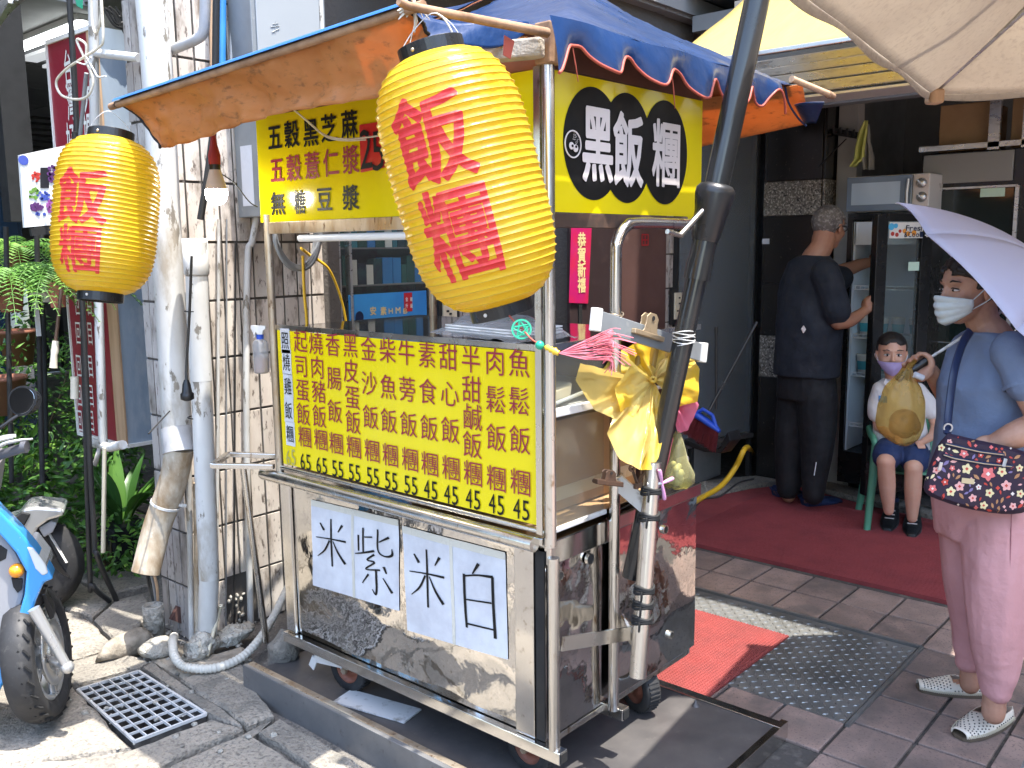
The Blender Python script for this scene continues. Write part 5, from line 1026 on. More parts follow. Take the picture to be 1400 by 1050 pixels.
b = MB(); b.tube([cz0 + V((0, 0, .012)), cz0.lerp(apx, .5) + V((0, 0, -.05)), apx], .004, 6); b.build('seam', M['wood'], pu)
for c_ in (cz0, cz1, cz2, cz3):
    b = MB(); b.tube([c_ + V((0, 0, -.0)), c_.lerp(apx, .5) + V((0, 0, -.075)), apx - V((0, 0, .03))], .008, 6); b.build('rib', M['alu'], pu)
b = MB(); b.tube([B1 + dB * .86, V((2.9, .6, 3.05)), apx], .02, 10); b.build('arm', M['blackpole'], pu)
b = MB(); b.cbox(cz0 + V((-.01, -.01, -.012)), (.05, .05, .05), RZ(45)); b.build('corner_pocket', M['wood'], pu, bevel=.01)

# ================================================================ YELLOW SHOP AWNING, SHUTTER BOX
aw = thing('shop_awning', 'pale yellow fabric awning of the shop with an aluminium front bar', 'awning', (4.2, 1.8, 2.5))
e0, e1 = onx(1012, 55, 4.2), onx(1165, 27, 4.2)
b = MB(); zf = (e0.z + e1.z) / 2; 
# front lower edge runs along y; the fabric rises towards the building
b.sheet(lambda u, v: V((3.72 + .95 * v, 2.35 - 2.05 * u, 2.40 + .52 * v - .02 * sin(pi * v) + .01 * noise.noise(V((u * 9, v * 3, 0))))), 40, 12, .002); b.build('fabric', M['yellowawning'], aw)
b = MB(); b.bar((3.72, 2.35, 2.395), (3.72, .30, 2.395), .025, .02); b.build('front_bar', M['alu'], aw, bevel=.004)
b = MB(); b.bar((4.78, 2.5, 2.88), (4.78, .25, 2.88), .05, .06); b.build('roller', M['alu'], aw)
sbx = thing('shutter_box', 'long ribbed aluminium shutter housing above the shop front', 'shutter box', (4.95, 2.0, 2.4))
for k, (dz, dx, hh) in enumerate(((0, 0, .055), (.060, .02, .05), (.115, .05, .045), (.165, .08, .05))):
    b = MB(); b.bar((4.85 + dx, 2.75, 2.42 + dz), (4.85 + dx, -2.0, 2.42 + dz), .05, hh); b.build('rail', M['alu'], sbx, bevel=.006)
b = MB(); b.bar((4.95, 2.75, 2.375), (4.95, -2.0, 2.375), .25, .012); b.build('soffit', M['whiteplastic'], sbx)
b = MB(); b.box((5.1, -2, 2.36), (5.2, 2.75, 2.94)); b.build('back_plate', M['greymetal'], sbx)
# small lamp under the soffit
q = onx(1187, 100, 4.95); b = MB(); b.tube([q + V((0, 0, .07)), q + V((0, 0, .02))], .006, 6); b.tube([q + V((0, 0, .02)), q - V((0, 0, .035))], [.016, .018], 10); tag(b.build('hanging_lamp', M['signwhite']), 'small white fitting hanging below the shutter housing', 'lamp')

# ================================================================ LEFT OF THE CART: PIPES, SIGN BOX, CABLES
def pipe(pts, r_, name, ma, label, cat='pipe', n=16, par=None):
    b = MB(); b.tube(pts, r_, n); o = b.build(name, M[ma] if isinstance(ma, str) else ma, par)
    return tag(o, label, cat) if label else o
px1 = [onx(203, -40, 1.80), onx(215, 100, 1.80), onx(228, 330, 1.80), onx(243, 596, 1.80)]
t = thing('drain_pipe', 'thick white leaning drain pipe with a grey collar and a mud stained broken foot', 'pipe', px1[-1])
pipe(spline(px1, 4), .056, 'upper_pipe', 'pvc', None, par=t)
b = MB(); b.tube([onx(242, 585, 1.80), onx(246, 618, 1.79)], .064, 20); b.build('collar', M['pvc_grey'], t)
pipe(spline([onx(246, 612, 1.79), onx(236, 660, 1.77), onx(215, 720, 1.72), onx(199, 783, 1.66)], 5), .055, 'lower_pipe', 'pvc_dirty', None, par=t)
b = MB(); q0, q1 = onx(199, 783, 1.66), onx(215, 720, 1.72); b.disc(q0 - (q1 - q0).normalized() * .001, q1 - q0, .048, .003, 20); b.build('pipe_mouth', M['blackmatte'], t)
b = MB(); c_ = onx(226, 690, 1.745); d = (onx(236, 660, 1.77) - onx(215, 720, 1.72)).normalized(); b.ring(c_, d, .0585, .056, .010, 28); b.bar(c_ + CR * .05, c_ + CR * .085 - CU * .005, .006, .012); b.build('clamp', M['zinc'], t)
x2 = 1.83
t = thing('drain_pipe', 'upright white pipe with scraped paint and a jagged broken hole at its foot', 'pipe', onx(285, 880, x2))
pipe([onx(268, 330, x2), onx(270, 420, x2), onx(275, 520, x2)], .041, 'pipe_body', 'pvc', None, par=t)
b = MB(); b.lathe([(.040, 0), (.046, 0), (.046, -.13), (.040, -.14), (.040, 0)], onx(266, 326, x2), n=24); b.build('socket_end', M['pvc'], t)
pipe([onx(275, 515, x2), onx(280, 640, x2), onx(286, 790, x2 + .01)], .0395, 'pipe_body', 'pvc', None, par=t)
b = MB(); p0, p1 = onx(286, 788, x2 + .01), onx(283, 885, x2 + .0); k = 20; rows = []
for i in range(7):
    for j in range(k + 1):
        a_ = 2 * pi * j / k + 2.7; c_ = p0.lerp(p1, i / 6); r_ = .0385; jag = .02 * noise.noise(V((j * .9, 3, 0)))
        rows.append(c_ + V((r_ * cos(a_), r_ * sin(a_), jag * (1 if i == 0 else 0))))
fs = [(i * (k + 1) + j, i * (k + 1) + j + 1, (i + 1) * (k + 1) + j + 1, (i + 1) * (k + 1) + j) for i in range(6) for j in range(k) if not (i < 3 and 14 <= j <= 17 + (i == 1))]
b.add(rows, fs, True); b.build('broken_foot', M['pvc'], t)
for z_, lab in ((520, 0), (375, 1)):
    b = MB(); c_ = onx(273 if z_ == 520 else 269, z_ + 50, x2); b.ring(c_, (0, 0, 1), .045, .041, .004, 24); b.build('wire_tie', M['cableblack'], t)
pipe([onx(256, 400, 1.86), onx(258, 640, 1.86), onx(262, 875, 1.84)], .012, 'conduit', 'pvc', 'thin white conduit between the two thick drain pipes', n=10)
pipe([onx(270, 660, 1.865), onx(272, 880, 1.85)], .017, 'conduit', 'pvc_dirty', 'tan plastic conduit behind the upright broken pipe', n=10)
pipe([ony(299, 300, 3.385), ony(298, 600, 3.385), ony(296, 790, 3.38)], .007, 'conduit', 'pvc', 'narrow beige conduit on the pillar right of the upright white pipe', n=8)
pipe(spline([ony(352, 290, 3.33), ony(345, 330, 3.36), ony(338, 365, 3.38), ony(337, 600, 3.38), ony(343, 860, 3.38)], 5), .014, 'conduit', 'pvc', 'grey white conduit curving down the pillar beside the cart', n=10)
pipe([ony(322, 330, 3.39), ony(320, 860, 3.39)], .004, 'wire', 'cableblack', 'thin black wire in the grout of the tiled pillar', 'wire', n=6)
pipe([ony(310, 300, 3.39), ony(309, 860, 3.39)], .0035, 'wire', 'cablegrey', 'grey wire pinned along the tiled pillar face', 'wire', n=6)
pipe(spline([onx(262, 350, 1.72), onx(259, 430, 1.72), onx(255, 500, 1.71), onx(255, 525, 1.70)], 4), .005, 'plug_cable', 'cableblack', 'black cable hanging in front of the white pipes', 'cable', n=8)
b = MB(); q = onx(255, 525, 1.70); b.lathe([(.008, .015), (.014, 0), (.018, -.03), (.024, -.035), (.024, -.055), (.010, -.062)], q, n=16); tag(b.build('plug', M['black']), 'black rubber plug at the end of a cable before the white pipes', 'plug')
b = MB(); b.tube([onx(203, 593, 1.6), onx(232, 562, 1.74)], .003, 6); tag(b.build('cable_tie', M['cableblack']), 'black cable tie sticking out left of the grey collar', 'cable tie')
b = MB(); b.tube(spline([onx(274, 300, 1.86), onx(285, 230, 1.88), onx(293, 150, 1.9), onx(296, -20, 1.9)], 5), .013, 8); tag(b.build('cable', M['cableblack']), 'thick black cable bundle rising from the socket of the upright pipe', 'cable')
pipe([ony(292, 110, 3.36), ony(291, -20, 3.36)], .014, 'conduit', 'wood', 'peach coloured conduit running up the pillar above the awning', n=10)
pipe([ony(303, 110, 3.37), ony(304, -20, 3.37)], .016, 'cable', 'posterblue', 'dark blue cable beside the peach coloured conduit', 'cable', n=8)
pipe([ony(316, 130, 3.38), ony(317, -20, 3.38)], .008, 'conduit', 'pvc', 'thin white conduit left of the grey electrical box', n=8)
pipe(spline([onx(218, 75, 1.86), onx(250, 62, 1.86), onx(268, 54, 1.87), onx(278, 44, 1.88), onx(280, 20, 1.88), onx(281, -20, 1.88)], 5), .019, 'bent_pipe', 'pvc_grey', 'grey pipe bending upwards above the awning, left of the peach conduit', n=12)
# corrugated hose lying at the foot
hp_ = spline([onz(238, 870, .06), onz(236, 880, .09), onz(240, 900, .07), onz(255, 912, .04), onz(290, 914, .03), onz(325, 902, .03), onz(350, 880, .05), onz(370, 850, .08), onz(388, 815, .13), onz(400, 790, .15)], 26)
b = MB(); b.tube(hp_, [.0165 + .0016 * sin(i * 1.55) for i in range(len(hp_))], 14); hs = tag(b.build('corrugated_hose', M['hose']), 'pale corrugated hose curling over the rubble to the cart corner', 'hose')
b = MB(); b.tube([onz(283, 897, .02), onz(300, 835, .16), onz(302, 828, .19)], .008, 6); tag(b.build('wooden_stick', M['cream']), 'split pale wooden stick leaning on the broken pipe foot', 'stick')
b = MB(); b.cbox(onz(250, 842, .06), (.10, .02, .06), Matrix.Rotation(.6, 3, 'Y')); tag(b.build('wood_piece', M['brownboard']), 'reddish brown wood scrap at the pillar corner', 'wood')
b = MB(); b.lathe([(0, 0), (.042, 0), (.044, .13), (.036, .135), (.034, .1), (0, .1)], onz(212, 868, 0), n=20); tag(b.build('pipe_stub', M['rubble']), 'short grey cement pipe stub left of the white hose end', 'pipe')
for k, (ma, dx) in enumerate((('cableblack', 0), ('cablegrey', 6), ('wood', 10))):
    pipe(spline([onz(212 + dx * .4, 830, .10), onx(205 + dx, 805, 1.80), onx(200 + dx, 780, 1.78), onx(196 + dx, 755, 1.76)], 4), .006, 'cable', ma, ['black cable', 'grey cable', 'tan cable'][k] + ' coming out of the short cement pipe stub', 'cable', n=6)
b = MB(); random.seed(2)
for i in range(26): p = ony(random.uniform(306, 335), random.uniform(810, 868), 3.40); b.ball(p, (random.uniform(.006, .02), .008, random.uniform(.006, .016)), 5, 3, RZ(random.uniform(0, 90)))
tag(b.build('exposed_rubble', M['rubble']), 'broken tile bed crumbling at the foot of the pillar', 'rubble', kind='stuff')
# grey electrical box on the pillar
sx = ony(320, 200, 3.395).x; fy_ = onx(352, 200, sx).y; ex = ony(446, 60, fy_).x
t = thing('electrical_box', 'tall grey metal electrical box on the pillar above the awning', 'electrical box', (sx, fy_, 1.72))
b = MB(); b.box((sx, fy_, 1.735), (ex, 3.39, 2.9)); b.build('body', M['greymetal'], t, bevel=.004)
b = MB(); b.box((sx + .02, fy_ - .008, 2.0), (ex - .035, fy_ - .0005, 2.66)); b.build('door', mat('grey_enamel_door', (0.33, 0.35, 0.36), 0.45), t, bevel=.003)
b = MB(); b.box((sx + .03, fy_ - .002, 2.67), (ex + .04, fy_ + .03, 2.70)); b.box((ex - .03, fy_ - .003, 1.74), (ex - .01, fy_ - .0005, 2.66)); b.build('drip_edge', M['pvc'], t, bevel=.003)
b = MB(); q = ony(376, 38, fy_ - .009)
for (a, c) in (((-.02, .0), (.02, .01)), ((0, -.02), (.005, .025)), ((-.015, -.02), (.02, .0)), ((-.01, .012), (.016, .02))): b.tube([q + V((a[0], 0, a[1])), q + V((c[0], 0, c[1]))], .0018, 4)
b.build('raised_mark', M['greymetal'], t)
b = MB(); q = ony(341, 260, fy_ - .0); b.box((sx - .002, fy_ + .04, 1.78), (sx - .0005, fy_ + .12, 2.02)); b.build('paper_label', M['paper'], t)
# maroon sign box
XA = 1.95; yA = onx(84, 300, XA).y; yB = onx(138, 300, XA).y; yC = onx(151, 300, XA).y; zb_ = onx(130, 598, XA).z; zt_ = onx(84, 52, XA).z; xg = ony(208, 400, yC).x
t = thing('sign_box', 'tall maroon vertical shop sign box with white characters and a grey metal side', 'sign', (XA, yC, zb_))
b = MB(); b.box((XA + .006, yC + .006, zb_), (xg, yA, zt_)); b.build('side_panel', M['galv'], t)
b = MB(); b.box((XA, yB, zb_ + .01), (XA + .005, yA, zt_)); b.build('sign_face', M['signred'], t)
b = MB(); b.box((XA - .004, yC, zb_ + .0), (XA + .005, yB, zt_)); b.build('wood_trim', M['wood'], t)
b = MB(); b.bar((XA - .002, yA, zb_), (XA - .002, yA, zt_), .012, .012); b.bar((XA, yA, zb_), (XA, yC, zb_), .018, .016); b.bar((XA, yC, zb_), (xg, yC, zb_), .018, .016); b.bar((XA, yA, zt_), (XA, yC, zt_), .02, .02); b.build('frame', M['signwhite'], t)
tx = MB(); fs_ = XA - .003
for ch, cx, cy, w_, h_ in (('台', 93, 92, .085, .16), ('灣', 97, 139, .085, .17), ('好', 97, 192, .085, .17), ('大', 120, 128, .085, .16), ('媽', 121, 178, .085, .16)):
    char_at(tx, ch, onx(cx, cy, fs_), (0, -1, 0), (0, 0, 1), (-1, 0, 0), w_, h_, .012, .001)
for cy in (415, 455, 500, 540, 575):
    for cx, ch in ((112, '回'), (128, '目'), (142, '司')): char_at(tx, ch, onx(cx - 6 + (cy - 400) * .02, cy, fs_), (0, -1, 0), (0, 0, 1), (-1, 0, 0), .06, .12, .0, .001)
tx.build('lettering', M['signwhite'], t)
pipe([onx(127, -30, 1.78), onx(131, 300, 1.78), onx(141, 608, 1.78)], .019, 'thin_pipe', 'pvc', 'thin upright white pipe in front of the maroon sign box')
b = MB(); b.tube([onx(128, 72, 1.78), onx(190, 79, 1.82)], .017, 10); b.tube([onx(146, 68, 1.79), onx(146, 75, 1.79)], .02, 8); tag(b.build('cross_pipe', M['zinc']), 'short galvanised cross pipe joining the thin and the leaning pipes', 'pipe')
b = MB(); b.tube([onx(127, 605, 1.78), onx(150, 612, 1.78), onx(168, 608, 1.78)], .02, 10); b.tube([onx(139, 605, 1.78), onx(130, 635, 1.75), onx(118, 625, 1.74)], .012, 8); tag(b.build('pipe_elbow', M['pvc']), 'white pipe elbow and tied plastic end below the maroon sign box', 'pipe')
pipe([onx(143, 612, 1.76), onx(141, 755, 1.74)], .010, 'bamboo_stick', 'cream', 'pale bamboo stick hanging below the maroon sign box', 'stick', n=8)
for k, (a, c_, d, ma) in enumerate((((94, -20), (108, 250), (122, 760), 'cableblack'), ((118, 100), (108, 200), (104, 210), 'cablegrey'), ((102, 180), (112, 400), (128, 720), 'cableblack'))):
    e_ = onx(d[0], d[1], 1.72); pts = [onx(a[0], a[1], 1.70), onx(c_[0], c_[1], 1.72), e_]
    if k != 1: pts += [onx(d[0] + 5, d[1] + 40, 1.72), onz(150 + k * 5, 822, .02)]
    pipe(spline(pts, 6), .012 if k != 1 else .008, 'cable', ma, ['thick black cable', 'grey wire', 'second black cable'][k] + ' running down in front of the maroon sign', 'cable', n=8)
b = MB()
b.tube(spline([onx(124, -20, 1.70), onx(126, 30, 1.70), onx(132, 45, 1.70), onx(138, 20, 1.70), onx(137, -20, 1.70), onx(141, 50, 1.69), onx(135, 65, 1.69), onx(115, 78, 1.68), onx(90, 95, 1.68), onx(77, 112, 1.68), onx(84, 130, 1.68), onx(105, 136, 1.68), onx(121, 130, 1.69), onx(127, 110, 1.7), onx(118, 85, 1.69), onx(105, 55, 1.68), onx(117, 60, 1.69), onx(118, 75, 1.69)], 6), .005, 8); tag(b.build('looped_cable', M['wirewhite']), 'cream cable looped round the thin pipe above the small lantern', 'cable')
b = MB(); b.tube(spline([onx(118, 78, 1.67), onx(128, 95, 1.67), onx(134, 105, 1.67), onx(145, 104, 1.67)], 4), .003, 6); b.tube(spline([onx(105, 85, 1.67), onx(118, 88, 1.67), onx(124, 78, 1.67)], 4), .003, 6); tag(b.build('string', M['whiteplastic']), 'white string tying the cables to the thin pipe', 'string')
b = MB(); b.prism([onx(100, -10, 1.68), onx(112, -10, 1.68), onx(112, 12, 1.68), (onx(105, 8, 1.68))], (.003, 0, 0)); tag(b.build('green_rag', M['jade']), 'scrap of green plastic at the top of the black cable', 'rag')
b = MB(); random.seed(14)
for i in range(9): b.tube(spline([ony(140 + i * 3, 15 + random.uniform(-8, 8), 4.0), ony(155 + i * 2, 25 + random.uniform(-10, 16), 4.0), ony(168 + i, 30 + random.uniform(-12, 20), 4.0), ony(180, 42 + random.uniform(-12, 6), 4.0)], 4), .006, 5)
tag(b.build('cable_tangle', M['cableblack']), 'tangle of black cables above the grey side of the sign box', 'cables', kind='stuff')

# ================================================================ NEIGHBOUR ARCADE BEHIND THE PLANTS
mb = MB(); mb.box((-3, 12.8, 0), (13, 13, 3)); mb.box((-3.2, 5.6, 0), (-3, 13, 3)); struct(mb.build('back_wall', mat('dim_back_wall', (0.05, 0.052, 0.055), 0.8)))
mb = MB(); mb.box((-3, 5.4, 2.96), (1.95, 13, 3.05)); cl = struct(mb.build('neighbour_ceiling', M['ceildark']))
bl2 = MB(); bl2.box((-3, 5.4, 3.06), (1.89, 14, 9)); struct(bl2.build('neighbour_building', M['plaster']))
for i in range(5):
    for j in range(7):
        mb = MB(); mb.box((.2 + i * .9, 5.2 + j * .95, 2.935), (1.085 + i * .9, 6.135 + j * .95, 2.958)); mb.build('panel', M['ceil'], cl)
q0, q1 = onz(26, 67, 2.88), onz(115, 33, 2.88)
t = thing('ceiling_light', 'lit fluorescent batten lamp under the dim neighbour ceiling', 'ceiling light', q0); b = MB(); b.tube([q0, q1], .022, 10); b.build('lit_tube', M['tubelight'], t); b = MB(); b.bar(q0 + V((0, 0, .04)), q1 + V((0, 0, .04)), .07, .04); b.build('housing', M['whiteplastic'], t)
q0, q1 = onz(38, 82, 2.9), onz(84, 66, 2.9); M['tubedim'] = mat('dim_tube', (1, 1, 1), 0.5, emit=((0.9, 0.95, 1), .1)); b = MB(); b.bar(q0, q1, .12, .02); b.bar(onz(66, 92, 2.9), onz(86, 84, 2.9), .08, .02); tag(b.build('light_diffuser', M['tubedim']), 'louvred ceiling light behind the lit batten lamp', 'ceiling light')
b = MB(); b.box((1.0, 6.5, 0), (1.12, 6.6, 2.95)); struct(b.build('neighbour_post', M['blackmatte']))
b = MB(); b.cbox(ony(14, 130, 5.2), (.14, .1, 1.3)); 
tag(b.build('black_post', M['blackmatte']), 'black steel post at the left edge in front of the dim arcade', 'post')
gr_ = thing('security_grille', 'dark horizontal bar grille in the dim neighbour arcade', 'grille', ony(65, 190, 8))
for k in range(9): b = MB(); z_ = ony(65, 162 + k * 8, 8).z; b.bar((ony(38, 200, 8).x, 8, z_), (ony(100, 200, 8).x, 8, z_), .02, .02); b.build('bar', M['blackmatte'], gr_)
for px in (40, 64, 86): b = MB(); x_ = ony(px, 200, 8).x; b.bar((x_, 8.02, .6), (x_, 8.02, 2.2), .03, .03); b.build('post', M['blackmatte'], gr_)
M['vanblue'] = mat('dark_blue_car_paint', (0.03, 0.06, 0.11), 0.15, coat=0.8); 
vn = thing('parked_van', 'dark blue vehicle windscreen and bonnet in the dim arcade at the left edge', 'van', ony(20, 300, 6.6))
b = MB(); xx0 = ony(52, 250, 6.6).x; z0_, z1_ = ony(20, 300, 6.6).z, ony(20, 172, 6.6).z; b.loft([((xx0 - 1.0, 7.4, .3), (1.0, 0, 0), (0, .9, 0)), ((xx0 - 1.0, 7.4, z0_), (1.0, 0, 0), (0, .9, 0)), ((xx0 - 1.02, 7.5, z1_ - .1), (.88, 0, 0), (0, .7, 0)), ((xx0 - 1.02, 7.5, z1_), (.75, 0, 0), (0, .6, 0))], 24, 5); b.build('body', M['vanblue'], vn)
b = MB(); b.sheet(lambda u, v: (xx0 - 1.6 + 1.25 * u, 6.57 + .16 * v, z0_ + .03 + (z1_ - z0_ - .16) * v), 4, 4); b.build('windscreen', mat('van_glass', (0.10, 0.14, 0.19), 0.05), vn)
# aluminium awning slats at the top left
aw2 = thing('louvred_awning', 'aluminium louvred awning edge in the top left corner', 'awning', PT(20, 30, 3.2))
for k in range(7):
    b = MB(); b.bar(PT(-20, 18 + k * 7, 4.2), PT(62 - k * 8, -24 + k * 4, 3.9), .02, .028); b.build('slat', M['alu'], aw2)

# ================================================================ PLANTS
M['leafA'] = mat('leaf_mid_green', (0.12, 0.27, 0.045), 0.42, var=(3, (0.07, 0.18, 0.03), 0.4, 0.6), translucent=0.3); M['leafB'] = mat('leaf_dark_green', (0.05, 0.13, 0.03), 0.4, var=(3, (0.07, 0.18, 0.03), 0.4, 0.6), translucent=0.2); M['leafC'] = mat('leaf_fresh_green', (0.20, 0.38, 0.06), 0.42, translucent=0.35)
M['stem'] = mat('plant_stem', (0.09, 0.07, 0.035), 0.8); M['pinkpot'] = mat('pink_pot', (0.62, 0.24, 0.20), 0.6); M['whitepot'] = mat('white_pot', (0.6, 0.6, 0.57), 0.6); M['brownpot'] = mat('terracotta_pot', (0.22, 0.085, 0.05), 0.8)
def leaf(b, p, d, n_, L_, W_, m_=0):
    d = V(d).normalized(); s_ = d.cross(V(n_));
    if s_.length < 1e-3: s_ = d.orthogonal()
    s_.normalize(); n_ = s_.cross(d); b.m = m_
    b.add([p, p + d * L_ * .35 + s_ * W_ * .5 - n_ * W_ * .12, p + d * L_ * .4 + n_ * W_ * .10, p + d * L_ * .35 - s_ * W_ * .5 - n_ * W_ * .12, p + d * L_ - n_ * L_ * .18], [(0, 1, 2), (0, 2, 3), (1, 4, 2), (2, 4, 3)], False)
def bush(c, r, n, L_, label, seed, weights=(5, 4, 2), dens=.55, stems=5, cat='shrub'):
    random.seed(seed); c = V(c); t = thing('leafy_shrub', label, cat, (c.x, c.y, max(0, c.z - r[2]))); b = MB(); nm = 0
    while nm < n:
        q = V((random.gauss(0, 1), random.gauss(0, 1), random.gauss(0, 1))).normalized() * random.random() ** .38
        w = noise.noise(q * 2.3 + V((seed, 0, 0)))
        if w < -.12 and random.random() > .25: continue
        p = c + V((q.x * r[0], q.y * r[1], q.z * r[2])) * (1 + .35 * w)
        if p.z < .01: continue
        d = (q + V((random.gauss(0, .6), random.gauss(0, .6), random.gauss(0, .4) - .1))).normalized()
        leaf(b, p, d, V((random.gauss(0, .4), random.gauss(0, .4), 1)), L_ * random.uniform(.6, 1.25), L_ * random.uniform(.38, .6), random.choices((0, 1, 2), weights)[0]); nm += 1
    b.build('foliage', [M['leafA'], M['leafB'], M['leafC']], t)['kind'] = 'stuff'
    b = MB()
    for k in range(stems):
        e = c + V((random.uniform(-.6, .6) * r[0], random.uniform(-.6, .6) * r[1], random.uniform(0, .7) * r[2])); s0 = V((c.x + random.uniform(-.15, .15) * r[0], c.y, max(0, c.z - r[2] * .95))); b.tube(spline([s0, s0.lerp(e, .5) + V((random.uniform(-.05, .05), 0, .03)), e], 4), [.008] * 4 + [.006] * 4 + [.003], 5)
    b.build('stems', M['stem'], t); return t
bush((1.75, 5.0, .32), (.38, .42, .38), 1500, .075, 'glossy mid green shrub behind the scooter front wheel', 1)
bush((2.02, 4.45, .16), (.16, .3, .17), 420, .05, 'low creeping plant spilling over the broken slabs', 4, (5, 2, 2))
bush((1.45, 5.2, .45), (.35, .4, .5), 1200, .07, 'bushy green shrub at the left edge behind the scooter mirror', 2)
bush((2.05, 5.5, .75), (.45, .4, .42), 1300, .05, 'darker small leaved shrub in front of the dim arcade', 3, (3, 6, 1))
bush((1.9, 5.8, 1.15), (.5, .3, .35), 700, .06, 'dark climbing foliage below the hanging fern', 5, (2, 7, 1))
bush((1.25, 6.0, 1.0), (.45, .35, .45), 800, .06, 'deep shaded bush at the far left behind the fern', 7, (1, 7, 0))
bush((2.25, 4.9, .55), (.22, .25, .5), 650, .065, 'shrub half hidden behind the maroon sign box', 9, (3, 5, 1))
# strap-leaved plant in a dark square pot
t = thing('potted_plant', 'broad strap leaved plant in a dark square pot behind the leaning pipe', 'plant', onz(172, 768, 0)); pc = onz(172, 770, 0); b = MB()
b.prism([pc + V((x * .10, y * .10, 0)) for x, y in ((-1, -1), (1, -1), (1, 1), (-1, 1))], (0, 0, .22)); b.build('pot', M['blackmatte'], t, bevel=.01)
random.seed(21)
for i in range(26):
    a_ = random.uniform(0, 2 * pi); sp_ = random.uniform(.3, 1.2); L_ = random.uniform(.28, .48); b = MB(); p0 = pc + V((.03 * cos(a_), .03 * sin(a_), .2)); hd = V((cos(a_), sin(a_), 0)); sd = V((-sin(a_), cos(a_), 0))
    b.sheet(lambda u, v: p0 + hd * (sp_ * L_ * u ** 1.3 * .8) + V((0, 0, L_ * (1.1 * u - .75 * sp_ * u * u))) + sd * ((v - .5) * .055 * sin(pi * min(1, u * .93 + .07)) ** .8) + V((0, 0, .012 * abs(2 * v - 1))), 8, 2); b.build('leaf', M['leafB'] if i % 3 else M['leafA'], t)
# hanging ferns
def fern(c, n, L0, seed, label, potm, potlab, potr=.07, bias=None):
    random.seed(seed); c = V(c); t = thing('fern', label, 'fern', c); b = MB(); b.lathe([(0, -.15), (potr * .7, -.15), (potr, 0), (potr + .006, 0), (potr + .006, .012), (potr - .004, .012), (potr - .01, -.01), (0, -.01)], c, n=20); b.build('pot', M[potm], t)
    for i in range(n):
        a_ = 2 * pi * i / n + random.uniform(-.2, .2); L_ = L0 * random.uniform(.6, 1.1); hd = V((cos(a_), sin(a_), 0)); sd = V((-sin(a_), cos(a_), 0)); rise = random.uniform(.25, .9); b = MB(); pts = []
        for k in range(19): u = k / 18; pts.append(c + hd * (L_ * u) + V((0, 0, L_ * (rise * u - (rise + .45) * u * u))))
        b.tube(pts, .0016, 4, caps=False)
        for k in range(2, 19):
            u = k / 18; w_ = .055 * sin(pi * min(1, .12 + .86 * u)) ** .7
            for s_ in (-1, 1): d = (sd * s_ + hd * .35 + V((0, 0, -.15))); leaf(b, pts[k], d, V((0, 0, 1)), w_, .013)
        b.build('frond', M['leafC'] if i % 3 == 0 else M['leafA'], t)
    return t
fern(ony(76, 373, 4.15), 30, .34, 31, 'hanging fern in a small pink pot left of the small lantern', 'pinkpot', '', .042)
fern(ony(66, 370, 4.6), 22, .36, 33, 'fern in a white pot just behind the pink potted fern', 'whitepot', '', .055)
fern(ony(12, 378, 4.2), 32, .40, 35, 'feathery fern at the left edge beside the white fruit sign', 'brownpot', '', .06)
fern(ony(22, 340, 4.9), 26, .42, 37, 'darker fern hanging farther back under the white fruit sign', 'brownpot', '', .06)
# black plant stand posts, rail
for k, (px, lab) in enumerate(((50, 'thin black stand post under the fruit sign'), (8, 'thin dark green post at the far left among the plants'), (57, 'black stand post behind the fern pots'))):
    b = MB(); b.tube([ony(px, 310, 4.3 + k * .3), ony(px + 8, 660, 4.3 + k * .3)], .012, 8); tag(b.build('stand_post', M['blackmatte']), lab, 'post')
b = MB(); b.tube([ony(40, 401, 4.2), ony(100, 403, 4.2)], .008, 6); tag(b.build('pot_rail', M['zinc']), 'thin metal rail holding the fern pots', 'rail')
b = MB(); b.cbox(ony(51, 435, 4.27), (.018, .01, .16)); tag(b.build('white_tag', M['paper']), 'white plastic tag taped to the black stand post', 'tag')
t = thing('hook_stick', 'dark stick with a wrapped white grip hanging from the fern rail', 'stick', ony(72, 500, 3.9)); b = MB(); b.tube([ony(84, 395, 3.9), ony(76, 466, 3.9)], .008, 8); b.build('rod', M['clipdark'], t); b = MB(); b.tube([ony(76, 466, 3.9), ony(75, 480, 3.9), ony(74, 485, 3.9), ony(73, 503, 3.9)], [.012, .016, .013, .016], 10); b.build('grip', M['wirewhite'], t)
b = MB(); b.tube([ony(102, 515, 4.0), ony(102, 545, 4.0)], .018, 8); tag(b.build('wrapped_roll', M['wirewhite']), 'white wrapped roll hanging beside the maroon sign', 'roll')
for k, (px, py) in enumerate(((8, 535), (24, 470))):
    b = MB(); b.lathe([(0, -.12), (.07, -.12), (.10, .06), (.108, .06), (.108, .08), (.09, .08), (.08, .04), (0, .04)], ony(px, py, 5.1 + k * .4), n=20); tag(b.build('plant_pot', M['brownpot']), ['terracotta pot above the scooter mirror', 'brown pot farther back in the dark greenery'][k], 'pot')
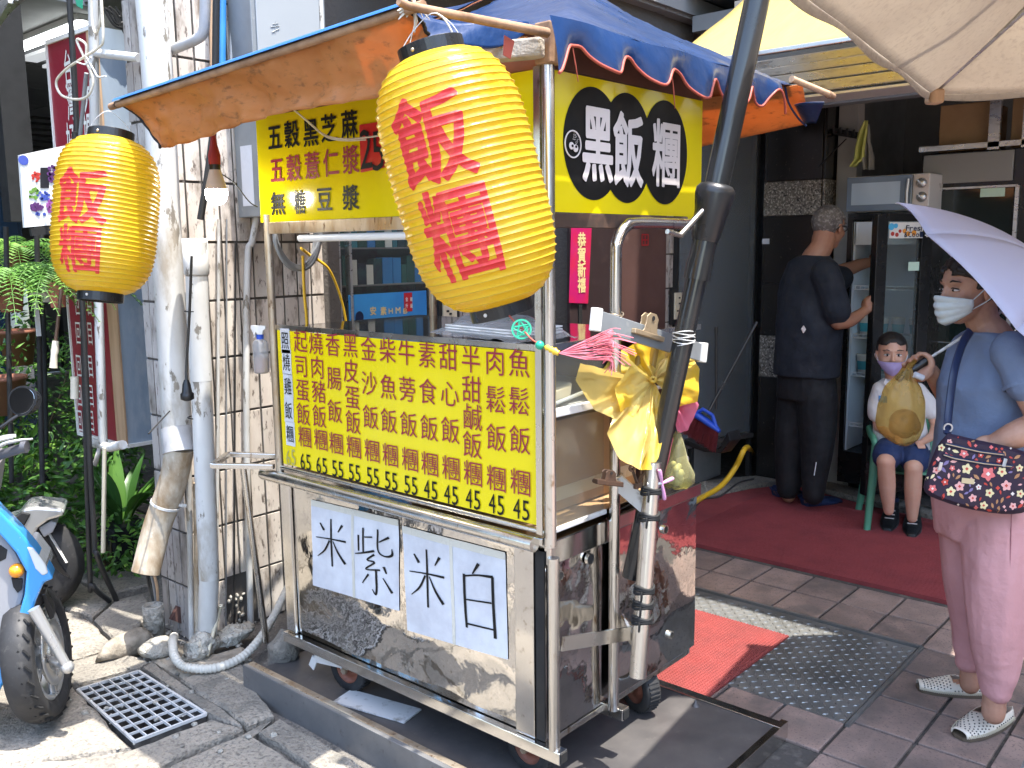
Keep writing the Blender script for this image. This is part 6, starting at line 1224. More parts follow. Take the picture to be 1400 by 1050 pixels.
# white board with a fruit picture
bd = thing('fruit_sign', 'white board with a printed fruit collage standing among the ferns', 'sign', ony(60, 308, 4.0)); A_, B_, C_2, D_ = ony(27, 212, 4.0), ony(89, 199, 4.0), ony(89, 306, 4.0), ony(34, 311, 4.0)
b = MB(); b.prism([A_, B_, C_2, D_], (0, .02, 0)); b.build('board', M['whiteplastic'], bd)
b = MB(); b.bar(D_ + V((.02, 0, -.02)), C_2 + V((0, 0, -.02)), .02, .03); b.build('base_bar', M['blackmatte'], bd)
random.seed(8); cols_ = [mat('print_' + n_, c_, 0.5) for n_, c_ in (('red', (.45, .04, .03)), ('purple', (.10, .03, .14)), ('green', (.12, .25, .04)), ('black', (.01, .01, .015)), ('blue', (.05, .08, .35)), ('violet', (.3, .08, .3)))]
for k, (px, py, rx, ry, ci, cnt) in enumerate(((49, 240, 5, 8, 0, 10), (72, 238, 7, 12, 1, 34), (46, 265, 6, 9, 2, 12), (61, 243, 6, 14, 3, 0), (60, 268, 9, 6, 4, 12), (70, 282, 7, 8, 5, 30), (50, 283, 8, 5, 1, 26), (55, 293, 6, 2, 4, 5))):
    b = MB()
    if cnt == 0: b.prism([ony(px + x, py + y, 3.998) for x, y in ((-rx, -ry), (rx, -ry), (rx, ry), (-rx, ry))], (0, -.001, 0))
    for i in range(int(cnt * 1.8)): a_ = random.uniform(0, 6.3); r_ = sqrt(random.random()); q = ony(px + rx * r_ * cos(a_), py + ry * r_ * sin(a_), 3.998); b.disc(q - V((0, .0004 * (i % 5), 0)), (0, 1, 0), random.uniform(.004, .0075), .001, 8)
    b.build('fruit_print', cols_[ci], bd)
b = MB(); b.disc(ony(32, 219, 3.998), (0, 1, 0), .02, .002, 16); b.build('round_mark', cols_[4], bd)

# ================================================================ SCOOTER FRONT (left edge)
GS = onz(50, 985, 0); HD = (V((CR.x, CR.y, 0)).normalized() * .93 + NH * .36).normalized(); WD = V((-HD.y, HD.x, 0)) 
if WD.dot(NH) > 0: WD = -WD        # towards the viewer
def sp2(px, py, off=0.0): d = ray(px, py); k = ((GS + WD * off) - EYE).dot(WD) / d.dot(WD); return EYE + d * k
M['scblue'] = mat('scooter_blue', (0.035, 0.27, 0.62), 0.2, coat=0.7, dirt=(60, (0.4, 0.5, 0.6), 0.66, 0.75)); M['scgrey'] = mat('scooter_grey', (0.30, 0.30, 0.31), 0.45, dirt=(14, (0.4, 0.4, 0.4), 0.6, 0.8)); M['orangelens'] = mat('orange_lens', (0.85, 0.30, 0.01), 0.15, coat=0.6); M['clearlens'] = mat('clear_lens', (0.55, 0.58, 0.58), 0.1, coat=1.0, bump=(40, .4, .004)); M['silver'] = mat('silver_paint', (0.55, 0.55, 0.54), 0.3, 0.7)
sc = thing('scooter', 'blue and grey parked scooter cut by the left edge, front wheel turned to the street', 'scooter', GS)
def shell(pix, o0, o1, name, m_, bev=.01, bulge=0):
    b = MB(); n = len(pix); a = [sp2(x, y, o0) for x, y in pix]; c = [p - WD * (o0 - o1) for p in a]; b.add(a + c, [tuple(range(n)), tuple(range(2 * n - 1, n - 1, -1))] + [(i, (i + 1) % n, (i + 1) % n + n, i + n) for i in range(n)]); return b.build(name, M[m_], sc, bevel=bev)
shell([(-60, 660), (-20, 690), (2, 730), (22, 755), (36, 783), (33, 815), (20, 860), (0, 915), (-25, 975), (-80, 990), (-110, 800)], .10, .0, 'leg_shield', 'scgrey', .018)
shell([(-40, 655), (0, 700), (28, 728), (48, 752), (68, 782), (73, 792), (60, 797), (50, 820), (36, 862), (15, 915), (-8, 960), (-28, 985), (-22, 968), (-4, 920), (18, 868), (33, 815), (36, 783), (22, 757), (0, 732), (-40, 690)], .13, .04, 'front_cover', 'scblue', .012)
shell([(36, 748), (44, 749), (62, 772), (66, 784), (58, 788), (48, 778)], .135, -.05, 'headlight', 'clearlens', .006)
shell([(15, 790), (31, 792), (30, 806), (24, 811), (18, 803)], .106, .09, 'signal_recess', 'blackmatte', .002)
b = MB(); q = sp2(23, 780, .105); b.ball(q, (.024, .024, .024), 18, 10); b.build('turn_signal', M['orangelens'], sc)
shell([(0, 745), (10, 752), (8, 764), (0, 768), (-12, 762)], .103, .09, 'storage_slot', 'blackmatte', .002)
b = MB(); b.disc(sp2(10, 849, .102), WD, .008, .004, 12); b.build('screw', M['blackmatte'], sc)
# wheel
wc = PT(52, 893, 3.13); wf_ = V((wc.x, wc.y, 0)).normalized(); an = (V((wf_.y, -wf_.x, 0)) * sin(radians(73)) - wf_ * cos(radians(73)) + V((0, 0, .10))).normalized(); wr = .230; wc.z = max(wc.z, wr)
b = MB(); b.lathe([(wr * .70, -.035), (wr * .80, -.050), (wr * .93, -.046), (wr * .99, -.020), (wr, 0), (wr * .99, .020), (wr * .93, .046), (wr * .80, .050), (wr * .70, .035), (wr * .70, -.035)], wc, an, 56); ty = b.build('front_wheel', M['tyre'], sc)
b = MB()
for i in range(28):
    a_ = 2 * pi * i / 28; d = Matrix.Rotation(a_, 3, an) @ V((0, 0, 1)); tg = an.cross(d)
    for s_ in (-1, 1): p = wc + d * (wr * .988) + an * (s_ * .006); e = wc + Matrix.Rotation(a_ + .10, 3, an) @ V((0, 0, 1)) * (wr * .962) + an * (s_ * .024); b.bar(p, e, .006, .008, up=d)
b.build('tread_groove', mat('groove_black', (0.008, 0.008, 0.008), 0.9), ty)['kind'] = 'stuff'
b = MB(); b.lathe([(wr * .71, -.03), (wr * .71, .036), (wr * .66, .040), (wr * .62, .030), (wr * .62, -.03)], wc, an, 48); b.lathe([(0, .05), (wr * .18, .05), (wr * .22, .03), (wr * .22, -.03)], wc, an, 28); b.lathe([(wr * .30, .045), (wr * .50, .045), (wr * .50, .049), (wr * .30, .049), (wr * .30, .045)], wc, an, 40)
for i in range(5):
    a_ = 2 * pi * i / 5 + .3; d = Matrix.Rotation(a_, 3, an) @ V((0, 0, 1)); d2 = Matrix.Rotation(a_ + .25, 3, an) @ V((0, 0, 1)); b.tube([wc + d * (wr * .18) + an * .01, wc + d2 * (wr * .45) + an * .014, wc + d2 * (wr * .66) + an * .01], [.022, .016, .02], 8, flat=.6)
b.build('rim', M['silver'], ty)
b = MB(); ax_e = PT(92, 912, 3.00); ftop = PT(46, 832, 2.95); b.tube([ftop, ftop.lerp(ax_e, .45), ax_e], [.019, .017, .015], 16); b.ball(ax_e, .022, 12, 8); b.tube([ax_e, wc], .014, 10); b.build('fork', M['silver'], sc)
b = MB(); q = sp2(68, 815, .0); b.prism([sp2(x, y, .02) for x, y in ((55, 812), (62, 812), (72, 832), (74, 845), (68, 848), (64, 838))], -WD * .06); b.build('mudguard', M['black'], sc, bevel=.004)
# bars, levers, mirror
hb_ = sp2(36, 612, .10)
b = MB(); b.tube([sp2(-60, 655, .0), sp2(0, 622, .06), sp2(36, 611, .12)], .016, 14); b.tube([sp2(30, 611, .12), sp2(37, 611, .125)], .020, 14); b.build('grip', mat('rubber_grip', (0.08, 0.08, 0.09), 0.5), sc)
for pix in (((-30, 640), (0, 610), (22, 603), (45, 600)), ((-30, 610), (0, 600), (14, 597), (22, 595))):
    b = MB(); b.tube(spline([sp2(x, y, .12) for x, y in pix], 5), [.006 + .005 * sin(pi * min(1, i / 14)) for i in range(len(pix) * 5 - 4)][:16] + [.004] * max(0, len(pix) * 5 - 20), 8, flat=.6); b.build('lever', M['silver'], sc)
mc = sp2(30, 548, .10); mn_ = (-NH * .86 - V((CR.x, CR.y, 0)) * .35 + V((0, 0, .25))).normalized(); xu = (V((0, 0, 1)) - mn_ * mn_.z).normalized(); xr = xu.cross(mn_)
def mirr(sx_, h0, h1, nm, m_):
    b = MB(); k = 30; rg_ = lambda s_, h: [mc + xr * (cos(a) * .058 * s_) * (1 + .12 * sin(a)) + xu * (sin(a) * .046 * s_) + (xr * .35 * sin(a) * .046) * 0 + mn_ * h for a in [2 * pi * i / k for i in range(k)]]
    r0_, r1_ = rg_(sx_, h1), rg_(sx_ * .82, h0); b.add(r0_ + r1_, [tuple(range(k)), tuple(range(2 * k - 1, k - 1, -1))] + [(i, (i + 1) % k, (i + 1) % k + k, i + k) for i in range(k)], False); return b.build(nm, m_, sc, bevel=.002)
mirr(1.08, -.03, 0, 'mirror_housing', M['black']); mirr(.95, .0, .0015, 'mirror_glass', mat('mirror_glass', (0.75, 0.75, 0.75), 0.03, 1.0))
b = MB(); b.tube(spline([mc - mn_ * .02 - xu * .03, sp2(10, 578, .10), sp2(-15, 600, .09), sp2(-20, 640, .07)], 4), .006, 8); b.build('mirror_stem', M['black'], sc)
shell([(-60, 600), (-20, 612), (-5, 640), (-12, 690), (-60, 720)], .06, -.16, 'handlebar_cowl', 'scgrey', .012)
shell([(-330, 705), (-260, 690), (-120, 880), (-60, 960), (-70, 990), (-330, 985)], .08, -.20, 'footboard', 'scgrey', .02); shell([(-620, 650), (-330, 645), (-300, 700), (-330, 960), (-560, 900), (-660, 740)], .10, -.22, 'rear_body', 'scblue', .03); shell([(-640, 610), (-320, 630), (-300, 660), (-640, 665)], .11, -.23, 'seat', 'blackmatte', .03)
b = MB(); rc = sp2(-520, 935, -.06); rc.z = .235; b.lathe([(0, -.04), (.15, -.045), (.2, -.05), (.235, 0), (.2, .05), (.15, .045), (0, .04)], rc, WD, 32); b.build('rear_wheel', M['tyre'], sc)
# second scooter behind: tail with a number plate (no readable print in the photo)
GS2 = onz(70, 850, 0); s2 = thing('scooter', 'white and black scooter tail with a tilted number plate behind the blue scooter', 'scooter', GS2)
def on2(px, py, off=0.0): d = ray(px, py); k = ((GS2 - WD * off) - EYE).dot(WD) / d.dot(WD); return EYE + d * k
def shell2(pix, o0, o1, name, m_, bev=.006, par=None):
    b = MB(); b.prism([on2(x, y, o0) for x, y in pix], -WD * (o1 - o0)); return b.build(name, M[m_], s2, bevel=bev)
shell2([(-40, 730), (20, 712), (34, 695), (50, 693), (86, 696), (88, 705), (66, 712), (52, 722), (44, 738), (30, 745), (-30, 790)], 0, .2, 'tail_cowl', 'silver', .012)
shell2([(14, 712), (30, 700), (42, 703), (30, 725), (15, 722)], -.008, .02, 'cowl_insert', 'blackmatte')
shell2([(52, 722), (70, 712), (78, 716), (72, 728), (60, 735)], .02, .18, 'tail_light', 'scgrey')
shell2([(40, 738), (62, 728), (70, 745), (82, 770), (99, 793), (84, 785), (62, 765)], .05, .16, 'rear_mudguard', 'black')
b = MB(); pl_ = [on2(66, 731, .03), on2(78, 727, .12), on2(100, 767, .12), on2(90, 770, .03)]; b.prism(pl_, NH * .004); b.build('number_plate', M['whiteplastic'], s2, bevel=.001)
b = MB(); rc = on2(40, 800, .1); rc.z = .23; b.lathe([(0, -.04), (.15, -.045), (.19, -.045), (.23, 0), (.19, .045), (.15, .045), (0, .04)], rc, WD, 32); b.build('rear_wheel', M['tyre'], s2)
shell2([(-200, 760), (-30, 735), (20, 760), (30, 800), (-60, 850), (-220, 850)], .02, .2, 'body', 'scgrey', .02)
for p_ in [(35, 795)]: b = MB(); b.tube([on2(45, 760, .1), on2(40, 800, .1)], .02, 8); b.build('swing_arm', M['black'], s2)

# ================================================================ ACROSS THE STREET (behind the viewer; the steel reflects it)
far = MB(); far.box((-19, -9, 0), (-18, 14, 7)); far.box((1.9, -20, 0), (14, -15, 9)); far.box((-19, -24, 0), (1.9, -23, 8)); fb = thing('street_building', 'row building across the street, seen only as a reflection in the steel', 'building', (-12.5, 2, 0)); far.build('facade', M['plaster'], fb)

# ================================================================ SHOP INTERIOR AT THE RIGHT
M['fridgeblack'] = mat('fridge_black', (0.012, 0.012, 0.012), 0.25); M['fridgein'] = mat('fridge_lining', (0.72, 0.78, 0.84), 0.5); M['fridgegrey'] = mat('fridge_header_grey', (0.28, 0.28, 0.27), 0.5); M['wirerack'] = mat('white_wire_rack', (0.7, 0.72, 0.72), 0.4); M['cup'] = mat('paper_cup', (0.62, 0.60, 0.55), 0.6, rvar=0.15); M['cupprint'] = mat('cup_print', (0.05, 0.30, 0.36), 0.5, rvar=0.3)
FX = 5.66; fy1 = onx(1155, 400, FX).y; fy0 = onx(1268, 400, FX).y; ftop = onx(1200, 291, FX).z
fr1 = thing('drinks_fridge', 'black glass door drinks fridge standing open, with cups inside', 'fridge', (FX, fy0, 0))
b = MB(); D_ = .5
b.box((FX + D_, fy0, .10), (FX + D_ + .03, fy1, ftop)); b.box((FX, fy1 - .03, .10), (FX + D_, fy1, ftop)); b.box((FX, fy0, .10), (FX + D_, fy0 + .03, ftop)); b.box((FX, fy0 + .03, ftop - .04), (FX + D_, fy1 - .03, ftop)); b.box((FX, fy0 + .03, .10), (FX + D_, fy1 - .03, .30)); b.build('cabinet', M['fridgeblack'], fr1)
b = MB(); b.box((FX + D_ - .02, fy0 + .032, .305), (FX + D_ - .003, fy1 - .032, ftop - .05)); b.box((FX + .02, fy1 - .045, .305), (FX + D_ - .02, fy1 - .033, ftop - .05)); b.box((FX + .02, fy0 + .033, .305), (FX + D_ - .02, fy0 + .045, ftop - .05)); b.build('lining', M['fridgein'], fr1)
b = MB(); b.box((FX + .02, fy0 + .035, ftop - .19), (FX + .04, fy1 - .035, ftop - .05)); b.build('header', M['fridgein'], fr1, bevel=.003)
shz = [.46, .78, 1.02, 1.32]
for z_ in shz:
    b = MB(); 
    for k in range(18): y_ = fy0 + .05 + (fy1 - fy0 - .1) * k / 17; b.bar((FX + .04, y_, z_), (FX + D_ - .03, y_, z_), .004, .004)
    b.bar((FX + .04, fy0 + .045, z_), (FX + .04, fy1 - .045, z_), .006, .006); b.bar((FX + .04, fy0 + .045, z_ + .022), (FX + .04, fy1 - .045, z_ + .022), .006, .005)
    for k in range(14): y_ = fy0 + .05 + (fy1 - fy0 - .1) * k / 13; b.bar((FX + .04, y_, z_), (FX + .04, y_, z_ + .022), .004, .004, up=(1, 0, 0))
    b.build('rack', M['wirerack'], fr1)
ncup = 0
for z_, cnt in ((.79, 4), (1.03, 4), (.47, 1)):
    for k in range(cnt):
        y_ = fy0 + .09 + (fy1 - fy0 - .18) * k / max(1, cnt - 1) + random.uniform(-.006, .006); c = thing('drink_cup', ['lone paper cup low in the open fridge', '%s cup with a teal band on the %s fridge rack' % (('rightmost pale', 'second from right pale', 'second from left pale', 'leftmost pale')[k], 'upper' if z_ > 1 else 'middle')][z_ > .5], 'cup', (FX + .12, y_, z_), 'paper cups in the open fridge')
        b = MB(); b.lathe([(0, 0), (.030, 0), (.040, .105), (.042, .108), (.042, .114), (0, .116)], (FX + .12, y_, z_ + .005), n=18); b.build('cup_body', M['cup'], c); b = MB(); b.lathe([(.0322, .02), (.0375, .075)], (FX + .12, y_, z_ + .005), n=18); b.build('printed_band', M['cupprint'], c)
# its open door
hy = fy0 + .0; hin = V((FX - .01, hy, 0)); fe = V((5.32, onx(1187, 500, 5.32).y, 0)); dd = (fe - hin); dl = dd.length; dd.normalize(); dn2 = V((-dd.y, dd.x, 0)); zb0, zt0 = .13, onx(1190, 292, 5.32).z

def dbox(a0, a1, z0, z1, t_, off=0): c = hin + dd * ((a0 + a1) / 2) + V((0, 0, (z0 + z1) / 2)) + dn2 * off; mb = MB(); mb.cbox(c, (a1 - a0, t_, z1 - z0), Matrix((dd, dn2, V((0, 0, 1)))).transposed()); return mb
door = dbox(dl - .075, dl, zb0, zt0, .05).build('door', M['fridgeblack'], fr1, bevel=.004)
for a in ((0, .075, zb0, zt0), (.076, dl - .076, zb0, zb0 + .32), (.076, dl - .076, zt0 - .045, zt0)): dbox(*a, .045).build('door_frame', M['fridgeblack'], door, bevel=.003)
dbox(.076, dl - .076, zb0 + .32, zt0 - .045, .006).build('door_glass', glass('fridge_glass', (0.80, 0.86, 0.86), 0.05), door)
sg = dbox(.076, dl - .08, zt0 - .14, zt0 - .05, .004, -.026 if dn2.dot(NH) > 0 else .026); o = sg.build('ad_strip', M['whiteplastic'], door)
M['printorange'] = mat('print_orange', (0.8, 0.32, 0.04), 0.5); M['printskyblue'] = mat('print_sky_blue', (0.08, 0.45, 0.75), 0.5); M['printgreen'] = mat('print_green', (0.1, 0.45, 0.2), 0.5)
sgn = -1 if dn2.dot(NH) > 0 else 1
def onstrip(a, z): return hin + dd * a + V((0, 0, z)) + dn2 * (sgn * .0295)
for nm, col, pts in (('fruit_print', cols_[0], [(dl - .10, zt0 - .115, .012), (dl - .13, zt0 - .12, .012), (dl - .15, zt0 - .10, .01)]), ('fruit_print', M['printorange'], [(.14, zt0 - .11, .016), (.18, zt0 - .115, .014), (dl - .18, zt0 - .10, .012)]), ('swoosh_print', M['printskyblue'], [(dl - .09, zt0 - .075, .02), (dl - .12, zt0 - .07, .014)])):
    b = MB(); [b.disc(onstrip(a, z), dn2, r_, .001 + .0004 * i, 14) for i, (a, z, r_) in enumerate(pts)]; b.build(nm, col, door)
tx = MB(); u_ = -dd
for k, ch in enumerate('Fresh'): char_at(tx, ch, onstrip(dl - .20 - k * .026, zt0 - .082), u_, (0, 0, 1), dn2 * sgn, .022, .032, .02, .002)
for k, ch in enumerate('&Cool'): char_at(tx, ch, onstrip(dl - .19 - k * .027, zt0 - .118), u_, (0, 0, 1), dn2 * sgn, .022, .032, .02, .002)
tx.build('lettering', M['navyprint'], door)
b = MB(); q = onstrip(.12, 0) ; b.cbox(onstrip(.13, zt0 - .30), (.075, .002, .05), Matrix((dd, dn2, V((0, 0, 1)))).transposed()); b.build('sticker', mat('pale_green_sticker', (0.55, 0.75, 0.62), 0.5), door)
# second, taller fridge
F2 = 5.93; g1 = onx(1257, 300, F2).y; g0 = onx(1392, 300, F2).y; t2 = onx(1320, 207, F2).z
fr2 = thing('display_fridge', 'tall black display fridge with a grey header beside the open one', 'fridge', (F2, g0, 0))
b = MB(); b.box((F2, g0 - .28, .08), (F2 + .6, g1, t2)); b.build('cabinet', M['fridgeblack'], fr2, bevel=.006)
b = MB(); b.box((F2 - .02, g0 + .04, onx(1320, 250, F2).z), (F2 - .001, g1 - .01, t2 - .01)); b.build('header', M['fridgegrey'], fr2, bevel=.005)
zt_2 = onx(1320, 257, F2).z; b = MB(); b.bar((F2 - .015, g0 + .01, .2), (F2 - .015, g0 + .01, zt_2), .02, .02, up=(1, 0, 0)); b.bar((F2 - .015, g0 + .01, zt_2), (F2 - .015, g1, zt_2), .02, .012); b.build('door_trim', M['alu'], fr2)
b = MB(); b.box((F2 - .012, g0 + .03, .2), (F2 - .004, g1 - .02, zt_2 - .01)); b.build('door_glass', mat('dark_fridge_glass', (0.012, 0.02, 0.018), 0.05, coat=.5), fr2)
b = MB(); q = onx(1357, 263, F2 - .014); b.cbox(q, (.003, .13, .05)); b.build('sticker', bpy.data.materials['pale_green_sticker'], fr2)
for z_ in (1.0, 1.3, 1.6): b = MB(); b.bar((F2 - .013, g0 + .08, z_), (F2 - .013, g1 - .1, z_), .004, .006); b.build('shelf_edge', M['greymetal'], fr2)
# boxes on top
for k, (pa, pb, pc, pd, lab) in enumerate(((1285, 138, 1358, 190, 'brown carton on top of the display fridge under the parasol edge'), (1383, 130, 1440, 185, 'second brown carton on the display fridge at the right edge'))):
    a_ = onx(pa, pd, F2 + .1); c_ = onx(pc, pb, F2 + .1); b = MB(); b.box((F2 + .08, c_.y, t2 + .01), (F2 + .45, a_.y, max(c_.z, t2 + .2))); tag(b.build('carton', M['cardboard'], bevel=.004), lab, 'box')
b = MB(); a_ = onx(1360, 180, F2); b.bar((F2 + .0, g0 - .3, t2 + .028), (F2 + .0, g1 + .02, t2 + .028), .03, .03); b.bar((F2, a_.y, t2), (F2, a_.y, t2 + .5), .06, .03); b.bar((F2, a_.y - .16, t2), (F2, a_.y - .16, t2 + .5), .03, .03); tag(b.build('shelf_frame', M['alu']), 'aluminium shelf frame above the display fridge', 'shelf')
# microwave on the first fridge
mwx = FX + .02; A_ = onx(1157, 292, mwx); B_ = onx(1272, 236, mwx); ys = lambda px: onx(px, 260, mwx).y; zs = lambda py: onx(1210, py, mwx).z
b = MB(); b.box((mwx, B_.y, ftop + .006), (mwx + .36, A_.y, B_.z)); mw = thing('microwave', 'white microwave oven with two dials on top of the open fridge', 'microwave', (mwx, B_.y, ftop)); b.build('case', M['whiteplastic'], mw, bevel=.006)
b = MB(); b.box((mwx - .018, ys(1248), ftop + .012), (mwx - .001, A_.y - .003, B_.z - .004)); b.build('door', mat('bluegrey_door', (0.16, 0.21, 0.28), 0.12, coat=.5), mw, bevel=.004)
b = MB(); b.box((mwx - .0205, ys(1232), ftop + .05), (mwx - .0185, ys(1166), B_.z - .04)); b.build('window', mat('microwave_window', (0.45, 0.55, 0.66), 0.08, coat=.5), mw)
b = MB(); b.tube([(mwx - .035, ys(1243), ftop + .04), (mwx - .04, ys(1243), (ftop + B_.z) / 2), (mwx - .035, ys(1244), B_.z - .03)], .010, 10); b.build('handle', M['silver'], mw)
b = MB(); b.box((mwx - .010, B_.y + .003, ftop + .010), (mwx - .001, ys(1249), B_.z - .004)); b.build('panel', M['signpale'], mw, bevel=.003)
for py in (250, 269):
    b = MB(); q = onx(1260, py, mwx - .012); b.lathe([(0, .018), (.026, .016), (.030, 0)], q, (-1, 0, 0), 22); b.bar(q + V((-.020, -.018, -.018)), q + V((-.020, .018, .018)), .007, .007, up=(1, 0, 0)); b.build('dial', M['silver'], mw)
# wall fittings: hook rail with cloths
b = MB(); q0, q1 = onx(1142, 180, 5.80), onx(1176, 186, 5.80); hk = thing('hook_rail', 'black hook rail on the grey shop wall', 'hook rail', q0); b.bar(q0, q1, .03, .04); b.build('rail', M['blackmatte'], hk)
for k in range(4): b = MB(); p = q0.lerp(q1, .1 + k * .27); b.tube([p, p + V((-.06, 0, -.01)), p + V((-.07, 0, .03))], .008, 6); b.build('hook', M['blackmatte'], hk)
def cloth(pix, x, ma, name, lab, cat, sd):
    b = MB(); L_ = [onx(a, y, x) for a, c, y in pix]; R_ = [onx(c, y, x) for a, c, y in pix]
    def fn(u, v): k = v * (len(pix) - 1); i = min(int(k), len(pix) - 2); l = L_[i].lerp(L_[i + 1], k - i); r = R_[i].lerp(R_[i + 1], k - i); p = l.lerp(r, u); p.x += .03 * sin(u * 11 + sd) * (.3 + v) + .015 * noise.noise(V((u * 5, v * 5, sd))); return p
    b.sheet(fn, 20, 18, .003); return tag(b.build(name, ma), lab, cat)
cloth([(1182, 1187, 165), (1172, 1186, 180), (1168, 1184, 200), (1165, 1182, 218), (1161, 1170, 228)], 5.76, mat('yellow_green_cloth', (0.62, 0.64, 0.18), 0.85), 'hanging_cloth', 'yellow green cloth hanging from the hook rail', 'cloth', 1)
cloth([(1186, 1188, 170), (1182, 1190, 195), (1178, 1194, 215), (1180, 1194, 232)], 5.77, mat('grey_cloth', (0.30, 0.29, 0.26), 0.85), 'hanging_cloth', 'grey cloth hanging beside the yellow green one', 'cloth', 2)
b = MB(); q = onx(1198, 192, 6.6); b.cbox(onx(1197, 192, 7.19), (.006, .20, .08)); tag(b.build('wall_switch', M['whiteplastic'], bevel=.01), 'white oval switch plate on the grey shop wall', 'switch')
b = MB(); b.tube([onx(1119, 228, 5.6), onx(1157, 190, 5.8)], .004, 5); tag(b.build('cable', M['cableblack']), 'thin black cable crossing the grey jamb', 'cable')
for k, px in enumerate((1146, 1155)): b = MB(); b.bar(onx(px, 195, 6.1), onx(px, 560, 6.1), .04, .05, up=(1, 0, 0)); tag(b.build('upright_bar', M['darkbrown']), ['dark upright bar left of the fridge', 'second dark upright bar touching the fridge side'][k], 'bar')
# green plastic chair
M['greenplastic'] = mat('green_plastic', (0.10, 0.33, 0.21), 0.38, coat=.2); Cc = V((5.33, 1.655, 0)); chf = (-NH * .97 - V((CR.x, CR.y, 0)) * .25).normalized(); chs = V((-chf.y, chf.x, 0))   # facing the street; chs = sitter's left
if chs.dot(V((CR.x, CR.y, 0))) < 0: chs = -chs
ch = thing('plastic_chair', 'green moulded plastic armchair with the boy sitting on it', 'chair', Cc); cp_ = lambda s_, f_, z_: Cc + chs * (s_ * .88) + chf * (f_ * .88) + V((0, 0, z_ * .97))
b = MB(); b.sheet(lambda u, v: cp_((u - .5) * .40, (v - .5) * .36, .335 + .012 * (2 * u - 1) ** 2 - .006 * sin(pi * v)), 10, 10, .012); b.build('seat', M['greenplastic'], ch)
for s_ in (-1, 1):
    for f_, zt2 in ((.19, .50), (-.19, .33)):
        b = MB(); top = cp_(s_ * .21, f_ * .95, zt2 if f_ > 0 else .34); bot = cp_(s_ * .25, f_ * 1.22, 0.012); b.loft([(bot, chs * .018, chf * .022), (bot.lerp(top, .6), chs * .022, chf * .03), (top, chs * .026, chf * .036)], 12, 3.5); b.build('leg', M['greenplastic'], ch)
    b = MB(); b.tube(spline([cp_(s_ * .215, .18, .47), cp_(s_ * .225, .17, .53), cp_(s_ * .23, .0, .545), cp_(s_ * .22, -.16, .56), cp_(s_ * .20, -.22, .60)], 4), .022, 10, flat=.7); b.build('armrest', M['greenplastic'], ch)
b = MB(); b.sheet(lambda u, v: cp_((u - .5) * .42, -.20 - .06 * v - .05 * (1 - (2 * u - 1) ** 2), .34 + .30 * v - .03 * (2 * u - 1) ** 2 * v), 12, 8, .012); b.build('backrest', M['greenplastic'], ch)
# glass/vinyl screen, frame and things behind it
va, vb = V((5.0, 2.975, 0)), V((5.69, 2.785, 0)); b = MB(); b.prism([va + V((0, 0, .34)), vb + V((0, 0, .34)), vb + V((0, 0, 2.5)), va + V((0, 0, 2.5))], (0, .006, 0)); scn = thing('glass_screen', 'smoky reflecting glass screen between the tile strip and the granite column', 'glass screen', va); b.build('pane', M['vinyl'], scn)
for f_ in (0, .22, .985): b = MB(); p = va.lerp(vb, f_); b.bar(p + V((0, .012, .02)), p + V((0, .012, 2.5)), .03, .03, up=(1, 0, 0)); b.build('frame', M['blackmatte'], scn)
b = MB(); b.bar(va + V((0, .01, .32)), vb + V((0, .01, .32)), .05, .03); b.build('sill', M['darksteel'], scn); b = MB(); b.box((5.0, 3.02, .0), (5.70, 3.05, .30)); b.build('plinth', M['greywall'], scn)
b = MB(); b.box((5.2, 3.3, 0), (5.7, 3.35, 2.6)); struct(b.build('dark_recess', M['blackmatte']))
# broom and dustpan
bq = onx(945, 585, 4.62); br = thing('broom', 'blue backed hand broom with dark red bristles on a black stick', 'broom', bq); U_ = (onx(985, 588, 4.60) - onx(942, 565, 4.60)).normalized()
h0, h1 = onx(942, 563, 4.55), onx(984, 590, 4.55); dn3 = V((0, 0, 1)).cross(U_).normalized(); upb = U_.cross(dn3).normalized(); upb = upb if upb.z > 0 else -upb
b = MB(); b.loft([(h0, upb * .010, dn3 * .012), (h0.lerp(h1, .25) + upb * .01, upb * .018, dn3 * .03), (h0.lerp(h1, .75) + upb * .01, upb * .018, dn3 * .03), (h1, upb * .010, dn3 * .012)], 14, 2.6); b.tube([h0.lerp(h1, .15), h0.lerp(h1, .35) + upb * .06, h0.lerp(h1, .65) + upb * .06, h0.lerp(h1, .92)], .011, 8); b.build('head', bpy.data.materials['blue_plastic'], br)
b = MB(); random.seed(4)
for i in range(420): u = random.random(); p = h0.lerp(h1, .04 + .92 * u) + dn3 * random.uniform(-.02, .02) - upb * .005; e = p - upb * random.uniform(.10, .125) + U_ * ((u - .5) * .04 + random.uniform(-.008, .008)) + dn3 * random.uniform(-.01, .01); b.tube([p, e], .0016, 3, caps=False)
b.build('bristles', mat('dark_red_bristle', (0.20, 0.022, 0.025), 0.6), br)['kind'] = 'stuff'
b = MB(); b.tube([h0.lerp(h1, .5) + upb * .04, onx(1035, 440, 4.75)], .009, 8); b.build('stick', M['blackpole'], br)
b = MB(); g_ = [onx(x, y, 4.66) for x, y in ((935, 600), (962, 612), (983, 613), (995, 590), (998, 603), (985, 620), (962, 618), (935, 608))]; b.prism(g_, (.10, -.02, 0)); tag(b.build('dustpan', M['black'], bevel=.004), 'black dustpan clipped under the broom bristles', 'dustpan')
b = MB(); b.tube([onx(979, 450, 4.9), onx(979, 560, 4.9)], .008, 8); b.tube([onx(979, 447, 4.9), onx(979, 458, 4.9)], .011, 8); tag(b.build('mop_stick', M['blackpole']), 'black mop stick with a pale tip standing behind the glass screen', 'mop')
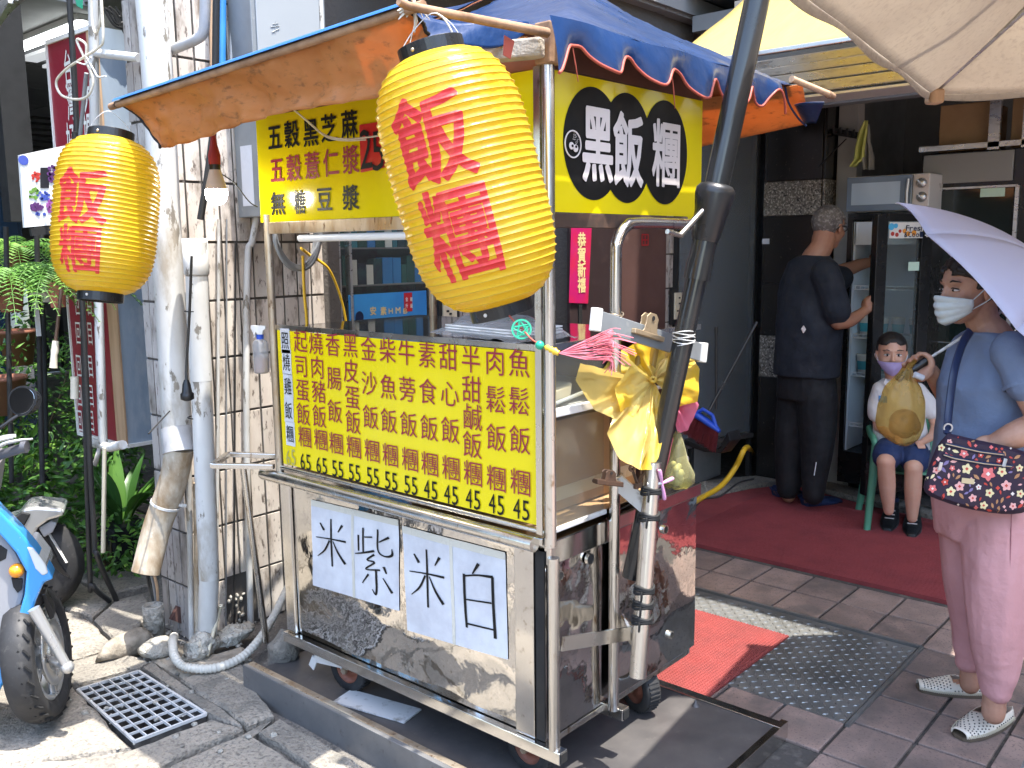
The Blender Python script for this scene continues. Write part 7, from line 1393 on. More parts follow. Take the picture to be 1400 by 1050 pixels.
pipe(spline([onz(1030, 620, .02) + V((0, 0, .0)), onx(1020, 612, 5.0), onx(1005, 640, 4.85), onx(985, 665, 4.7), onx(960, 680, 4.5), onx(944, 690, 4.35)], 6), .016, 'garden_hose', 'hoseyellow', 'yellow hose coming down beside the granite column to the carpet', 'hose', n=10)
b = MB(); b.tube(spline([onx(945, 700, 4.3), onx(960, 683, 4.5), onx(985, 678, 4.6), onx(1010, 660, 4.8), onx(1030, 655, 5.0)], 5), .006, 6); tag(b.build('cable', M['cableblack']), 'black cable lying beside the yellow hose', 'cable')
b = MB(); b.cbox(onx(933, 640, 4.4), (.10, .04, .13)); tag(b.build('white_case', M['signpale'], bevel=.015), 'small off white case behind the rubbish bag', 'case')
# metal post with a yellow cap at the lower right
pq = onz(1402, 1060, 0); cn = thing('metal_post', 'grey metal post with a yellow ring cap cut by the lower right corner', 'post', pq); b = MB(); q0 = onz(1396, 1090, 0.0); q1 = q0 + V((.05, -.06, .24)); b.tube([q0, q1], .03, 16); b.build('tube', M['pvc_grey'], cn); b = MB(); b.ring(q1, (q1 - q0), .040, .031, .02, 28); b.build('ring_cap', M['hoseyellow'], cn)
# grey road bits seen at the far right behind the woman
b = MB(); b.box((5.9, -3.8, 0), (6.5, .9, .95)); ctr = tag(b.build('shop_counter', M['greymetal'], bevel=.01), 'low dark shop counter behind the woman', 'counter')

# ================================================================ PEOPLE
M['skinW'] = mat('skin_woman', (0.50, 0.28, 0.19), 0.5, var=(9, (0.36, 0.17, 0.105), 0.4, 0.7), sss=0.15, bump=(60, 0.15, 0.003)); M['skinM'] = mat('skin_man', (0.36, 0.175, 0.105), 0.5, var=(9, (0.30, 0.14, 0.085), 0.4, 0.7), sss=0.15); M['skinB'] = mat('skin_boy', (0.58, 0.34, 0.24), 0.5, var=(9, (0.54, 0.28, 0.19), 0.4, 0.7), sss=0.2)
M['hairblack'] = mat('black_hair', (0.014, 0.011, 0.010), 0.45, bump=(90, 0.9, 0.004), stretch=(1, 1, .2)); M['hairgrey'] = mat('grey_cropped_hair', (0.12, 0.105, 0.095), 0.75, var=(60, (0.30, 0.28, 0.26), 0.5, 0.65), dirt=(9, (0.05, 0.04, 0.036), 0.5, 0.7), bump=(160, 1.0, 0.004)); M['eyewhite'] = mat('eye_white', (0.65, 0.62, 0.6), 0.3); M['eyedark'] = mat('eye_dark', (0.012, 0.008, 0.006), 0.2); M['lip'] = mat('lips', (0.35, 0.12, 0.10), 0.5)
def fabric(name, col, c2, sc=4, **k): return mat(name, col, 0.85, var=(sc, c2, 0.35, 0.7), bump=(220, 0.25, 0.002), bump2=(11, 0.7, 0.02), **k)
M['shirtW'] = fabric('blue_grey_shirt', (0.17, 0.22, 0.33), (0.145, 0.19, 0.29)); M['pants'] = fabric('dusty_pink_trousers', (0.60, 0.30, 0.295), (0.55, 0.27, 0.265)); M['navyT'] = fabric('navy_tshirt', (0.011, 0.015, 0.024), (0.009, 0.012, 0.019)); M['blackT'] = fabric('black_trousers', (0.005, 0.005, 0.007), (0.008, 0.008, 0.010)); M['whiteT'] = fabric('white_polo', (0.66, 0.64, 0.62), (0.60, 0.58, 0.58)); M['navyshort'] = fabric('navy_shorts', (0.014, 0.032, 0.10), (0.011, 0.024, 0.08)); M['maskwhite'] = fabric('pale_mask', (0.60, 0.66, 0.66), (0.56, 0.62, 0.62)); M['masklilac'] = fabric('lilac_mask', (0.36, 0.29, 0.50), (0.33, 0.26, 0.46)); M['clog'] = mat('navy_clog', (0.018, 0.035, 0.10), 0.5); M['shoeW'] = mat('cream_perforated_shoe', (0.66, 0.60, 0.50), 0.5, bump=(30, 0.1, 0.003)); M['sole'] = mat('shoe_sole', (0.10, 0.075, 0.05), 0.7); M['shoeB'] = mat('black_trainer', (0.012, 0.013, 0.015), 0.5)
def orient(F, tilt=0.0, roll=0.0):      # columns: forward, left, up
    F = V(F).normalized(); up = V((0, 0, 1)); L_ = up.cross(F).normalized(); U_ = F.cross(L_); Mx = Matrix((F, L_, U_)).transposed()
    return Mx @ Matrix.Rotation(tilt, 3, 'Y') @ Matrix.Rotation(roll, 3, 'X')
def limb(mb, pts, rs, n=14, k=4):
    P_ = spline(pts, k); R_ = [r.x for r in spline([V((r, 0, 0)) for r in rs], k)]; mb.tube(P_, R_, n); mb.ball(P_[0], R_[0] * .99, n, 8); mb.ball(P_[-1], R_[-1] * .99, n, 8)
def remesh(mb, name, m_, parent, vox, smooth=3, disp=None):
    me = bpy.data.meshes.new('tmp'); me.from_pydata([tuple(v) for v in mb.v], [], mb.f); bm = bmesh.new(); bm.from_mesh(me); bmesh.ops.recalc_face_normals(bm, faces=bm.faces); bm.to_mesh(me); bm.free()
    o = bpy.data.objects.new('tmp', me); COL.objects.link(o); r = o.modifiers.new('r', 'REMESH'); r.mode = 'VOXEL'; r.voxel_size = vox; r.use_smooth_shade = True
    if smooth: s_ = o.modifiers.new('s', 'SMOOTH'); s_.iterations = smooth; s_.factor = .5
    dg = bpy.context.evaluated_depsgraph_get(); nm = bpy.data.meshes.new_from_object(o.evaluated_get(dg)); bpy.data.objects.remove(o); bpy.data.meshes.remove(me)
    o0 = origin_of(parent); nm.materials.clear(); nm.materials.append(M[m_] if isinstance(m_, str) else m_)
    nn = [v.normal.copy() for v in nm.vertices]
    for v, q in zip(nm.vertices, nn):
        p = v.co.copy()
        if disp: p = p + q * disp(p, q)
        v.co = p - o0
    nm.polygons.foreach_set('use_smooth', [True] * len(nm.polygons)); nm.name = name; ob = bpy.data.objects.new(name, nm); COL.objects.link(ob); ob.parent = parent; return ob
def folds(amp, sc=(9, 9, 3.5), seed=0):
    def f(p, n):
        q = V((p.x * sc[0], p.y * sc[1], p.z * sc[2])) + V((seed, 0, 0)); a = noise.noise(q); b = noise.noise(q * 2.3 + V((5, 5, 5)))
        return amp * ((1 - abs(a) * 2.2) * .8 + b * .5 - .4)
    return f
def head(mb, c, R_, h, ears=True, chub=1.0):
    P_ = lambda x, y, z: V(c) + R_ @ V((x * h, y * h, z * h)); B = lambda x, y, z, a, b, d: mb.ball(P_(x, y, z), (a * h, b * h, d * h), 20, 14, R_)
    B(-.06, 0, .13, .41, .335, .37); B(.08, 0, -.10, .29, .27 * chub, .36); B(.17, 0, -.37, .14, .15 * chub, .12); B(.395, 0, -.10, .045, .05, .06); limb(mb, [P_(.35, 0, .07), P_(.385, 0, -.02), P_(.41, 0, -.09)], [.030 * h, .034 * h, .042 * h]); B(.28, 0, .12, .09, .22, .06)
    for s in (-1, 1):
        B(.22, s * .15, -.12, .12, .10 * chub, .12); B(.385, s * .045, -.12, .03, .03, .028)
        if ears: B(-.03, s * .345, -.03, .065, .032, .12); B(-.02, s * .335, -.12, .04, .025, .05)
    B(.345, 0, -.225, .04, .085, .022); B(.335, 0, -.262, .042, .075, .024); B(-.2, 0, -.16, .2, .24, .25)
    return P_
def eyes(P_, R_, h, t, open_=.5, lookz=0):
    for s in (-1, 1):
        b = MB(); b.ball(P_(.305, s * .135, .015), (.045 * h, .072 * h, .026 * h * open_ * 2), 16, 10, R_); e = b.build('eye', M['eyewhite'], t)
        b = MB(); b.ball(P_(.338, s * .130, .014), (.016 * h, .030 * h, .025 * h * open_ * 2), 12, 8, R_); b.build('iris', M['eyedark'], e)
        b = MB(); b.tube([P_(.325, s * .065, .035), P_(.350, s * .13, .050), P_(.305, s * .205, .030)], .008 * h, 6); b.tube([P_(.345, s * .06, .12), P_(.352, s * .14, .15), P_(.29, s * .24, .125)], [.012 * h, .014 * h, .006 * h], 6, flat=1); b.build('brow', M['hairblack'], t)
def haircap(P_, R_, h, t, m_, keep, sc=1.0, amp=.02, extra=None):
    b = MB(); nu, nv = 64, 40; vs = []; loc = []
    for i in range(nv + 1):
        th = pi * i / nv
        for j in range(nu):
            a = 2 * pi * j / nu; d = V((sin(th) * cos(a), sin(th) * sin(a), cos(th))); q = V((-.06, 0, .13)) + V((d.x * .435, d.y * .36, d.z * .40)) * sc; q += d * (amp * noise.noise(d * 6) + amp * .6 * noise.noise(d * 19))
            if extra: q = extra(q, d)
            vs.append(P_(*q)); loc.append(q)
    fs = []
    for i in range(nv):
        for j in range(nu):
            f = (i * nu + j, (i + 1) * nu + j, (i + 1) * nu + (j + 1) % nu, i * nu + (j + 1) % nu); c = (loc[f[0]] + loc[f[2]]) / 2
            if keep(c): fs.append(f)
    b.add(vs, fs, True); o = b.build('hair', m_, t); s_ = o.modifiers.new('thick', 'SOLIDIFY'); s_.thickness = .02 * h * 3; s_.offset = -1; return o
def facemask(P_, R_, h, t, m_, pleat=True, out=1.0):
    def fn(u, v):
        a = (-1 + 2 * u) * 1.35; top = -.055 - .045 * abs(a) ** 1.5; bot = -.47 + .12 * abs(a) ** 1.4; z = top + (bot - top) * v; r = .315 + .075 * out * cos(a) * sin(pi * (.25 + .7 * v)) ** .7
        if v > .9: r -= .05 * (v - .9) * 10
        x = .09 + r * cos(a) * (1.02); y = .315 * sin(a) * (1 - .35 * max(0, v - .45))
        if pleat: x += .012 * sin(v * 22) * cos(a)
        else: x += .05 * max(0, 1 - abs(a) * 2) * sin(pi * v)
        return P_(x, y, z)
    b = MB(); b.sheet(fn, 28, 22, .004); o = b.build('face_mask', m_, t)
    for s in (-1, 1):
        u = 1 if s > 0 else 0; b = MB(); b.tube(spline([V(fn(u, .04)), P_(-.02, s * .37, .03), P_(-.08, s * .37, -.02)], 4), .0018, 5); b.tube(spline([V(fn(u, .93)), P_(-.04, s * .375, -.14), P_(-.09, s * .37, -.03)], 4), .0018, 5); b.build('ear_loop', M['maskwhite'], t)
    return o
def fist(mb, c, axis, palm, s_=1.0, thumb=1, opened=0.0, idx=None):
    """hand closed round a rod: c rod centre in the grip, axis along the rod (index finger side up), palm: direction from the rod to the palm"""
    ax = V(axis).normalized(); pm = V(palm); pm = (pm - ax * pm.dot(ax)).normalized(); td = ax.cross(pm); R0 = .017 * s_
    Mx = Matrix((pm, td, ax)).transposed(); mb.ball(V(c) + pm * .030 * s_, (.019 * s_, .030 * s_, .042 * s_), 14, 10, Mx); mb.ball(V(c) + pm * .034 * s_ - td * .012 * s_ * thumb, (.018 * s_, .022 * s_, .034 * s_), 12, 8, Mx)
    for k, (dz, L_) in enumerate(((.030, 1.0), (.010, 1.08), (-.010, 1.0), (-.029, .82))):
        pts = []; end = 3.9 * L_ * (1 - opened)
        for i in range(7):
            a_ = -.5 + end * i / 6; r_ = R0 + .010 * s_ + (.004 if i in (2, 4) else 0) + .012 * opened * i / 6; pts.append(V(c) + ax * (dz * s_) + pm * (r_ * 1.15 * cos(a_)) + td * (r_ * 1.05 * sin(a_)) * thumb)
        if idx is not None and k == 0: p0 = V(c) + ax * .03 * s_ + pm * .022 * s_ + td * .018 * s_ * thumb; pts = [p0, p0 + V(idx) * .030 * s_, p0 + V(idx) * .052 * s_, p0 + V(idx) * .075 * s_]
        n = len(pts); limb(mb, pts, [.0098 * s_ * (1 - .22 * i / (n - 1)) for i in range(n)], 10, 3)
    p0 = V(c) + pm * .030 * s_ + ax * .008 * s_ - td * .014 * s_ * thumb; limb(mb, [p0, V(c) + pm * .018 * s_ + ax * .034 * s_ - td * .022 * s_ * thumb, V(c) - pm * .004 * s_ + ax * .044 * s_ - td * .018 * s_ * thumb, V(c) - pm * .022 * s_ + ax * .040 * s_ - td * .004 * s_ * thumb], [.013 * s_, .0115 * s_, .0105 * s_, .0085 * s_], 10, 3)
    return V(c) + pm * .040 * s_ - ax * .035 * s_

# ---------------- woman with the parasol umbrella
GW = (3.12, .76); WP = lambda x, y, o=0.0: onv(x, y, GW, o)
CRh = V((CR.x, CR.y, 0)).normalized()
wm = thing('person', 'woman in blue grey top and pink trousers under a lilac umbrella, holding a yellow bag', 'person', (3.14, .78, 0))
FW = (-CRh * .92 - NH * .38).normalized(); SW = V((0, 0, 1)).cross(FW)
RWd = orient(-CRh * .985 - NH * .17, .10); hc = WP(1325, 394, .03); HWh = .222
body = MB(); P_ = head(body, hc, RWd, HWh)
limb(body, [P_(-.12, 0, -.25), P_(-.22, 0, -.55), WP(1357, 458, .02), WP(1362, 480, .02)], [.053, .051, .058, .07])
body.loft([(WP(1362, 462, .02), SW * .12, FW * .05), (WP(1358, 500, .02), SW * .145, FW * .10), (WP(1352, 560, .02), SW * .12, FW * .095), (WP(1352, 640, .02), SW * .15, FW * .11), (WP(1350, 690, .02), SW * .15, FW * .11)], 24)
shN = WP(1390, 482, -.13); shF = WP(1330, 474, .19)
limb(body, [shN, WP(1408, 535, -.19), WP(1428, 580, -.20)], [.052, .045, .040]); limb(body, [WP(1428, 580, -.20), WP(1395, 592, -.22), WP(1362, 606, -.20), WP(1352, 612, -.19)], [.042, .042, .031, .028])
# far arm and the hand that grips handle and bag
wrist = WP(1272, 507, .10); limb(body, [shF, WP(1310, 530, .20), WP(1303, 556, .17)], [.048, .040, .038]); limb(body, [WP(1303, 556, .17), WP(1291, 535, .14), wrist], [.038, .034, .025])
ush = (WP(1440, 385, .03) - WP(1262, 500, .07)).normalized(); gc_ = WP(1254, 501, .07)
body_h = fist(body, gc_, ush, (CRh * .75 - NH * .15 + V((0, 0, -.55))), .98, 1); limb(body, [wrist, WP(1264, 502, .085)], [.025, .024])
# near hand pushed into the bag: palm and finger roots
pn_ = WP(1346, 611, -.19); body.ball(pn_, (.04, .02, .035), 14, 10, orient(-CRh, .5))
for k in range(4): limb(body, [pn_ + V((0, 0, -.0)) + NH * (.012 * k - .02), pn_ - CRh * .035 + NH * (.012 * k - .02) - V((0, 0, .03)), pn_ - CRh * .045 + NH * (.012 * k - .02) - V((0, 0, .06))], [.0095, .009, .0075], 8, 3)
# legs and feet
limb(body, [WP(1372, 690, -.06), WP(1366, 800, -.08), WP(1362, 880, -.09), WP(1360, 945, -.09), WP(1358, 975, -.09)], [.085, .062, .058, .038, .036])
limb(body, [WP(1325, 690, .09), WP(1328, 790, .09), WP(1330, 860, .09), WP(1328, 905, .09), WP(1326, 935, .09)], [.085, .060, .052, .037, .034])
def foot(mb, ank, toe, heel, w_, top=.05, n=9):
    toe, heel = V(toe), V(heel); d = (toe - heel); L_ = d.length; d.normalize(); s = V((0, 0, 1)).cross(d); rings = []
    for i in range(n + 1):
        u = i / n; ww = w_ * (.62 + .5 * sin(pi * min(1, u * .75 + .12)) - .55 * max(0, u - .72) * 1.9); hh = (top * (1 - .65 * u ** .8) + .010) * (1 if u < .9 else .75); rings.append((heel + d * (L_ * u) + V((0, 0, hh * .52 + .002)), s * ww, V((0, 0, hh * .5))))
    mb.loft(rings, 18, 2.3); return rings
toeN, heelN = onz(1312, 1010), onz(1366, 984); toeF, heelF = onz(1256, 942), onz(1336, 948)
foot(body, None, toeN.lerp(heelN, .12), heelN, .030, .044); foot(body, None, toeF.lerp(heelF, .12), heelF, .028, .044)
limb(body, [WP(1358, 965, -.09), heelN.lerp(toeN, .12) + V((0, 0, .055))], [.036, .034]); limb(body, [WP(1326, 925, .09), heelF.lerp(toeF, .14) + V((0, 0, .055))], [.034, .033])
remesh(body, 'body', 'skinW', wm, .0042, 3)
eyes(P_, RWd, HWh, wm, .32); facemask(P_, RWd, HWh, wm, M['maskwhite'], True)
haircap(P_, RWd, HWh, wm, M['hairblack'], lambda q: (q.z > .22 and q.x < .33) or (q.x < .10 and q.z > .0 and abs(q.y) > .0) or (q.x < -.12 and q.z > -.25), 1.04, .035)
b = MB(); limb(b, [P_(.26, .16, .30), P_(.14, .33, .22), P_(.06, .36, .08)], [.012, .016, .006]); b.build('hair_lock', M['hairblack'], wm); b = MB(); limb(b, [P_(-.38, .0, .1), P_(-.42, .02, -.1), P_(-.36, .04, -.24)], [.05, .05, .03]); b.build('hair_bun', M['hairblack'], wm)
# top
sh = MB(); sh.loft([(WP(1352, 453, .02), SW * .066, FW * .064), (WP(1361, 464, .02), SW * .135, FW * .078), (WP(1362, 485, .02), SW * .160, FW * .104), (WP(1352, 525, .02), SW * .158, FW * .138), (WP(1348, 575, .02), SW * .148, FW * .130), (WP(1344, 630, .02), SW * .166, FW * .144), (WP(1344, 665, .02), SW * .174, FW * .150)], 28, 2.2)
limb(sh, [shN + V((-.012, .012, .005)), WP(1398, 505, -.165), WP(1405, 523, -.18)], [.060, .066, .070]); limb(sh, [shF, WP(1320, 505, .20), WP(1312, 528, .20)], [.062, .066, .066])
remesh(sh, 'shirt', 'shirtW', wm, .006, 3, folds(.007, (7, 7, 5), 3))
b = MB(); cN = WP(1405, 525, -.18); b.ring(cN, (WP(1405, 523, -.18) - WP(1394, 490, -.15)), .0695, .064, .010, 30); b.build('sleeve_hem', M['shirtW'], wm)
# trousers
tr = MB(); tr.loft([(WP(1348, 640, .02), SW * .165, FW * .13), (WP(1349, 690, .02), SW * .178, FW * .135), (WP(1350, 735, .02), SW * .172, FW * .13)], 26, 2.3)
limb(tr, [WP(1366, 720, -.055), WP(1363, 800, -.08), WP(1362, 870, -.09), WP(1362, 915, -.09), WP(1361, 938, -.09)], [.112, .096, .084, .066, .052], 18); limb(tr, [WP(1330, 720, .09), WP(1328, 790, .09), WP(1330, 850, .09), WP(1328, 885, .09), WP(1328, 902, .09)], [.108, .086, .070, .058, .048], 18)
def pf2(p, n): return folds(.007, (8, 8, 3), 9)(p, n) + .003 * sin(p.z * 50 + 3 * noise.noise(p * 9)) * max(0, 1 - abs(p.z - .16) * 7)
remesh(tr, 'trousers', 'pants', wm, .006, 3, pf2)
b = MB(); b.tube([WP(1383, 700, -.16), WP(1380, 800, -.172), WP(1374, 870, -.168), WP(1368, 925, -.15)], .0016, 5); b.build('side_seam', mat('seam_shadow_pink', (0.33, 0.13, 0.14), 0.8), wm)
# perforated loafers
def loafer(toe, heel, w_, nm, spots):
    d = (toe - heel); L_ = d.length; d.normalize(); s = V((0, 0, 1)).cross(d); b = MB()
    W2 = lambda u: w_ * (.66 + .48 * sin(pi * min(1, u * .72 + .14)) - .50 * max(0, u - .74) * 1.8); H2 = lambda u: .058 - .012 * u * 2 if u < .35 else max(.022, .052 - .042 * (u - .35) / .65)
    def pt(u, a): # a 0..pi across the upper
        open_ = u < .50; hh = H2(u); ca, sa = cos(a), sin(a); q = .9
        return heel + d * (L_ * (u * 1.06 - .04)) + s * (W2(u) * 1.12 * (abs(ca) ** .8) * (1 if ca > 0 else -1)) + V((0, 0, .012 + hh * sa ** .8))
    nu, na = 26, 20; vs = [pt(i / nu, pi * j / na) for i in range(nu + 1) for j in range(na + 1)]; fs = []
    for i in range(nu):
        for j in range(na):
            u = (i + .5) / nu; mid = abs((j + .5) / na - .5)
            if u < .50 and mid < .30 - .10 * max(0, (u - .35) / .15) : continue
            fs.append((i * (na + 1) + j, (i + 1) * (na + 1) + j, (i + 1) * (na + 1) + j + 1, i * (na + 1) + j + 1))
    b.add(vs, fs, True); back = [pt(0, pi * j / na) for j in range(na + 1)]; b.add(back + [heel + d * (-L_ * .05) + V((0, 0, .04))], [(j, j + 1, na + 1) for j in list(range(0, 5)) + list(range(15, 20))]); o = b.build(nm, M['shoeW'], wm); sd = o.modifiers.new('t', 'SOLIDIFY'); sd.thickness = .003
    b = MB(); ol = [heel + d * (L_ * (i / 20 * 1.08 - .05)) + s * (W2(i / 20) * 1.16 * (1 if 0 < i < 20 else .55)) for i in range(21)] + [heel + d * (L_ * (i / 20 * 1.08 - .05)) - s * (W2(i / 20) * 1.16 * (1 if 0 < i < 20 else .55)) for i in range(20, -1, -1)]; b.prism([p + V((0, 0, .001)) for p in ol], (0, 0, .011)); b.build('sole', M['sole'], o)
    b = MB()
    for i in range(9):
        for j in range(7):
            u = .55 + .42 * i / 9; a_ = pi * (.14 + .72 * (j + .5 * (i % 2)) / 7); p = pt(u, a_); n_ = (p - (heel + d * (L_ * u) - V((0, 0, .01)))); n_ = (n_ - d * n_.dot(d)).normalized(); b.disc(p + n_ * .0005, n_, .0024, .002, 8)
    for i in range(9):
        for sg in (.07, .93): p = pt(.06 + .48 * i / 9, pi * sg); b.disc(p + s * (.001 if sg < .5 else -.001), s, .0022, .002, 8)
    b.build('perforations', M['blackmatte'], o)['kind'] = 'stuff'
    b = MB()
    for i in range(34): 
        for sg in (1, -1): u = i / 34; p = heel + d * (L_ * (u * 1.06 - .04)) + s * (sg * W2(u) * 1.15) + V((0, 0, .017)); b.cbox(p, (.0025, .003, .010), Matrix((d, s, V((0, 0, 1)))).transposed())
    b.build('stitching', M['cream'], o)['kind'] = 'stuff'
loafer(toeN, heelN + (heelN - toeN).normalized() * .012, .040, 'shoe', 1); loafer(toeF, heelF + (heelF - toeF).normalized() * .012, .038, 'shoe', 1)
# shoulder bag with flower print
bagt = thing('shoulder_bag', 'dark purple floral crossbody bag worn by the woman at her hip', 'bag', WP(1335, 650, -.25))
BO = -.235; BF = [(1296, 592), (1330, 600), (1400, 617), (1412, 640), (1412, 690), (1385, 703), (1330, 697), (1285, 684), (1264, 672), (1266, 650), (1280, 612)]
bm_ = MB(); cB = WP(1338, 652, BO)
def bagring(s_, off): return [WP(1338 + (x - 1338) * s_, 652 + (y - 652) * s_, BO + off + .012 * ((x - 1338) / 70) ** 2) for x, y in BF]
rg = [bagring(.90, -.045), bagring(.985, -.034), bagring(1.0, -.015), bagring(1.0, .02), bagring(.96, .04)]
rings2 = [spline(r + [r[0]], 3)[:-1] for r in rg]; n = len(rings2[0]); vs = [p for r in rings2 for p in r]
bm_.add(vs, [(i * n + j, i * n + (j + 1) % n, (i + 1) * n + (j + 1) % n, (i + 1) * n + j) for i in range(4) for j in range(n)], True); bm_.add([cB - NH * .055] + rings2[0], [(0, 1 + j, 1 + (j + 1) % n) for j in range(n)], True); bm_.add(rings2[-1], [tuple(range(n))])
M['bagcloth'] = mat('dark_plum_fabric', (0.022, 0.010, 0.028), 0.6, bump=(120, .2, .002)); bo = bm_.build('bag_body', M['bagcloth'], bagt)
# printed flowers and leaves laid on the bag face
from mathutils.bvhtree import BVHTree
tree = BVHTree.FromPolygons([tuple(v) for v in bm_.v], bm_.f)
def decal(px, py, poly, mb, lift):
    pts = []
    for x, y in poly:
        d = ray(px + x, py + y).normalized(); h = tree.ray_cast(EYE, d)[0]
        if h is None: return
        pts.append(h - d * lift)
    mb.add(pts, [tuple(range(len(pts)))])
flow = {k: MB() for k in ('coral', 'cream', 'pink', 'lilac', 'tan', 'red', 'white')}
fc = {'coral': (.72, .16, .15), 'cream': (.78, .66, .36), 'pink': (.80, .42, .38), 'lilac': (.22, .17, .34), 'tan': (.45, .22, .10), 'red': (.55, .06, .04), 'white': (.8, .7, .62)}
random.seed(17)
def petal(px, py, r_, n_, kind, lift, rot=0): decal(px, py, [((r_ * (1 + .22 * cos(n_ * a))) * cos(a + rot), (r_ * (1 + .22 * cos(n_ * a))) * sin(a + rot)) for a in [2 * pi * i / (n_ * 4) for i in range(n_ * 4)]], flow[kind], lift)
def lf(px, py, L_, w_, a_, kind, lift): c_, s_ = cos(a_), sin(a_); decal(px, py, [(x * c_ - y * s_, x * s_ + y * c_) for x, y in ((-L_, 0), (-L_ * .3, -w_), (L_ * .4, -w_ * .8), (L_, 0), (L_ * .4, w_ * .8), (-L_ * .3, w_))], flow[kind], lift)
placed = []
big = [(1351, 648, 8.5, 'coral'), (1322, 641, 6.5, 'cream'), (1370, 645, 6, 'cream'), (1312, 665, 6, 'pink'), (1300, 672, 6, 'cream'), (1376, 664, 6.5, 'pink'), (1292, 659, 4.5, 'red'), (1318, 620, 5.5, 'coral'), (1353, 674, 5.5, 'cream'), (1287, 612, 4.5, 'cream'), (1382, 613, 4.5, 'coral'), (1330, 681, 5, 'pink'), (1298, 604, 3.5, 'pink'), (1394, 640, 4.5, 'cream'), (1395, 675, 5, 'cream'), (1275, 668, 5, 'coral'), (1345, 691, 5, 'cream'), (1310, 690, 5, 'coral'), (1280, 643, 4.5, 'pink'), (1341, 622, 3.6, 'red'), (1366, 630, 3.4, 'red'), (1302, 640, 3.5, 'coral'), (1338, 666, 3.5, 'white'), (1385, 692, 4.5, 'pink'), (1310, 598, 3.5, 'lilac')]
for x, y, r_, k in big: petal(x, y, r_, 5, k, .0022, random.random() * 3); petal(x, y, r_ * .30, 4, 'white' if k in ('coral', 'red') else 'red', .0034); placed.append((x, y, r_ + 2))
tries = 0
while tries < 900:
    tries += 1; x = random.uniform(1264, 1412); y = random.uniform(593, 702)
    if any((x - a) ** 2 + (y - b_) ** 2 < (c_ + 3) ** 2 for a, b_, c_ in placed): continue
    if random.random() < .7: L_ = random.uniform(3, 5.5); lf(x, y, L_, L_ * .42, random.uniform(0, pi), random.choice(['lilac', 'lilac', 'tan', 'pink', 'cream', 'tan', 'red']), .0018)
    else: L_ = random.uniform(1.4, 2.8); petal(x, y, L_, 4, random.choice(['pink', 'red', 'white', 'coral']), .0018)
    placed.append((x, y, L_))
for k, mb_ in flow.items():
    if mb_.f: o = mb_.build('flower_print', mat('print_' + k + '_flower', fc[k], 0.65), bo); o['kind'] = 'stuff'
def onbag(px, py, l): d = ray(px, py).normalized(); h = tree.ray_cast(EYE, d)[0]; return (h if h else WP(px, py, BO)) - d * l
for pl in ([(1293, 607), (1310, 611), (1340, 618), (1372, 622)], [(1290, 622), (1305, 627), (1345, 634), (1383, 638)]):
    b = MB(); b.tube([onbag(x, y, .003) for x, y in pl], .0058, 8); z_ = b.build('zip_band', M['posterdark'] if False else M['navyprint'], bagt); b = MB(); b.tube([onbag(x, y, .009) for x, y in pl], .0018, 6); b.build('zip', M['clipgold'], z_)
for x, y in ((1375, 627), (1287, 632)): b = MB(); b.bar(onbag(x, y, .012), onbag(x - 3, y + 11, .012), .010, .004, up=NH); b.build('zip_pull', M['silver'], bagt, bevel=.001)
b = MB(); p = [onbag(x, y, .003) for x, y in ((1315, 653), (1332, 655), (1331, 662), (1314, 660))]; b.prism(p, -NH * .002); b.build('name_plate', mat('brushed_gold_plate', (0.62, 0.55, 0.36), 0.3, 0.7), bagt)
# strap
st = MB(); sp_ = spline([WP(1327, 452, -.06), WP(1316, 470, -.11), WP(1305, 505, -.165), WP(1299, 545, -.185), WP(1296, 575, -.21), WP(1295, 594, -.24)], 6); st.tube(sp_, .013, 8, flat=.22); st.build('strap', M['navyprint'], bagt)
b = MB(); b.ring(WP(1296, 585, -.232), NH, .014, .010, .004, 18); b.build('strap_ring', M['silver'], bagt)
# umbrella
M['umbrella'] = mat('lilac_umbrella_cloth', (0.66, 0.66, 0.82), 0.5, var=(2, (0.63, 0.63, 0.80), 0.4, 0.7), bump=(8, 0.2, 0.008), translucent=0.35)
um = thing('umbrella', 'lilac and white folding umbrella held over the woman', 'umbrella', gc_)
Ac = (CRh * .66 + V((0, 0, .66)) - NH * .30).normalized(); apx2 = WP(1449, 375, .03); RU = .50; xA = (V((0, 0, 1)) - Ac * Ac.z).normalized(); yA2 = Ac.cross(xA); rot0 = radians(0)
def upt(k, v, a):      # v 0 apex .. 1 rim, a angle
    seg = pi / 4; fr_ = (a / seg) % 1.0; sc_ = 1 - .055 * sin(pi * fr_) * v; r_ = RU * v * sc_; dep = .20 * v ** 2.1 * (1 - .06 * sin(pi * fr_)); return apx2 - Ac * dep + xA * (r_ * cos(a + rot0)) + yA2 * (r_ * sin(a + rot0))
for k in range(8):
    b = MB(); b.sheet(lambda u, v: upt(k, v, (k + u) * pi / 4), 8, 16, .0012); b.build('panel', M['umbrella'], um)
    b = MB(); b.tube([upt(k, v / 8, k * pi / 4) - Ac * .004 for v in range(9)], .0018, 5); b.build('rib', M['zinc'], um)
b = MB(); b.tube([gc_ - ush * .06, apx2 + Ac * .03], .005, 8); b.build('shaft', M['zinc'], um); b = MB(); b.tube([gc_ - ush * .075, gc_ + ush * .05], .013, 12); b.build('handle', M['black'], um)
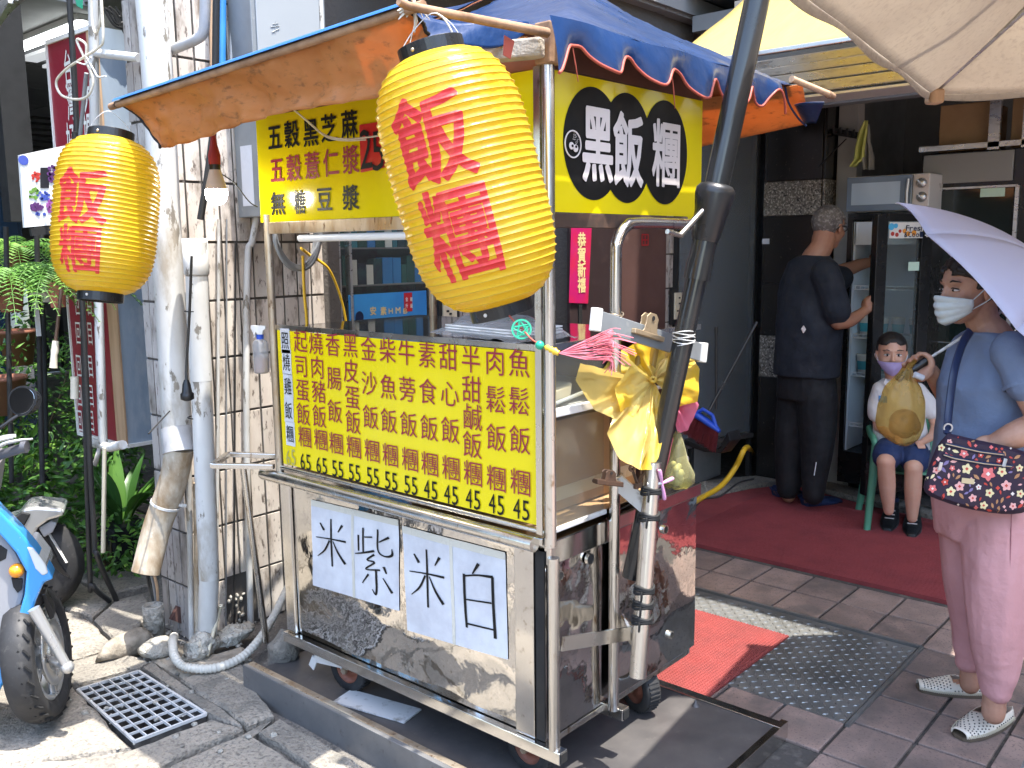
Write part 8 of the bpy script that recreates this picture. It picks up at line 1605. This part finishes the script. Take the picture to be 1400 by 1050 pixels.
# plastic bag in her hand
M['takebag'] = mat('amber_film', (0.58, 0.38, 0.12), 0.25, var=(4, (0.55, 0.36, 0.10), 0.4, 0.7), bump=(9, 0.7, 0.01), translucent=0.35, coat=0.4)
nt_ = M['takebag'].node_tree; mixn = nt_.nodes.new('ShaderNodeMixShader'); trn = nt_.nodes.new('ShaderNodeBsdfTransparent'); trn.inputs[0].default_value = (1, .86, .5, 1); mixn.inputs[0].default_value = .58; on_ = nt_.nodes['Material Output']; src = on_.inputs[0].links[0].from_socket; nt_.links.new(src, mixn.inputs[1]); nt_.links.new(trn.outputs[0], mixn.inputs[2]); nt_.links.new(mixn.outputs[0], on_.inputs[0])
tb = thing('takeaway_bag', 'amber see-through carrier bag with food hanging from the woman hand', 'carrier bag', WP(1240, 560, .05)); OB = .055
prof = [(1240, 503, 5, .3), (1237, 515, 11, .5), (1235, 528, 22, .7), (1234, 545, 29, .9), (1232, 565, 32, 1), (1230, 582, 31, 1), (1231, 596, 23, .9), (1232, 605, 12, .6), (1232, 609, 3, .2)]
b = MB(); rr = [(WP(cx, cy, OB), w_ / 439, .075 * dp) for cx, cy, w_, dp in prof]; P2 = spline([V((r[1], r[2], 0)) for r in rr], 4); C2 = spline([r[0] for r in rr], 4); n = 40; vs = []
for i, (c_, q) in enumerate(zip(C2, P2)):
    for j in range(n):
        a_ = 2 * pi * j / n; k_ = 1 + (.14 * sin(a_ * 7 + 1) + .08 * sin(a_ * 11)) * max(0, 1 - i / 20) + .05 * noise.noise(V((cos(a_) * 2, sin(a_) * 2, i * .3))); vs.append(c_ + CRh * (q.x * cos(a_) * k_) + NH * (q.y * sin(a_) * k_))
b.add(vs, [(i * n + j, i * n + (j + 1) % n, (i + 1) * n + (j + 1) % n, (i + 1) * n + j) for i in range(len(C2) - 1) for j in range(n)], True); b.build('film', M['takebag'], tb)
b = MB()
for dx in (-7, 6): b.tube(spline([WP(1240 + dx * .3, 505, OB), WP(1246 + dx * .4, 497, OB + .01), WP(1252, 492, OB + .015)], 4), .006, 8, flat=.4)
b.build('handles', M['takebag'], tb)
b = MB(); b.ball(WP(1236, 578, OB), (.052, .045, .045), 20, 14); [b.ball(WP(1228 + k * 9, 583 + (k % 2) * 4, OB - .01), .03, 12, 8) for k in range(3)]
b.build('food_packets', mat('brown_food', (0.38, 0.20, 0.07), 0.6, var=(30, (0.2, 0.09, 0.03), 0.55, 0.7)), tb)
b = MB(); b.tube([WP(1250, 512, .02), WP(1262, 517, .02)], .010, 8); b.build('receipt', M['paper'], tb)

# ---------------- man at the fridge
GM = (5.33, 2.12); MP = lambda x, y, o=0.0: onv(x, y, GM, o)
mn2 = thing('person', 'grey haired man in navy tshirt and black trousers reaching into the open fridge', 'person', (5.33, 2.12, 0))
FM = (CRh * .80 + NH * .60).normalized(); SM = V((0, 0, 1)).cross(FM); RMh = orient(CRh * .86 + NH * .51, .12); hm = MP(1134, 311, .03); HM = .245
body = MB(); Pm = head(body, hm, RMh, HM); limb(body, [Pm(-.14, 0, -.25), Pm(-.2, 0, -.5), MP(1112, 355, 0), MP(1110, 372, 0)], [.068, .066, .072, .08])
body.loft([(MP(1112, 362, 0), SM * .15, FM * .07), (MP(1108, 410, 0), SM * .17, FM * .115), (MP(1105, 470, 0), SM * .15, FM * .11), (MP(1102, 530, 0), SM * .13, FM * .10)], 22)
# near (right) arm with hand on the door edge
sN = MP(1128, 380, -.16); limb(body, [sN, MP(1142, 415, -.20), MP(1146, 440, -.21)], [.058, .050, .045]); dedge = hin + dd * dl + V((0, 0, 0)); hg = MP(1190, 421, -.12); limb(body, [MP(1146, 440, -.21), MP(1162, 438, -.19), MP(1178, 428, -.15)], [.046, .040, .029])
fist(body, MP(1192, 417, -.125), V((CRh * .1 + V((0, 0, 1)))), (-CRh + V((0, 0, -.5))), 1.08, 1, .35, (CRh * .35 + V((0, 0, 1))).normalized())
limb(body, [MP(1178, 428, -.15), MP(1186, 422, -.135)], [.029, .028])
# far arm reaching inside
sF = MP(1128, 372, .19); limb(body, [sF, MP(1145, 372, .24), MP(1160, 368, .27)], [.056, .048, .044]); limb(body, [MP(1160, 368, .27), MP(1175, 362, .29), MP(1192, 358, .31)], [.044, .038, .028]); fist(body, MP(1199, 357, .32), V((0, 0, 1)), -CRh, 1.05, -1, .3)
for (hx, kx, ax_, o_) in ((1092, 1082, 1078, .08), (1112, 1113, 1108, -.08)): limb(body, [MP(hx, 535, o_), MP(kx, 605, o_), MP(ax_, 678, o_)], [.085, .06, .042])
f1, h1_ = onz(1145, 688), onz(1100, 694); f2, h2_ = onz(1092, 677), onz(1060, 681); foot(body, None, f1, h1_, .042, .07); foot(body, None, f2, h2_, .042, .07)
remesh(body, 'body', 'skinM', mn2, .006, 3)
haircap(Pm, RMh, HM, mn2, M['hairgrey'], lambda q: (q.z > .20 and q.x < .30) or (q.x < .02 and q.z > .02) or (q.x < -.08 and q.z > -.28), .99, .012)
eyes(Pm, RMh, HM, mn2, .5)
b = MB()
for s in (-1, 1): b.tube([Pm(.36, s * .14 + .09 * cos(a), .01 + .065 * sin(a)) for a in [2 * pi * i / 14 for i in range(14)]], .0035, 6, closed=True); b.tube([Pm(.35, s * .24, .03), Pm(.15, s * .33, .04), Pm(-.05, s * .36, .02), Pm(-.12, s * .35, -.05)], .004, 6)
b.tube([Pm(.39, -.05, .03), Pm(.39, .05, .03)], .003, 6); b.build('glasses', M['black'], mn2)
sh = MB(); sh.loft([(MP(1114, 349, 0), SM * .085, FM * .08), (MP(1112, 358, 0), SM * .155, FM * .09), (MP(1110, 385, 0), SM * .205, FM * .125), (MP(1107, 430, 0), SM * .20, FM * .155), (MP(1104, 480, 0), SM * .195, FM * .165), (MP(1102, 513, 0), SM * .195, FM * .165)], 26, 2.3)
limb(sh, [sN + V((0, 0, .02)), MP(1138, 405, -.185), MP(1143, 425, -.20)], [.082, .082, .086]); limb(sh, [sF, MP(1140, 378, .22), MP(1150, 380, .23)], [.075, .075, .075])
remesh(sh, 'tshirt', 'navyT', mn2, .008, 3, folds(.007, (6, 6, 4), 1))
tr = MB(); tr.loft([(MP(1102, 500, 0), SM * .17, FM * .14), (MP(1102, 545, 0), SM * .18, FM * .145)], 22); limb(tr, [MP(1090, 540, .07), MP(1082, 605, .08), MP(1080, 650, .08), MP(1078, 668, .08)], [.125, .10, .085, .070], 16); limb(tr, [MP(1116, 540, -.07), MP(1118, 605, -.08), MP(1114, 650, -.08), MP(1112, 675, -.08)], [.125, .10, .085, .070], 16)
remesh(tr, 'trousers', 'blackT', mn2, .008, 3, folds(.007, (6, 6, 2.5), 4))
b = MB(); b.bar(MP(1116, 632, -.175), MP(1113, 650, -.175), .004, .006, up=NH); b.build('reflective_tab', M['paper'], mn2)
b = MB(); q = MP(1098, 450, -.195); b.prism([q + V((0, 0, .022)), q + CRh * .013, q - V((0, 0, .022)), q - CRh * .013], -NH * .012); b.build('shirt_patch', M['signpale'], mn2)
for f_, h_ in ((f1, h1_), (f2, h2_)):
    b = MB(); rs_ = foot(b, None, f_ + (f_ - h_).normalized() * .015, h_ - (f_ - h_).normalized() * .0, .054, .072); cl_ = b.build('clog', M['clog'], mn2, bevel=0)
    b = MB(); d_ = (f_ - h_).normalized(); s_ = V((0, 0, 1)).cross(d_)
    for sg in (-1, 1): b.tube([h_.lerp(f_, .55) + s_ * (sg * .05) + V((0, 0, .05)), h_ + s_ * (sg * .045) + V((0, 0, .06)) - d_ * .01], .006, 6)
    b.tube([h_ + s_ * .045 + V((0, 0, .06)) - d_ * .01, h_ - d_ * .03 + V((0, 0, .06)), h_ - s_ * .045 + V((0, 0, .06)) - d_ * .01], .006, 6); b.build('heel_strap', M['clog'], cl_)

# ---------------- boy on the green chair
GB = (5.30, 1.63); BP = lambda x, y, o=0.0: onv(x, y, GB, o)
by = thing('person', 'small boy with lilac mask and white shirt sitting on the green chair', 'person', (5.3, 1.63, 0))
FB = (-NH * .98 - CRh * .18).normalized(); SB = V((0, 0, 1)).cross(FB); RBo = orient(-NH * .985 - CRh * .30, .08); hb2 = BP(1219, 483, -.02); HB = .225
body = MB(); Pb = head(body, hb2, RBo, HB, True, 1.14); limb(body, [Pb(-.08, 0, -.3), BP(1222, 520, 0)], [.042, .042])
body.loft([(BP(1224, 522, 0), SB * .09, FB * .05), (BP(1226, 560, 0), SB * .115, FB * .075), (BP(1230, 610, 0), SB * .12, FB * .08)], 18)
def lg(hx, hy, kx, ky, ax_, ay, ko, ao): limb(body, [BP(hx, hy, -.02), BP((hx + kx) / 2, (hy + ky) / 2 - 3, ko * .5), BP(kx, ky, ko)], [.062, .058, .048]); limb(body, [BP(kx, ky, ko), BP((kx + ax_) / 2, (ky + ay) / 2, (ko + ao) / 2), BP(ax_, ay, ao)], [.046, .044, .028])
lg(1220, 612, 1211, 632, 1215, 698, -.26, -.22); lg(1247, 614, 1249, 640, 1247, 708, -.27, -.24)
limb(body, [BP(1201, 533, -.0), BP(1198, 560, .0), BP(1201, 585, -.02)], [.034, .028, .026]); limb(body, [BP(1201, 585, -.02), BP(1212, 590, -.10), BP(1224, 597, -.15)], [.026, .024, .018]); limb(body, [BP(1258, 536, .0), BP(1272, 562, -.02), BP(1279, 582, -.04)], [.034, .029, .026]); limb(body, [BP(1279, 582, -.04), BP(1274, 596, -.12), BP(1262, 604, -.18)], [.026, .023, .018])
for hx, hy, ho in ((1227, 598, -.165), (1257, 605, -.195)):
    body.ball(BP(hx, hy, ho), (.022, .018, .013), 12, 8)
    for k in range(4): p = BP(hx - 4 + k * 3, hy + 2, ho - .02); limb(body, [p, p - NH * .018 - V((0, 0, .006)), p - NH * .028 - V((0, 0, .018))], [.0062, .0058, .005], 8, 3)
    p = BP(hx + (5 if hx < 1240 else -5), hy, ho - .005); limb(body, [p, p - NH * .02 + V((0, 0, .004))], [.0065, .0055], 8, 3)
t1_, e1_ = onz(1213, 728), onz(1219, 706); t2_, e2_ = onz(1246, 736), onz(1248, 713)
foot(body, None, t1_, e1_, .026, .05); foot(body, None, t2_, e2_, .026, .05)
remesh(body, 'body', 'skinB', by, .0052, 3)
eyes(Pb, RBo, HB, by, .62)
haircap(Pb, RBo, HB, by, M['hairblack'], lambda q: (q.z > .24 and q.x < .30 - .0 * abs(q.y)) or (q.z > .08 and q.x < .05) or (q.x < -.1 and q.z > -.2), 1.0, .012)
# mask worn low, under the nose
def bmask(u, v): a = (-1 + 2 * u) * 1.3; top = -.15 - .0 * abs(a) - .05 * (1 - abs(a) / 1.3) * 0; bot = -.47 + .16 * abs(a) ** 1.3; z = top + (bot - top) * v; r = .325 + .06 * cos(a) * sin(pi * (.15 + .7 * v)); return Pb(.085 + r * cos(a) + .04 * max(0, 1 - abs(a) * 2) * sin(pi * v), .325 * sin(a) * (1 - .3 * max(0, v - .4)), z)
b = MB(); b.sheet(bmask, 26, 18, .004); b.build('face_mask', M['masklilac'], by)
for s in (-1, 1): b = MB(); b.tube(spline([V(bmask(1 if s > 0 else 0, .1)), Pb(-.03, s * .37, -.02), Pb(-.05, s * .37, -.1), V(bmask(1 if s > 0 else 0, .9))], 4), .0022, 5); b.build('ear_loop', M['paper'], by)
sh = MB(); sh.loft([(BP(1223, 518, 0), SB * .06, FB * .055), (BP(1225, 524, 0), SB * .105, FB * .065), (BP(1227, 548, -.01), SB * .132, FB * .09), (BP(1230, 585, -.02), SB * .142, FB * .10), (BP(1233, 612, -.02), SB * .15, FB * .105)], 22)
limb(sh, [BP(1204, 532, 0), BP(1199, 550, 0), BP(1198, 566, 0)], [.045, .048, .050]); limb(sh, [BP(1255, 534, 0), BP(1267, 550, -.01), BP(1275, 563, -.02)], [.045, .048, .050]); remesh(sh, 'polo_shirt', 'whiteT', by, .006, 3, folds(.004, (9, 9, 6), 2))
b = MB(); 
for s in (-1, 1): b.prism([BP(1222, 528, -.075), BP(1222 + s * 11, 517, -.05), BP(1222 + s * 14, 524, -.06), BP(1222 + s * 6, 534, -.085)], NH * .006)
b.build('collar', M['whiteT'], by, bevel=.002)
b = MB(); b.prism([BP(1202, 541, -.115), BP(1213, 542, -.118), BP(1213, 551, -.12), BP(1202, 550, -.117)], NH * .01); b.build('chest_print', M['posterblue'], by)
so_ = MB(); so_.loft([(BP(1233, 600, -.0), SB * .14, FB * .10), (BP(1233, 622, -.0), SB * .15, FB * .11)], 20); limb(so_, [BP(1219, 613, -.02), BP(1215, 618, -.12), BP(1213, 624, -.20)], [.082, .080, .078], 16); limb(so_, [BP(1247, 615, -.02), BP(1249, 622, -.12), BP(1250, 629, -.21)], [.082, .082, .080], 16); remesh(so_, 'shorts', 'navyshort', by, .006, 3, folds(.004, (9, 9, 9), 2))
for t_, e_ in ((t1_, e1_), (t2_, e2_)):
    b = MB(); foot(b, None, t_ + (t_ - e_).normalized() * .014, e_ - (t_ - e_).normalized() * .02, .044, .062); limb(b, [e_ + V((0, 0, .03)), e_ + V((0, 0, .085))], [.035, .036]); so2 = remesh(b, 'shoe', 'shoeB', by, .005, 2)
    d_ = (t_ - e_).normalized(); s_ = V((0, 0, 1)).cross(d_); b = MB(); foot(b, None, t_ + d_ * .018, e_ - d_ * .024, .046, .012); b.build('sole', mat('grey_sole', (0.05, 0.055, 0.06), 0.6) if 'grey_sole' not in bpy.data.materials else bpy.data.materials['grey_sole'], so2)
    b = MB(); [b.cbox(e_.lerp(t_, .35 + .14 * k) + V((0, 0, .068 - .010 * k)), (.05, .008, .004), Matrix((s_, d_, V((0, 0, 1)))).transposed()) for k in range(3)]; b.build('strap', M['silver'] if False else M['signpale'], so2)
    b = MB(); b.ring(e_ + V((0, 0, .105)), (0, 0, 1), .037, .026, .022, 18); b.build('sock', M['navyprint'], by, bevel=.003)
